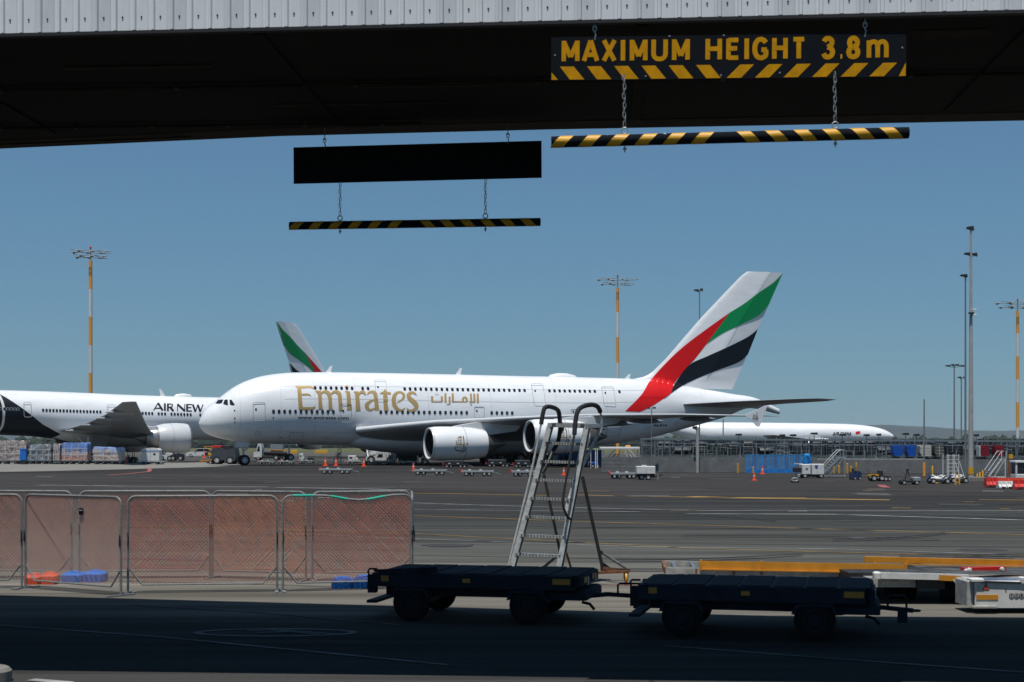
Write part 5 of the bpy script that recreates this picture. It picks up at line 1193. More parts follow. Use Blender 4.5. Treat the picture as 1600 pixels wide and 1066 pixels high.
for k, ch in enumerate('TCR'):
    c = T(1580.5+7.8*k, 931); rg = MB()
    rg.lathe([(-.007, .034), (-.007, .0335), (0.001, .034)], (c.x, 0, c.z), 'y', 24); rg.build('letter_ring', M_dark, root)
    ig = MB(); adv, sts = SL[ch]
    ig.lathe([(-.0085, .029), (-.0085, .0285), (-.006, .029)], (c.x, 0, c.z), 'y', 24); ig.build('letter_disc', M_lw2, root)
    lt = MB()
    for j, st in enumerate(sts): strip(lt, [(c.x+(p[0]-.38)*.036, c.z+(p[1]-.5)*.036, .0085) for p in st], lambda x, y, l: (x, -.0100-.0006*l, y), 1, 4, curve=len(st) > 2, lift=j)
    lt.build('lettering', M_dark, root)
for x in (x0+.9, x1-.5):
    for y in (.15, .48): wheel(root, .15, .14, (x, y, .15), rim=M_drim)
# ------------------------------------------------------------------ masts
def mast_h(px, ytop, Y): return HC+(HOR-ytop)/F*Y
def striped_mast(label, px, Y, tops, ytop, wpx, arms=True, base=0.0):
    x = (px-800)/F*Y; root = thing('light_mast', label, 'light mast', (x, Y, 0), 0, 'orange and white banded light masts')
    r = wpx/2/F*Y; ys = tops
    for i in range(len(ys)-1):
        za, zb = HC+(HOR-ys[i+1][0])/F*Y, HC+(HOR-ys[i][0])/F*Y; k0 = 1+.12*(i+1)/len(ys); k1 = 1+.12*i/len(ys)
        mb = MB(); mb.lathe([(max(0, za), r*k0*.95), (zb-.002, r*k1*.95)], axis='z', n=14); mb.build('pole_band', M_org if ys[i][1] == 'o' else M_wp if ys[i][1] == 'w' else M_pole, root, smooth='sm')
    zt = HC+(HOR-ys[0][0])/F*Y; z1 = mast_h(px, ytop, Y)
    build('top_pole', root, M_dpole, lambda m: m.tube([(0, 0, zt), (0, 0, z1)], r*.35, 6)); build('beacon', root, M_redp, lambda m: m.lathe([(z1, .1), (z1+.25, .22), (z1+.5, .1)], axis='z', n=8))
    for j, (dz, L_) in enumerate(((.82, 1.0), (.42, .82))):
        z = lerp(zt, z1, dz); W_ = 29/F*Y*L_
        for yy in (-1.2, 1.2):
            build('cross_arm', root, M_galv, lambda m: m.bar((-W_, yy, z-.12*yy*.5), (W_, yy, z-.25-.12*yy*.5), .12, .12))
        for k in range(6):
            xx = lerp(-W_, W_, (k+.3*(k % 2))/5.3); yy = -1.3 if k % 2 else 1.2
            build('floodlight', root, M_lgrey, lambda m: m.box(xx-.6*L_, xx+.6*L_, yy-.4, yy+.3, z-.02-.25*(k/5), z+.10-.25*(k/5)))
            build('floodlight_housing', root, M_dpole, lambda m: m.box(xx-.2, xx+.2, yy-.1, yy+.1, z-.34, z-.10))
        build('ring_frame', root, M_galv, lambda m: (m.bar((-W_*.5, -1.2, z-.1), (-W_*.5, 1.2, z-.1), .1, .1), m.bar((W_*.5, -1.2, z-.15), (W_*.5, 1.2, z-.15), .1, .1)))
    return root
striped_mast('orange and white banded light mast rising behind the airliner on the left', 141.5, 262, [(408, 'o'), (452, 'w'), (495, 'o'), (540, 'w'), (583, 'o'), (627, 'w'), (670, 'o'), (716.3, 'o')], 389, 6)
striped_mast('orange and white banded light mast rising between the lettering and the striped tail', 965, 320, [(450, 'o'), (488, 'w'), (527, 'o'), (567, 'w'), (607, 'o'), (647, 'w'), (680, 'o'), (712.8, 'o')], 433, 5)
striped_mast('orange and white banded light mast at the right edge of the yard', 1590, 300, [(486, 'o'), (521, 'w'), (557, 'o'), (593, 'w'), (629, 'o'), (668, 'w'), (697, 'g'), (713.8, 'g')], 470, 5)
def pole(label, px, Y, ytop, w0, w1, m, heads=(), band=None, cams=()):
    x = (px-800)/F*Y; root = thing('lamp_pole', label, 'lamp pole', (x, Y, 0), 0, 'grey floodlight poles'); zt = mast_h(px, ytop, Y)
    build('pole', root, m, lambda mb: mb.tube([(0, 0, 0), (0, 0, zt*.5), (0, 0, zt)], w0/2/F*Y, 12, r2=w1/2/F*Y))
    u = Y/F
    for hx, hy, hw, hh in heads:
        z = mast_h(px, hy, Y); X = (hx-px)*u
        hd = build('floodlight', root, M_dark, lambda mb: mb.prism([(X-hw*u/2, z-hh*u*.1), (X+hw*u/2, z-hh*u*.5), (X+hw*u*.4, z+hh*u*.5), (X-hw*u*.45, z+hh*u*.35)], -.25*hw*u, .25*hw*u))
        build('bracket', root, M_dpole, lambda mb: mb.bar((0, 0, z-hh*u*.8), (X, 0, z-hh*u*.2), .7*u, .7*u))
    if band: build('yellow_band', root, M_yel, lambda mb: mb.lathe([(band[0], w0/2*u*1.06), (band[1], w0/2*u*1.05)], axis='z', n=14))
    for cy in cams:
        z = mast_h(px, cy, Y); build('camera', root, M_wp if cy % 2 else M_dark, lambda mb: mb.bbox((1 if cy % 2 else -5)*u, (7 if cy % 2 else 3)*u, -.3, -.1, z-1.2*u, z+1.6*u, .02))
    return root
pole('tallest pale lamp pole with a yellow ring near its foot, right of the yard', 1517, 92, 358, 8.6, 3.0, M_pole, [(1516, 357, 11, 7), (1511, 397, 9, 5), (1523, 398, 8, 6)], (.44, .86), (485, 490, 493))
build('foot_block', [o for o in COL.objects if o.name.startswith('lamp_pole')][-1], M_conc, lambda m: m.bbox(-.1, .85, -.3, .3, 0, .27, .03))
pole('slimmer grey lamp pole standing just left of the tallest pale one', 1508.5, 110, 433, 3.5, 2.4, M_dpole, [(1506, 431, 11, 5)])
pole('thin grey pole with a flat row of lamps, left of the tallest pale pole', 1491, 190, 571, 3.0, 1.8, M_dpole, [(1481, 572, 8, 3), (1488, 570.5, 5, 3.5), (1495, 570.5, 7, 3), (1503, 572, 7, 3)])
pole('thin grey pole with two lamps close left of the tallest pole', 1502, 230, 589, 2.4, 1.7, M_dpole, [(1499, 590, 6, 3), (1507, 590, 5, 3)])
pole('plain short grey pole with an orange foot before the grey yard wall', 1444, 108, 624, 3.0, 2.0, M_dpole, [], None)
build('orange_foot', [o for o in COL.objects if o.name.startswith('lamp_pole')][-1], M_org, lambda m: m.lathe([(0, .11), (1.0, .11)], (0, 0, 0), 'z', 12))
pole('thin lamp pole rising from behind the striped tail leading edge', 1093, 300, 453, 2.2, 1.6, M_dpole, [(1088, 454, 8, 4), (1096, 453, 5, 5)])
pole('thin pole with small lamps standing in front of the big airliner wing', 1018, 122, 637, 1.8, 1.2, M_dpole, [(1013, 638, 5, 3), (1022, 637.5, 6, 3)])
pole('thick pale pole below the rear belly of the big airliner', 1090, 122, 668, 5.2, 5.0, M_pole, [(1086, 669, 8, 7)])
pole('pole with dark lamp heads above the yard wall behind the wing tip', 1130, 150, 655, 2.2, 2.0, M_pole, [])
# ------------------------------------------------------------------ equipment yard
wallY0, wallY1 = 123.0, 116.0
def yardY(px): return lerp(124.5, 116.5, (px-950)/650)
yard = thing('yard_wall', 'low grey block wall along the front of the equipment yard', 'wall', (0, 0, 0))
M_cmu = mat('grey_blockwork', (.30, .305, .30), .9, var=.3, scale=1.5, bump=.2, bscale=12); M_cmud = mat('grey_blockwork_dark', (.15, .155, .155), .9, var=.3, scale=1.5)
def wp(px, dy=0): Y = yardY(px)+dy; return Vector(((px-800)/F*Y, Y, 0))
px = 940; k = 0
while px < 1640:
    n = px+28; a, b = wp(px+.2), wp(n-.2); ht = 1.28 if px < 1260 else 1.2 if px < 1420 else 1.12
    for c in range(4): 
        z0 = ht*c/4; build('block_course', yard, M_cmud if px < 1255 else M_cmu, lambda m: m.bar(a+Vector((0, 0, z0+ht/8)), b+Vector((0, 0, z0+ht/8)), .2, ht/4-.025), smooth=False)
    px = n; k += 1
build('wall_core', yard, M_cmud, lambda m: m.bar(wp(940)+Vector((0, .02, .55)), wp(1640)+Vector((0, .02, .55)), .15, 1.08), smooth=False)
# steel racks: posts, rails, diagonal braces
M_rack = mat('blue_grey_steel', (.19, .225, .235), .55, .3, var=.3, scale=2)
yr = thing('equipment_rack', 'long two-tier blue-grey steel rack with many posts behind the grey wall', 'rack', (0, 0, 0))
rnd = random.Random(4)
posts = []; px = 1003
while px < 1640:
    for dy in (3.0, 8.0):
        q = wp(px+(4 if dy > 5 else 0), dy); zt = 2.75+rnd.uniform(-.08, .22)
        build('post', yr, M_rack, lambda m: m.box(q.x-.045, q.x+.045, q.y-.05, q.y+.05, 0, zt), smooth=False)
    posts.append(px); px += rnd.choice([12, 15, 18, 20])
for dy, zs in ((3.0, (1.32, 2.45, 2.78)), (8.0, (1.4, 2.2, 2.85)), (13, (1.5, 2.9))):
    for z in zs: build('rail', yr, M_rack, lambda m: m.bar(wp(1000, dy)+Vector((0, 0, z)), wp(1640, dy)+Vector((0, 0, z-.25 if z > 2 else z-.1)), .08, .075), smooth=False)
for i in range(0, len(posts)-1):
    z = 2.75-.2*(posts[i]-1000)/600
    build('cross_rail', yr, M_rack, lambda m: m.bar(wp(posts[i], 3.0)+Vector((0, 0, z)), wp(posts[i]+4, 13)+Vector((0, 0, z)), .07, .07), smooth=False)
    if i % 3 == 0: build('brace', yr, M_rack, lambda m: m.bar(wp(posts[i], 3.02)+Vector((0, 0, 1.35)), wp(posts[i+1], 3.02)+Vector((0, 0, 2.4)), .045, .045), smooth=False)
    if i % 4 == 1: build('stub', yr, M_galv, lambda m: m.bar(wp(posts[i]-3, 2.5)+Vector((0, 0, 1.45)), wp(posts[i]+2, 2.5)+Vector((0, 0, 1.15)), .06, .06), smooth=False)
M_rack2 = mat('pale_rack_steel', (.30, .33, .34), .5, .3, var=.3, scale=2)
px = 1005.0
while px < 1636:
    q = wp(px, 2.7); zt = rnd.choice([2.3, 2.5, 2.85, 3.0]); lean = rnd.uniform(-.02, .05)
    build('picket', yr, M_rack2 if rnd.random() < .35 else M_rack, lambda m: m.bar((q.x, q.y, rnd.choice([1.1, 1.1, 1.7])), (q.x+lean, q.y, zt), .035, .035), smooth=False)
    px += rnd.uniform(4.5, 9)
for k in range(26):
    a_, b_ = rnd.uniform(1010, 1600), rnd.uniform(8, 26); z_ = rnd.choice([1.5, 1.9, 2.1, 2.6])
    build('strut', yr, M_rack2, lambda m: m.bar(wp(a_, 4.5)+Vector((0, 0, z_)), wp(a_+b_, 4.5)+Vector((0, 0, z_+rnd.uniform(-.5, .5))), .05, .05), smooth=False)
# dark stored gear on the racks: tarpaulin covered loads
M_tarp = [mat('dark_tarpaulin', (.016, .020, .026), .5, var=.6, scale=1.5), mat('slate_tarpaulin', (.035, .045, .055), .6, var=.5, scale=2), mat('grey_crate_plastic', (.10, .115, .12), .6, var=.4, scale=2), mat('deep_green_crate', (.02, .035, .032), .6, var=.4)]
def load_bundle(label, px, dy, w_, h_, z, m, kind):
    q = wp(px, dy); o = thing('covered_load', label, 'covered load', (q.x, q.y, z), 0, 'covered loads stored on the rack')
    u = q.y/F; W_ = w_*u
    if kind == 0:
        mb = MB(); n = 12; rings = []
        for k in range(8):
            t = k/7; x = lerp(-W_/2, W_/2, t); s_ = .9+.1*math.sin(PI*t); rings.append([(x, .7*s_*math.cos(a), h_*.5+h_*.5*s_*math.sin(a)*(1 if math.sin(a) < 0 else .9+.1*math.cos(3*t*PI))) for a in [2*PI*j/n for j in range(n)]])
        mb.loft(rings); mb.build('cover', m, o, smooth='sm')
    else:
        mb = MB(); mb.bbox(-W_/2, W_/2, -.6, .6, 0, h_*.96, .06); mb.build('crate', m, o)
        for k in range(1, 3): mb = MB(); mb.box(-W_/2-.01, W_/2+.01, -.62, -.6, h_*k/3-.02, h_*k/3+.02); mb.build('batten', M_tarp[2], o)
    return o
LM = [(1012, 'left end of the rack'), (1040, 'beyond the white stairs'), (1066, 'above the yellow generator'), (1093, 'crossed by the thick pale pole'), (1118, 'above the red extinguisher'), (1143, 'left of the blue netting'), (1170, 'above the left end of the blue netting'), (1196, 'above the two cones'), (1222, 'above the right part of the netting'), (1249, 'above the blue tarpaulin bundle'), (1277, 'above the boxy white unit'), (1303, 'behind the lattice steps'), (1329, 'above the dark blue tug'),
      (1356, 'above the yellow lift cart'), (1381, 'just left of the blue containers'), (1489, 'behind the white scaffold'), (1514, 'crossed by the tallest pale pole'), (1584, 'above the brown boards'), (1606, 'at the right edge of the photo')]
NM = ['low dark tarpaulin bundle', 'slate coloured wrapped bundle', 'grey plastic crate', 'dark green crate']
for px, where in LM:
    w_ = rnd.uniform(20, 25); mi = rnd.choice([0, 0, 1, 0, 1, 3]); kind = rnd.choice([0, 1, 1])
    load_bundle('%s in the lower tier, %s' % (NM[mi], where), px, 6, w_, rnd.uniform(.75, 1.0), 1.42, M_tarp[mi], kind)
    if rnd.random() < .85: m2 = (mi+1) % 2; load_bundle('%s in the upper tier, %s' % (NM[m2], where), px, 10.5, w_*.95, rnd.uniform(.4, .62), 2.2, M_tarp[m2], 1-kind)
back = thing('yard_screen', 'dark mesh screen closing the rear of the equipment yard', 'screen', (0, 0, 0))
for k in range(22): a, b = wp(1003+k*29, 14), wp(1003+k*29+28.4, 14); build('screen_sheet', back, M_tarp[1 if k % 3 else 0], lambda m: m.bar(a+Vector((0, 0, 1.42)), b+Vector((0, 0, 1.42)), .05, 2.82-.06*(k % 2)), smooth=False)
# air cargo containers on the rack
def container(label, px, w_, m, strap):
    q = wp(px, 2.3); u = q.y/F; W_ = w_*u; H_ = 17.5*u; o = thing('cargo_container', label, 'cargo container', (q.x, q.y, 1.36), 0, 'small cargo containers on the rack')
    mb = MB(); c = W_*.14; mb.prism([(-W_/2+c, 0), (W_/2-c*.3, 0), (W_/2, H_*.15), (W_/2, H_*.9), (W_/2-c*.3, H_), (-W_/2+c*.3, H_), (-W_/2, H_*.92), (-W_/2, H_*.3)], -.5, .5); mb.build('shell', m, o)
    for k in range(1, 4): mb = MB(); mb.box(-W_/2+.01, W_/2-.01, -.515, -.5, H_*k/4-.015, H_*k/4+.015); mb.build('rib', strap, o)
    mb = MB(); mb.box(-W_*.03, W_*.03, -.52, -.502, .02, H_*.97); mb.build('door_bar', strap, o)
M_ub = mat('container_blue', (.008, .09, .42), .4, var=.15); M_um = mat('container_maroon', (.22, .01, .02), .45, var=.2); M_uc = mat('container_cream', (.50, .48, .42), .5, var=.2); M_ud = mat('container_dark', (.09, .085, .075), .6, var=.3)
for lb, px, w_, m in (('left of the two bright blue containers on the rack', 1401, 14, M_ub), ('right of the two bright blue containers, beside the cream one', 1422, 13, M_ub), ('cream container with horizontal ribs next to the blue pair', 1444, 17, M_uc), ('dull dark container with pale fittings right of the cream one', 1465, 13, M_ud), ('maroon container right of the tallest pale pole', 1536, 13, M_um), ('second maroon container, behind the thin white stair rails', 1559, 13, M_um)):
    container(lb, px, w_, m, M_um if m is M_um else M_ub if m is M_ub else M_uc)
q = wp(1530, 2.3); mb = MB(); mb.bbox(-.12, .12, -.45, .45, 0, .85, .02); o = tag(mb.build('container_panel', M_wp), 'narrow white panel against the left side of the maroon container', 'panel'); o.location = (q.x, q.y, 1.36)
# flood lamps along the rack top
for lb, px, dy, w_ in (('leftmost square lamp on the rack top, near the wing tip', 1154, 6, 10), ('lamp on a short post, second along the rack top', 1222, 6, 9), ('third lamp on the rack top, tilted to the right', 1239, 6, 10), ('flat dark lamp in the middle of the far airliner body', 1272, 6, 11), ('lamp left of the far airliner lettering', 1316, 6, 10), ('lamp over the red dash of the far airliner', 1354, 6, 9), ('small lamp below the nose of the far airliner', 1373, 6, 7), ('rectangular lamp just right of the far airliner nose', 1415, 6, 10), ('tilted lamp right of the far airliner nose', 1432, 6, 9), ('dark lamp right of the tallest pale pole', 1525, 6, 8)):
    q = wp(px, dy); u = q.y/F; o = thing('yard_lamp', lb, 'yard lamp', (q.x, q.y, 0), 0, 'flood lamps along the rack top'); z = 3.0+rnd.uniform(0, .2)
    build('post', o, M_rack, lambda m: m.box(-.025, .025, -.025, .025, 0, z)); build('lamp_head', o, M_dark, lambda m: m.prism([(-w_*u/2, z), (w_*u/2, z-.02), (w_*u*.42, z+.17), (-w_*u*.4, z+.15)], -.2, .2))
# blue netted cage section and blue tarp heap
cg = thing('netted_cage', 'bright blue netted fence section in front of the wall', 'cage', (0, 0, 0))
M_net = mat('blue_netting', (.01, .20, .58), .55, var=.4, scale=5); M_net2 = mat('blue_netting_light', (.02, .30, .70), .55, var=.4, scale=5)
for k in range(12):
    a, b = wp(1166+k*8.4, -.8), wp(1166+k*8.4+7.9, -.8)
    build('cage_post', cg, M_net2, lambda m: m.box(a.x-.03, a.x+.03, a.y-.03, a.y+.03, 0, 1.5))
    nt_ = MB(); 
    for j in range(9): z = .1+j*.155; nt_.bar(a+Vector((0, 0, z)), b+Vector((0, 0, z+.03*(j % 2))), .02, .035)
    for j in range(4): p = lerp(a, b, (j+.5)/4); nt_.bar(p+Vector((0, 0, .05)), p+Vector((.05, 0, 1.45)), .02, .03)
    o = nt_.build('netting', M_net if k % 2 else M_net2, cg); o['kind'] = 'stuff'
for z in (.06, 1.47): build('cage_rail', cg, M_net2, lambda m: m.bar(wp(1166, -.8)+Vector((0, 0, z)), wp(1267, -.8)+Vector((0, 0, z)), .05, .05))
build('base_strip', cg, M_net, lambda m: m.bar(wp(1166, -.9)+Vector((0, 0, .15)), wp(1240, -.9)+Vector((0, 0, .15)), .05, .3))
q = wp(1261, -.5); mb = MB(); mb.loft([[(math.cos(a)*.36*k+.03*math.sin(3*a+z*9), math.sin(a)*.3*k, z) for a in [2*PI*j/14 for j in range(14)]] for z, k in ((0, 1), (.9, 1.05), (1.25, .95), (1.5, .7), (1.58, .2))]); o = tag(mb.build('tarp_bundle', M_net2, smooth='sm'), 'upright blue tarpaulin bundle at the right end of the blue netting', 'tarpaulin'); o.location = q
# posts standing in front of the wall
for i, (px, h_, lb) in enumerate(((1153, .75, 'beside the left end of the blue netting'), (1177, .5, 'in front of the blue netting'), (1303, .55, 'left of the narrow pair by the white unit'), (1311, .6, 'right of the pair by the white unit'), (1324, .8, 'first of three marks left of the small tug'), (1330, .55, 'middle of three left of the small tug'), (1338, .85, 'last of three left of the small tug'))):
    q = wp(px, -1.2); mb = MB(); mb.lathe([(0, .075), (h_-.03, .075), (h_, .05)], axis='z', n=12); o = mb.build('bollard', M_yel, smooth='sm'); o.location = q; tag(o, 'slim yellow bollard '+lb, 'bollard', 'slim yellow bollards')
# far left part of the yard: blue containers, high loader
def crate(name, label, cat, px0, px1, ybot, ytop, m, dp=2.0, group=None, ribs=4, dy=0, mr=None):
    a, b = G(px0, ybot), G(px1, ybot); Y = a.y+dy; x0 = (px0-800)/F*Y; x1 = (px1-800)/F*Y; z1 = (ybot-ytop)/F*Y
    o = thing(name, label, cat, ((x0+x1)/2, Y+dp/2, 0), 0, group); w2 = (x1-x0)/2
    build('shell', o, m, lambda mm: mm.bbox(-w2, w2, -dp/2, dp/2, .12, z1, .04))
    for k in range(ribs): x = lerp(-w2+.1, w2-.1, k/max(1, ribs-1)); build('rib', o, mr or m, lambda mm: mm.box(x-.03, x+.03, -dp/2-.025, -dp/2+.0, .15, z1-.05))
    for x in (-w2+.25, w2-.25): build('skid', o, M_dark, lambda mm: mm.box(x-.12, x+.12, -dp/2+.1, dp/2-.1, 0, .12))
    return o
crate('shipping_container', 'dull orange steel container just right of the airliner main wheels', 'container', 822, 838, 727, 704, mat('orange_container', (.34, .11, .05), .6, var=.2))
crate('shipping_container', 'blue steel container under the second engine of the big airliner', 'container', 871, 905, 728, 700, mat('steel_blue_container', (.02, .12, .34), .55, var=.3), ribs=7)
crate('shipping_container', 'blue container behind the white steel stairs', 'container', 907, 940, 729, 703, mat('steel_blue_container', (.02, .12, .34)), ribs=7)
crate('foil_wrapped_load', 'square pale grey wrapped load seen between the ladder rails', 'wrapped load', 864, 890, 728, 711, mat('grey_wrap', (.30, .33, .36), .4, var=.35, scale=2))
def steps(name, label, px0, px1, ybot, ytop, m=M_wp, lean=1, group='aircraft access steps'):
    a = G(px0, ybot); Y = a.y; x0, x1 = (px0-800)/F*Y, (px1-800)/F*Y; z1 = (ybot-ytop)/F*Y; L_ = x1-x0
    o = thing(name, label, 'access steps', (x0, Y, 0), 0, group)
    for y in (0, .9):
        build('stringer', o, m, lambda mm: mm.bar((0 if lean > 0 else L_, y, .15), (L_*.75 if lean > 0 else L_*.25, y, z1*.72), .05, .09)); build('handrail', o, m, lambda mm: mm.tube([(0 if lean > 0 else L_, y, .55), (L_*.75 if lean > 0 else L_*.25, y, z1), (L_ if lean > 0 else 0, y, z1), (L_ if lean > 0 else 0, y, z1*.7)], .025, 6))
        build('leg', o, m, lambda mm: mm.bar((L_*.95 if lean > 0 else L_*.05, y, 0), (L_*.95 if lean > 0 else L_*.05, y, z1*.72), .05, .05)); build('diagonal', o, m, lambda mm: mm.bar((L_*.3, y, .1), (L_*.9 if lean > 0 else L_*.1, y, z1*.68), .035, .035))
    for k in range(8): t = (k+.5)/8; x = lerp(0, L_*.75, t) if lean > 0 else lerp(L_, L_*.25, t); build('tread', o, M_galv, lambda mm: mm.box(x-.12, x+.12, 0, .9, lerp(.15, z1*.72, t)-.02, lerp(.15, z1*.72, t)+.02))
    build('platform', o, M_galv, lambda mm: mm.box(min(L_*.72, L_) if lean > 0 else 0, L_ if lean > 0 else L_*.28, 0, .9, z1*.70, z1*.74)); build('base', o, m, lambda mm: mm.box(0, L_, 0, .9, .06, .14))
    return o
steps('access_steps', 'white steel stairs climbing right, under a flat white deck below the rear belly', 944, 968, 730, 702)
steps('access_steps', 'white steel stairs climbing left, right of the other stairs below the rear belly', 978, 1000, 731, 702, lean=-1)
dk = thing('white_gantry', 'flat white deck carried on thin posts over the two white stairs', 'gantry', G(930, 732)); u = dk.location.y/F
build('deck', dk, M_wp, lambda m: m.bbox(8*u, 70*u, 0, 2, 30*u, 33.5*u, .05)); build('beacon', dk, M_org, lambda m: m.bbox(48*u, 56*u, .5, 1, 33.6*u, 36*u, .05))
for x in (0, 3, 12, 66): build('post', dk, M_wp, lambda m: m.box(x*u, x*u+.07, .2, .3, 0, 31*u))
for x in (-6, 2): build('post', dk, M_wp, lambda m: m.box(x*u, x*u+.06, 1.5, 1.6, 0, 26*u))
steps('access_steps', 'white lattice steps with a cage platform between the white unit and the small tug', 1283, 1322, 746, 703, M_galv)
steps('access_steps', 'white steel stairs with long slanted rails in front of the maroon containers', 1545, 1572, 748, 705, M_wp)
o = thing('steel_scaffold', 'square white tube scaffold tower left of the tallest pale pole', 'scaffold', G(1480, 753), 0); u = o.location.y/F
for x in (0, 9, 18): 
    for y in (0, .9): build('upright', o, M_wp, lambda m: m.box(x*u-.02, x*u+.02, y-.02, y+.02, 0, 43*u))
for k in range(7): build('rung', o, M_wp, lambda m: m.bar((0, 0, (5+6*k)*u), (18*u, 0, (5+6*k)*u), .035, .035))
build('stay', o, M_wp, lambda m: m.bar((18*u, 0, 35*u), (29*u, 0, 0), .04, .04)); build('stay', o, M_wp, lambda m: m.bar((18*u, .9, 35*u), (29*u, .9, 0), .04, .04)); build('foot_frame', o, M_wp, lambda m: (m.bar((-5*u, 0, .05), (29*u, 0, .05), .05, .06), m.bar((-5*u, .9, .05), (29*u, .9, .05), .05, .06)))
# sign board between the cages
o = thing('yellow_board_sign', 'yellow board on a grey post in front of the wall, left of the blue netting', 'sign', G(1080, 736)); u = o.location.y/F
build('post', o, M_pole, lambda m: m.box(-.04, .04, 0, .08, 0, 27*u)); build('board', o, mat('faded_yellow_board', (.38, .2, .02), .6), lambda m: m.bbox(-4*u, 6*u, -.06, -.01, 27*u, 37*u, .01)); build('board_frame', o, M_dark, lambda m: m.box(-2*u, 4*u, -.08, -.062, 30*u, 34*u))
# ------------------------------------------------------------------ ground equipment
def dolly(label, px0, px1, ybot, rz=0.0, flip=1, m=None):
    a = G(px0, ybot); u = a.y/F; L_ = (px1-px0)*u; o = thing('cargo_dolly', label, 'dolly', ((px0+px1)/2*u-800*u, a.y, 0), rz, 'empty cargo dollies on the apron'); L2 = L_/2*.86
    for y in (-.7, .7): build('side_rail', o, m or M_alum, lambda mm: mm.bar((-L2, y, .36), (L2, y, .36), .08, .13))
    for x in (-L2, L2): build('end_rail', o, m or M_alum, lambda mm: mm.bar((x, -.7, .36), (x, .7, .36), .06, .12))
    for k in range(7): x = lerp(-L2+.15, L2-.15, k/6); build('roller', o, M_steel, lambda mm: mm.tube([(x, -.65, .39), (x, .65, .39)], .035, 6))
    build('under_frame', o, M_dark, lambda mm: mm.box(-L2*.8, L2*.8, -.15, .15, .2, .3))
    for x in (-L2*.72, -L2*.38, L2*.42, L2*.74):
        for y in (-.5, .5): wheel(o, .17, .12, (x, y, .17))
    build('drawbar', o, M_galv, lambda mm: mm.bar((flip*L2, 0, .3), (flip*L_*.62, 0, .15), .05, .05)); build('bumper', o, M_redp, lambda mm: mm.bbox(-flip*L2-.12, -flip*L2+.02, -.15, .15, .25, .5, .03))
    for x in (-L2*.5, L2*.2): build('stop', o, M_wp, lambda mm: mm.box(x-.1, x+.1, -.66, -.58, .42, .5))
    return o
dolly('empty silver dolly out on the dark apron below the web address', 497, 554, 740.5)
dolly('empty silver dolly in front of the first engine', 642, 702, 742.5)
dolly('empty silver dolly between the first engine and the ladder', 718, 775, 744)
dolly('empty silver dolly partly behind the ladder', 797, 842, 744.5)
dolly('empty silver dolly coupled left of the small white generator', 950, 998, 748)
def cone(label, px, ybot, h=None):
    a = G(px, ybot); u = a.y/F; H_ = (h or 13)*u; o = thing('traffic_cone', label, 'cone', a, 0, 'orange traffic cones'); r = H_*.2
    build('cone_body', o, M_cone, lambda m: m.lathe([(.03, r*1.05), (H_*.5, r*.62), (H_, r*.22)], axis='z', n=12)); build('cone_base', o, M_cone, lambda m: m.bbox(-r*1.6, r*1.6, -r*1.6, r*1.6, 0, .04, .01)); build('reflective_band', o, M_wp, lambda m: m.lathe([(H_*.52, r*.62), (H_*.68, r*.47)], axis='z', n=12))
for lb, px, yb in (('cone left of the forward pair below the belly', 508.5, 728), ('cone right of the forward pair below the belly', 525, 728), ('lone cone in front of the low loader left of the first engine', 568.5, 729), ('cone below the intake of the first engine', 646, 736), ('cone seen through the ladder', 881, 743), ('cone by the white stairs under the rear belly', 990, 732), ('nearer cone in front of the blue netting', 1178.5, 751), ('farther cone in front of the blue netting', 1191.5, 741), ('cone between the wrapped pallets and the small tractor', 197, 723.5), ('small cone beside the black and white car', 319, 716), ('cone behind the service truck near the nose wheels', 453, 718)):
    cone('orange '+lb, px, yb, 13 if yb > 725 else 11)
# wrapped cargo pallets on dollies, left
M_w1 = mat('brown_wrapped_freight', (.42, .35, .32), .35, var=.75, scale=2.6, bump=.6, bscale=4, spec=.8); M_w2 = mat('silver_foil_freight', (.42, .43, .45), .25, .5, var=.6, scale=2.5, bump=.8, bscale=3)
def net_mat(name, c1, c2):
    m = bpy.data.materials.new(name); m.use_nodes = True; n = m.node_tree; b = n.nodes['Principled BSDF']; L = n.links.new; tc = n.nodes.new('ShaderNodeTexCoord'); sp = n.nodes.new('ShaderNodeSeparateXYZ'); L(tc.outputs['Object'], sp.inputs[0])
    nz = n.nodes.new('ShaderNodeTexNoise'); nz.inputs['Scale'].default_value = 2.2; nz.inputs['Detail'].default_value = 5; L(tc.outputs['Object'], nz.inputs['Vector'])
    a = n.nodes.new('ShaderNodeMath'); a.operation = 'MULTIPLY_ADD'; a.inputs[1].default_value = 2.6; L(nz.outputs[0], a.inputs[0]); L(sp.outputs[2], a.inputs[2])
    r = n.nodes.new('ShaderNodeValToRGB'); mr = n.nodes.new('ShaderNodeMapRange'); mr.inputs[1].default_value = 1.3; mr.inputs[2].default_value = 3.4; L(a.outputs[0], mr.inputs[0]); L(mr.outputs[0], r.inputs[0])
    r.color_ramp.elements[0].color = (*c2, 1); r.color_ramp.elements[1].color = (*c1, 1); e = r.color_ramp.elements.new(.45); e.color = (.42, .36, .36, 1); e = r.color_ramp.elements.new(.6); e.color = (*c1, 1)
    L(r.outputs[0], b.inputs['Base Color']); b.inputs['Roughness'].default_value = .4; return m
M_w3 = net_mat('blue_net_freight', (.12, .22, .50), (.46, .22, .16)); M_w4 = net_mat('blue_film_freight', (.22, .32, .55), (.48, .36, .30))
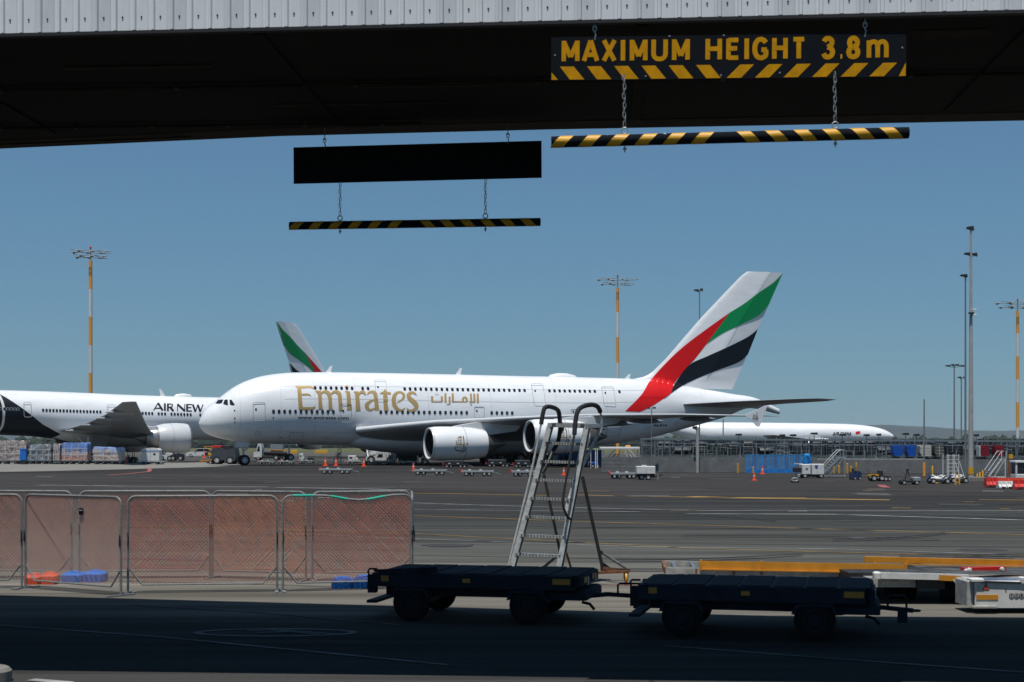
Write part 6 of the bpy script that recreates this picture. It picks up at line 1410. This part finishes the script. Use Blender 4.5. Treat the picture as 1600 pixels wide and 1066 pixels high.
def pallet(label, px0, px1, ybot, ytop, m, kind='box', lumpy=.06):
    a = G(px0, ybot); u = a.y/F; L_ = (px1-px0)*u; z1 = (ybot-ytop)*u; cx = ((px0+px1)/2-800)*u
    o = thing('loaded_dolly', label.replace('LOAD', 'dolly under the'), 'dolly', (cx, a.y, 0), 0, 'dollies carrying wrapped freight'); L2 = L_/2
    for y in (-.8, .8): build('side_rail', o, M_galv, lambda mm: mm.bar((-L2, y, .42), (L2, y, .42), .08, .14))
    build('deck', o, M_dark, lambda mm: mm.box(-L2+.02, L2-.02, -.75, .75, .36, .46))
    for x in (-L2*.8, -L2*.3, L2*.3, L2*.8):
        for y in (-.55, .55): wheel(o, .2, .14, (x, y, .2))
    f = thing('freight_pallet', label.replace('LOAD', 'tall'), 'freight pallet', (cx, a.y, .5), 0, 'wrapped freight pallets on dollies'); H_ = z1-.5; W_ = L2*.94
    rnd2 = random.Random(int(px0)+3); mb = MB(); rings = []; nx, ny = 9, 5
    per = [(lerp(-W_, W_, i/nx), -.85) for i in range(nx)]+[(W_, lerp(-.85, .85, i/ny)) for i in range(ny)]+[(lerp(W_, -W_, i/nx), .85) for i in range(nx)]+[(-W_, lerp(.85, -.85, i/ny)) for i in range(ny)]
    for k in range(8):
        t = k/7; s_ = 1-.10*max(0, t-.8)*5*.4; rings.append([(x*s_+rnd2.uniform(-lumpy, lumpy), y*s_+rnd2.uniform(-lumpy, lumpy), H_*t+(rnd2.uniform(-lumpy, lumpy)*1.5 if 0 < k else 0)) for x, y in per])
    mb.loft(rings); mb.build('wrapped_goods', m, f, smooth='sm'); build('pallet_base', f, M_alum, lambda mm: mm.box(-W_-.05, W_+.05, -.9, .9, -.03, -.002))
    st = MB()
    for i in range(4): x = lerp(-W_*.8, W_*.8, i/3); st.bar((x, -.93, .02), (x+.1, -.9, H_), .02, .04)
    for k in range(2): st.bar((-W_, -.94, H_*(.35+.35*k)), (W_, -.94, H_*(.33+.35*k)), .02, .04)
    s_ = st.build('straps', M_wp, f); s_['kind'] = 'stuff'
    return o
pallet('LOAD brown film-wrapped freight at the left edge', -8, 46, 725.3, 689, M_w1)
pallet('LOAD silver foil-wrapped freight in two bundles', 47, 84, 725.3, 696, M_w2, lumpy=.12)
pallet('LOAD grey-brown netted freight left of the blue netted one', 86, 97, 725.4, 694, M_w1)
pallet('LOAD blue and red netted freight, the tallest of the row', 99, 141, 725.5, 692.5, M_w3)
pallet('LOAD lower blue-filmed freight right of the netted one', 147, 194, 725.6, 699, M_w4)
o = thing('cool_box', 'narrow bright blue cooler box between the brown and the silver freight', 'cooler box', (G(42, 725.6).x, G(42, 725.6).y-1.2, 0)); u = o.location.y/F
build('box', o, M_blue, lambda m: m.bbox(-4.5*u, 4.5*u, -.3, .3, .5, 23*u, .04)); build('lid', o, M_blue, lambda m: m.bbox(-4.7*u, 4.7*u, -.33, .33, 23*u+.003, 24.5*u, .03)); build('skid', o, M_dark, lambda m: m.box(-4.2*u, 4.2*u, -.25, .25, 0, .498))
# white container on a dolly
d = dolly('silver dolly carrying the white container left of the twin-jet engine', 213, 262, 725.8)
a = G(237, 725.8); u = a.y/F; o = thing('cargo_container', 'white half-dome container with a black mark under the twin-jet engine', 'cargo container', (a.x, a.y, .45)); w2 = 14*u
build('shell', o, M_wp, lambda m: m.prism([(-w2, 0), (w2, 0), (w2, 16.5*u), (w2*.8, 19*u), (0, 20*u), (-w2*.75, 19*u), (-w2, 17*u)], -.75, .75)); build('front_seam', o, M_line, lambda m: m.box(-.0, .05, -.765, -.75, .05, 19*u))
build('blue_band', o, mat('pale_blue_trim', (.2, .3, .5), .4), lambda m: m.box(-w2*.98, w2*.98, -.77, -.751, 14*u, 16*u)); build('mark', o, M_black, lambda m: m.prism([(w2*.35, 9*u), (w2*.6, 9*u), (w2*.6, 11.5*u), (w2*.35, 11.5*u)], -.775, -.752))
def wheels4(o, L_, W_, r, wd, xs=(-.6, .6)):
    for x in xs:
        for y in (-W_, W_): wheel(o, r, wd, (x*L_, y, r))
def tug(label, px0, px1, ybot, ytop, m, rz=0, canopy=False, group='small apron tractors'):
    a = G(px0, ybot); u = a.y/F; L2 = (px1-px0)*u/2; z1 = (ybot-ytop)*u; o = thing('baggage_tractor', label, 'tractor', ((px0+px1)/2*u-800*u, a.y, 0), rz, group)
    hb = z1 if not canopy else z1*.5; r = min(.38, hb*.42, L2*.42)
    build('body', o, m, lambda mm: mm.prism([(-L2, r*.6), (L2*.95, r*.6), (L2, hb*.6), (L2*.9, hb*.75), (L2*.1, hb*.85), (-L2*.05, hb*.62), (-L2*.75, hb*.62), (-L2, hb*.7)], -.6, .6)); build('seat', o, M_dark, lambda mm: (mm.bbox(-L2*.6, -L2*.25, -.35, .35, hb*.62, hb*.78, .03), mm.bbox(-L2*.68, -L2*.58, -.35, .35, hb*.62, hb*1.05, .03)))
    build('steering_wheel', o, M_dark, lambda mm: mm.tube([(L2*.05+.05*math.cos(t), .22*math.sin(t), hb*.95+.15*math.cos(t)) for t in [2*PI*i/10 for i in range(10)]], .02, 5, closed=True)); wheels4(o, L2, .55, r, .22, (-.6, .62))
    if canopy:
        for x in (-L2*.7, L2*.3):
            for y in (-.5, .5): build('canopy_post', o, M_dark, lambda mm: mm.box(x-.03, x+.03, y-.03, y+.03, hb*.6, z1-.06))
        build('canopy', o, m, lambda mm: mm.bbox(-L2*.8, L2*.42, -.6, .6, z1-.08, z1, .03))
    return o
tug('small dark baggage tractor with canopy left of the white container', 198, 214, 723, 701, M_dark, canopy=True)
tug('white baggage tractor right of the white container', 250, 270, 720, 705, M_wp)
tug('dark baggage tractor right of the white one, under the twin-jet engine', 268, 287, 720, 706, M_dark)
# aircraft tug and tow bar at the nose wheels
a = G(354, 725.5); u = a.y/F; o = thing('pushback_tractor', 'dark low pushback tractor with a red top at the nose wheels of the big airliner', 'tractor', a)
build('body', o, mat('tractor_slate', (.05, .06, .07), .5, var=.3), lambda m: m.prism([(-21*u, 8*u), (15*u, 5*u), (18*u, 12*u), (16*u, 26*u), (2*u, 22*u), (-17*u, 26*u), (-20*u, 24*u)], -1.3, 1.3)); build('cab_roof', o, M_redp, lambda m: m.bbox(-22*u, -6*u, -1, 1, 26.2*u, 29*u, .05)); build('seat_block', o, M_dark, lambda m: m.bbox(-4*u, 9*u, -.8, .8, 22*u, 30*u, .1))
wheels4(o, 12*u, 1.1, .5, .4, (-1.0, .7))
o2 = thing('tow_bar', 'orange tow bar lying left of the nose wheels', 'tow bar', a+Vector((-22*u, -1.0, 0)))
build('bar', o2, M_org2, lambda m: m.bar((-17*u, 0, .42), (14*u, .5, .50), .1, .16)); build('bar', o2, M_org2, lambda m: m.bar((-2*u, -.2, .25), (6*u, .3, .75), .08, .1)); build('axle', o2, M_dark, lambda m: m.box(-6*u, 6*u, -.2, .4, .12, .34)); wheel(o2, .22, .12, (0, -.2, .22)); wheel(o2, .22, .12, (3*u, .3, .22))
# yellow loader arm behind the car
a = G(334, 716); u = a.y/F; o = thing('belt_loader', 'yellow belt loader mast behind the nose of the big airliner', 'belt loader', a)
for p, q, w_ in (((-14, 17), (-4, 12), 1), ((-3, 17), (3, 3), 1.2), ((3, 17), (3, 0), 1.5), ((-16, 18.5), (5, 18), .9), ((-8, 16), (3, 8), .8)): build('arm', o, M_yel, lambda m: m.bar((p[0]*u, 0, p[1]*u), (q[0]*u, 0, q[1]*u), w_*u, w_*u))
build('chassis', o, M_yel, lambda m: m.bbox(-8*u, 8*u, -.6, .6, .3, .9, .05)); wheels4(o, 7*u, .5, .3, .2, (-.8, .8))
# car
def car():
    a = G(313, 714.6); u = a.y/F; L2 = 22.5*u; o = thing('car', 'white and black utility car below the nose of the big airliner', 'car', a, math.radians(8)); H_ = 1.72; r = .36
    body = [(-L2, .45), (-L2*.98, .85), (-L2*.86, .98), (-L2*.50, 1.08), (L2*.93, 1.12), (L2, .95), (L2, .45), (L2*.9, .3), (-L2*.94, .3)]
    build('body', o, M_wp, lambda m: m.loft([[(x, -y, z) for x, z in body] for y in (-.92, -.9, .9, .92)])); cab = lambda k, o_: [(-L2*.46+k, 1.08), (-L2*.16+k, H_-.08), (-L2*.05, H_-o_), (L2*.66, H_-o_), (L2*.82-k, H_-.14), (L2*.9-k, 1.12)]
    build('cabin', o, M_win, lambda m: m.loft([[(x, y, z) for x, z in cab(0, .03)] for y in (-.78, .78)])); build('roof', o, M_wp, lambda m: m.bbox(-L2*.14, L2*.74, -.74, .74, H_-.05, H_, .02))
    for x0, x1 in ((-.44, -.15), (.24, .26), (.66, .88)): build('pillar', o, M_wp, lambda m: m.bar((L2*x0, -.79, 1.1), (L2*x1, -.77, H_-.06), .05, .07, up=(0, 1, 0)))
    build('dark_side_panel', o, M_black, lambda m: m.prism([(L2*.1, .35), (L2*.98, .35), (L2*.97, 1.10), (L2*.5, 1.10), (L2*.3, .8)], -.935, -.922)); build('curl_mark', o, M_wp, lambda m: m.tube([(L2*.6+.2*math.cos(t), -.94, .8+.2*math.sin(t)) for t in [i*.5 for i in range(9)]], .03, 5))
    for x in (-L2*.62, L2*.62):
        for y in (-.8, .8): wheel(o, r, .24, (x, y, r))
    build('headlight', o, M_steel, lambda m: m.bbox(-L2*.99, -L2*.86, -.93, -.6, .74, .88, .02)); build('bumper', o, M_dark, lambda m: m.bbox(-L2-.04, -L2*.9, -.85, .85, .32, .48, .03)); build('mirror', o, M_dark, lambda m: m.bbox(-L2*.36, -L2*.30, -1.05, -.93, 1.08, 1.2, .02))
car()
# service truck behind the nose wheels
a = G(425, 719.5); u = a.y/F; o = thing('service_truck', 'white-cabbed service truck with dark tanks behind the nose wheels', 'truck', a)
build('cab', o, M_wp, lambda m: m.prism([(-27*u, 5*u), (-14*u, 5*u), (-14*u, 20*u), (-16*u, 27*u), (-20*u, 27*u), (-23*u, 14*u), (-27*u, 12*u)], -1.1, 1.1)); build('window', o, M_win, lambda m: m.prism([(-22*u, 14.5*u), (-17*u, 14.5*u), (-17.5*u, 22*u), (-19.5*u, 22*u)], -1.12, -1.101))
build('tank', o, M_dark, lambda m: m.tube([(-12*u, 0, 12*u), (27*u, 0, 11*u)], 4.8*u, 14)); build('chassis', o, M_dark, lambda m: m.box(-26*u, 28*u, -.9, .9, 3*u, 6.5*u)); build('panel_box', o, mat('blue_grey_panel', (.2, .24, .28), .5), lambda m: m.bbox(-2*u, 18*u, -.5, .8, 17*u, 27*u, .05)); build('guard_rail', o, M_org, lambda m: (m.bar((-3*u, -1, 16.5*u), (28*u, -1, 15.5*u), .05, .1), m.bar((26*u, -1, 5*u), (26*u, -1, 17*u), .05, .08)))
for x in (-20*u, 8*u, 22*u):
    for y in (-.9, .9): wheel(o, .42, .3, (x, y, .42))
# equipment under the belly: low dollies row, loader, netted trucks
for k, (lb, p0, p1, yb) in enumerate((('low dark dolly just right of the nose wheels', 402, 432, 725.5), ('second low dolly right of the nose wheels', 434, 462, 725.5), ('third low dolly in the row right of the nose wheels', 465, 492, 724.5), ('low dolly left of the tall steps under the belly', 536, 580, 725.5), ('low dolly below the belly, left of the white tractor', 582, 616, 726), ('low dolly under the first engine', 618, 655, 726.5))): dolly(lb, p0, p1, yb)
a = G(597, 724.5); u = a.y/F; o = thing('cargo_truck', 'white cargo truck with a rounded nose left of the first engine', 'truck', a)
build('body', o, M_wp, lambda m: m.prism([(-24*u, 5*u), (12*u, 5*u), (12*u, 17*u), (-4*u, 18*u), (-10*u, 12*u), (-24*u, 11*u)], -1, 1)); build('window', o, M_win, lambda m: m.prism([(-7*u, 10*u), (2*u, 10*u), (2*u, 15*u), (-4*u, 15*u)], -1.02, -1.001)); build('rear_cab', o, M_lgrey, lambda m: m.bbox(13*u, 23*u, -1, 1, 6*u, 22*u, .1)); wheels4(o, 16*u, .95, .5, .35, (-1, .9))
crate('foil_wrapped_load', 'large grey foil-wrapped load left of the first engine', 'wrapped load', 622, 652, 724, 703, mat('grey_wrap', (.30, .33, .36)))
steps('access_steps', 'tall narrow steps under the belly left of the far engine', 521, 532, 727, 700, M_galv)
for lb, p0, p1, yb in (('long low dark dolly added to deepen the shadow under the wing, just right of the first engine', 757, 800, 730), ('low dark dolly added to deepen the shadow beneath the first engine pylon', 690, 734, 731.5), ('low dark dolly added to deepen the shadow under the wing, left of the ladder', 800, 836, 731)):  # dark dollies with loads, added to fill in the black shade under the wing
    d_ = dolly(lb, p0, p1, yb, m=M_dark)
    u_ = d_.location.y/F; build('load', d_, M_dark, lambda m: m.bbox(-(p1-p0)*u_*.38, (p1-p0)*u_*.3, -.5, .5, .46, 12*u_, .08))
for k, (px, yb, w_, h_, cc) in enumerate(((552, 724, 15, 12, M_wp), (612, 725, 9, 14, M_alum), (664, 725.5, 12, 10, M_lgrey), (486, 722.5, 10, 8, M_dark), (472, 722, 7, 13, M_wp), (846, 727, 13, 11, M_galv), (930, 731, 11, 9, M_ub), (1010, 733, 13, 9, M_galv), (1128, 736, 12, 7, M_dark), (1145, 737, 15, 5, M_wp))):
    a = G(px, yb); u = a.y/F; W2 = w_*u/2; H2 = h_*u
    o = thing('equipment_cart', ['pale covered cart below the web address side of the belly', 'narrow silver cart left of the wrapped load', 'light grey cart behind the first engine intake', 'small dark cart right of the service truck', 'slim white cart right of the service truck', 'galvanised cart left of the orange container', 'small blue cart beside the white gantry', 'galvanised cart between the white stairs and yellow generator', 'low dark cart right of the thick pale pole', 'flat white cart left of the netting bollard'][k], 'equipment cart', a, 0, 'equipment carts round the big airliner')
    build('cabinet', o, cc, lambda m: m.bbox(-W2, W2*.6, -.5, .5, .35, H2, .06)); build('hood', o, cc, lambda m: m.prism([(W2*.61, .35), (W2, .35), (W2, H2*.55), (W2*.61, H2*.8)], -.45, .45)); build('louvre', o, M_dark, lambda m: m.box(-W2*.7, -W2*.1, -.515, -.501, .35+(H2-.35)*.4, .35+(H2-.35)*.75)); build('pipe_rail', o, M_galv, lambda m: m.tube([(-W2, 0, H2*.9), (-W2-.3, 0, H2*1.05), (-W2-.35, 0, .2)], .03, 6)); wheels4(o, W2, .42, .18, .12, (-.7, .7))
# yellow barrier boards on the far grass edge
for lb, p0, p1 in (('left yellow board on the far grass', 454, 465), ('right yellow board on the far grass', 492, 512)):
    a = G(p0, 708.5); u = a.y/F; mb = MB(); mb.bbox(0, (p1-p0)*u, 0, .3, 0, 5*u, .05); o = tag(mb.build('airfield_board', M_yel), lb+' beneath the belly', 'airfield board'); o.location = a
# small white generator
a = G(1010, 750); u = a.y/F; o = thing('ground_generator', 'small white trailer generator on black wheels right of an empty dolly', 'generator', a)
build('body', o, M_wp, lambda m: m.bbox(-16*u, 13*u, -.5, .5, 10*u, 21.5*u, .03)); build('lid', o, M_wp, lambda m: m.bbox(-7*u, -.5*u, -.48, .48, 21.6*u, 23*u, .02)); build('door_seam', o, M_line, lambda m: m.box(-1*u, -.4*u, -.51, -.5, 11*u, 20.5*u)); build('chassis', o, M_dark, lambda m: m.box(-16*u, 12*u, -.4, .4, 4*u, 9.8*u)); build('hitch', o, M_dark, lambda m: m.bar((12*u, 0, 5*u), (25*u, 0, 8*u), .05, .08)); build('jockey_leg', o, M_galv, lambda m: m.box(17*u, 18.5*u, -.04, .04, 0, 9*u))
wheel(o, 4.4*u, .2, (2*u, -.45, 4.4*u)); wheel(o, 4.4*u, .2, (-8*u, .45, 4.4*u)); wheel(o, 4.4*u, .2, (-8*u, -.3, 4.4*u))
a = G(1062, 735); u = a.y/F; o = thing('yellow_generator', 'dull yellow generator with an open frame beside the yellow board', 'generator', a); build('body', o, mat('faded_yellow_board', (.38, .2, .02)), lambda m: m.bbox(-17*u, -2*u, -.5, .5, 6*u, 18*u, .05)); build('frame', o, M_dark, lambda m: (m.bar((-2*u, 0, 17.5*u), (11*u, 0, 17.5*u), .1, .1), m.bar((11*u, 0, 5*u), (11*u, 0, 17.5*u), .1, .1), m.box(-16*u, 12*u, -.4, .4, 4*u, 6*u))); wheels4(o, 12*u, .4, .25, .2, (-.8, .7))
a = G(1112, 736); u = a.y/F; o = thing('fire_extinguisher_cart', 'red wheeled extinguisher cart with a white tank side, by the thick pale pole', 'extinguisher', a); build('tank', o, M_redp, lambda m: m.lathe([(3*u, 3*u), (5*u, 4.2*u), (14*u, 4.2*u), (16*u, 2*u)], axis='z', n=14)); build('side_tank', o, M_wp, lambda m: m.lathe([(2*u, 1.4*u), (16*u, 1.4*u)], (6*u, 0, 0), 'z', 10)); wheel(o, 2.2*u, .1, (0, -.25, 2.2*u)); wheel(o, 2.2*u, .1, (3*u, .25, 2.2*u))
dolly('low dark dolly in front of the yard wall by the thick pale pole', 1034, 1090, 735)
# white air-start unit
a = G(1268, 747); u = a.y/F; o = thing('air_start_unit', 'boxy white ground unit with a blue shield mark in front of the blue netting', 'ground unit', a)
build('body', o, M_wp, lambda m: m.bbox(-2*u, 17*u, -.6, .6, 6*u, 22*u, .03)); build('side_box', o, M_wp, lambda m: m.bbox(-17*u, -4*u, -.6, .6, 6.5*u, 21.5*u, .03)); build('mark', o, mat('shield_blue', (.03, .07, .25), .5), lambda m: m.prism([(2.5*u, 20*u), (7*u, 20*u), (7*u, 17*u), (4.7*u, 15*u), (2.5*u, 17*u)], -.62, -.601)); build('handle', o, M_dark, lambda m: m.box(-12*u, -8.5*u, -.63, -.601, 14.5*u, 15.5*u))
build('chassis', o, M_dark, lambda m: m.box(-20*u, 17*u, -.5, .5, 2*u, 5.8*u)); build('platform', o, M_galv, lambda m: m.bbox(-24*u, -16*u, -.5, .5, 2*u, 6*u, .03)); build('hood', o, M_dark, lambda m: m.bbox(-28*u, -18*u, -.4, .4, 9*u, 17*u, .05)); build('top_bar', o, M_wp, lambda m: m.bar((-27*u, 0, 22.5*u), (-14*u, 0, 22*u), .06, .06)); wheels4(o, 14*u, .5, .18, .15, (-.9, .9))
a = G(1242, 754.5); u = a.y/F; o = thing('hose_reel', 'small reel frame on the ground left of the white unit', 'hose reel', a)
build('ring', o, M_galv, lambda m: m.tube([(5*u*math.cos(t), 0, 5*u+2.5*u*math.sin(t)) for t in [2*PI*i/14 for i in range(14)]], .03, 6, closed=True)); build('frame', o, M_dark, lambda m: (m.bar((-6*u, -.2, .06), (6*u, -.2, .06), .08, .1), m.bar((-6*u, .2, .06), (6*u, .2, .06), .08, .1))); build('support', o, M_galv, lambda m: (m.box(-5*u, -4.5*u, -.05, .05, 0, 5*u), m.box(4.5*u, 5*u, -.05, .05, 0, 5*u)))
# small tugs by the wall
tug('small dark blue tow tug with one white-hubbed wheel in front of the wall', 1330, 1343, 750, 733, mat('tug_blue', (.01, .03, .10), .5))
a = G(1373, 752); u = a.y/F; o = thing('yellow_lift_cart', 'yellow scissor-lift cart in front of the grey wall', 'lift cart', a)
build('arm', o, M_yel, lambda m: (m.bar((-17*u, 0, 9*u), (5*u, 0, 10*u), .2, 2.2*u), m.bar((-12*u, -.1, 11*u), (3*u, -.1, 8*u), .12, 1.6*u))); build('back_box', o, M_dark, lambda m: m.bbox(-1*u, 5*u, -.3, .3, 11*u, 17*u, .03)); build('chassis', o, M_dark, lambda m: m.box(-12*u, 18*u, -.4, .4, 2.5*u, 5*u)); build('deck_rail', o, M_alum, lambda m: m.bar((-5*u, -.42, 5.8*u), (19*u, -.42, 5.8*u), .04, .08)); wheels4(o, 12*u, .4, .2, .15, (-.8, .2)); wheels4(o, 12*u, .4, .16, .15, (.7, 1.2))
a = G(1419, 757.5); u = a.y/F; o = thing('engine_stand', 'spindly dark tripod stand on a low trolley in front of the wall', 'stand', a)
for p, q in (((-10, 0, 1), (-2, 0, 22)), ((8, 0, 1), (-1, 0, 22)), ((-2, .6, 1), (-1, 0, 24)), ((-8, 0, 8), (6, 0, 8)), ((-5, 0, 14), (3, 0, 15))): build('leg', o, M_dalum, lambda m: m.bar((p[0]*u, p[1], p[2]*u), (q[0]*u, q[1], q[2]*u), .05, .05))
build('head', o, M_dark, lambda m: m.bbox(-3*u, 1*u, -.1, .1, 22*u, 25*u, .02)); build('trolley', o, M_dark, lambda m: m.box(-12*u, 16*u, -.4, .4, 3.5*u, 6.5*u)); build('toolbox', o, M_galv, lambda m: m.bbox(6*u, 17*u, -.4, .4, 6.6*u, 12*u, .03)); wheels4(o, 11*u, .35, .13, .1, (-.8, 1.0))
# clutter of white engine covers and carts near the scaffold
for lb, px, yb, w_, m in (('left half of the white cart clutter near the scaffold', 1466, 756, 30, M_wp), ('right half of the white cart clutter, behind the scaffold', 1496, 755, 26, M_alum)):
    a = G(px, yb); u = a.y/F; o = thing('trestle_cart', 'low cart heaped with pale fittings, '+lb, 'cart', a); L2 = w_*u/2
    build('chassis', o, M_dark, lambda mm: mm.box(-L2, L2, -.45, .45, 2.5*u, 5*u)); build('tank', o, m, lambda mm: mm.tube([(-L2*.8, -.1, 8*u), (L2*.85, -.1, 7.5*u)], 2.4*u, 10)); build('hose_heap', o, M_wp, lambda mm: mm.tube([(L2*.6*math.cos(t*1.3), .2*math.sin(t), 10.5*u+.12*math.sin(3*t)) for t in [i*.7 for i in range(16)]], .045, 6)); build('yellow_skid', o, M_yel, lambda mm: mm.bbox(-L2*.7, -L2*.2, -.47, .3, 1*u, 2.4*u, .02)); build('blue_cap', o, M_ub, lambda mm: mm.lathe([(9*u, 1.5*u), (13*u, 1.7*u)], (-L2*.9, 0, 0), 'z', 10)); wheels4(o, L2, .4, .17, .14, (-.7, .75))
for i, (px, yb, h_) in enumerate(((1493, 758, 19), (1499, 757, 16), (1527, 752, 12), (1531, 752, 14), (1535.5, 752, 17), (1457, 743, 15))):
    a = G(px, yb); u = a.y/F; mb = MB(); mb.lathe([(0, 1.2*u), (h_*u-.03, 1.2*u), (h_*u, .8*u)], axis='z', n=12); o = mb.build('bollard', M_yel, smooth='sm'); o.location = a; tag(o, ['tall yellow bollard at the foot of the scaffold, the nearest to the camera', 'shorter yellow bollard right behind the nearest one', 'leftmost yellow bollard right of the tallest pale pole', 'middle yellow bollard right of the tallest pale pole', 'tallest yellow bollard of the three right of the pale pole', 'yellow bollard against the wall right of the short orange-footed pole'][i], 'bollard', 'stout yellow bollards')
# plastic water barriers
def barrier(label, px0, px1, ybot, ytop, m, dy=0):
    a = G(px0, ybot); u = a.y/F; o = thing('plastic_barrier', label, 'barrier', (a.x, a.y+dy, 0), 0, 'plastic traffic barriers'); L_ = (px1-px0)*u; H_ = (ybot-ytop)*u
    build('shell', o, m, lambda mm: mm.loft([[(x, y, z) for y, z in ((-.28, .04), (-.28, H_*.3), (-.12, H_*.6), (-.1, H_), (.1, H_), (.12, H_*.6), (.28, H_*.3), (.28, .04))] for x in (0, L_)]))
    for k in range(2): x = L_*(.3+.4*k); build('fork_slot', o, M_dark, lambda mm: mm.box(x-.08, x+.08, -.29, .29, .0, .12))
    for k in range(3): x = L_*(.18+.32*k); build('moulded_rib', o, m, lambda mm: mm.bar((x, -.29, .12), (x, -.13, H_*.9), .06, .04, up=(1, 0, 0)))
    return o
barrier('red plastic barrier at the left end of the nearer row', 1540, 1558, 762, 746, M_redp)
barrier('white plastic barrier between two red ones', 1558.8, 1583, 764, 752, M_wp)
barrier('red plastic barrier at the right edge of the nearer row', 1583.8, 1615, 765, 750, M_redp)
barrier('orange-red barrier lying along the back of the row', 1544, 1615, 759.5, 747, mat('orange_red_plastic', (.62, .06, .02), .45), .6)
# white cab at right edge
a = G(1595, 750); u = a.y/F; o = thing('control_cab', 'white glazed cab behind the red barriers at the right edge', 'cab', a)
build('lower_panel', o, M_wp, lambda m: m.bbox(-8*u, 12*u, 0, 1, 0, 9*u, .03)); build('glass', o, M_win, lambda m: m.box(-7*u, 11*u, .04, .96, 9.1*u, 27*u)); build('roof', o, M_wp, lambda m: m.bbox(-9*u, 12*u, -.05, 1.05, 27.1*u, 30*u, .03)); build('pillar', o, M_wp, lambda m: m.box(-8*u, -5.5*u, 0, .1, 9*u, 27.1*u))
a = G(1579, 742); u = a.y/F; o = thing('timber_board', 'weathered brown upright board left of the white cab', 'board', a); build('plank', o, M_rust, lambda m: m.bbox(-3.5*u, 0, 0, .1, 0, 22*u, .01)); build('plank', o, M_rust, lambda m: m.bbox(.2*u, 3.5*u, 0, .1, 0, 20*u, .01))
a = G(1593, 741); u = a.y/F; o = thing('amber_drum', 'amber drum on a stand above the white cab', 'drum', a+Vector((0, 2, 0))); build('drum', o, M_yel, lambda m: m.lathe([(24*u, 3.6*u), (31*u, 3.6*u)], axis='z', n=14)); build('stand', o, M_dark, lambda m: m.box(-3*u, 3*u, -.2, .2, 0, 23.9*u))
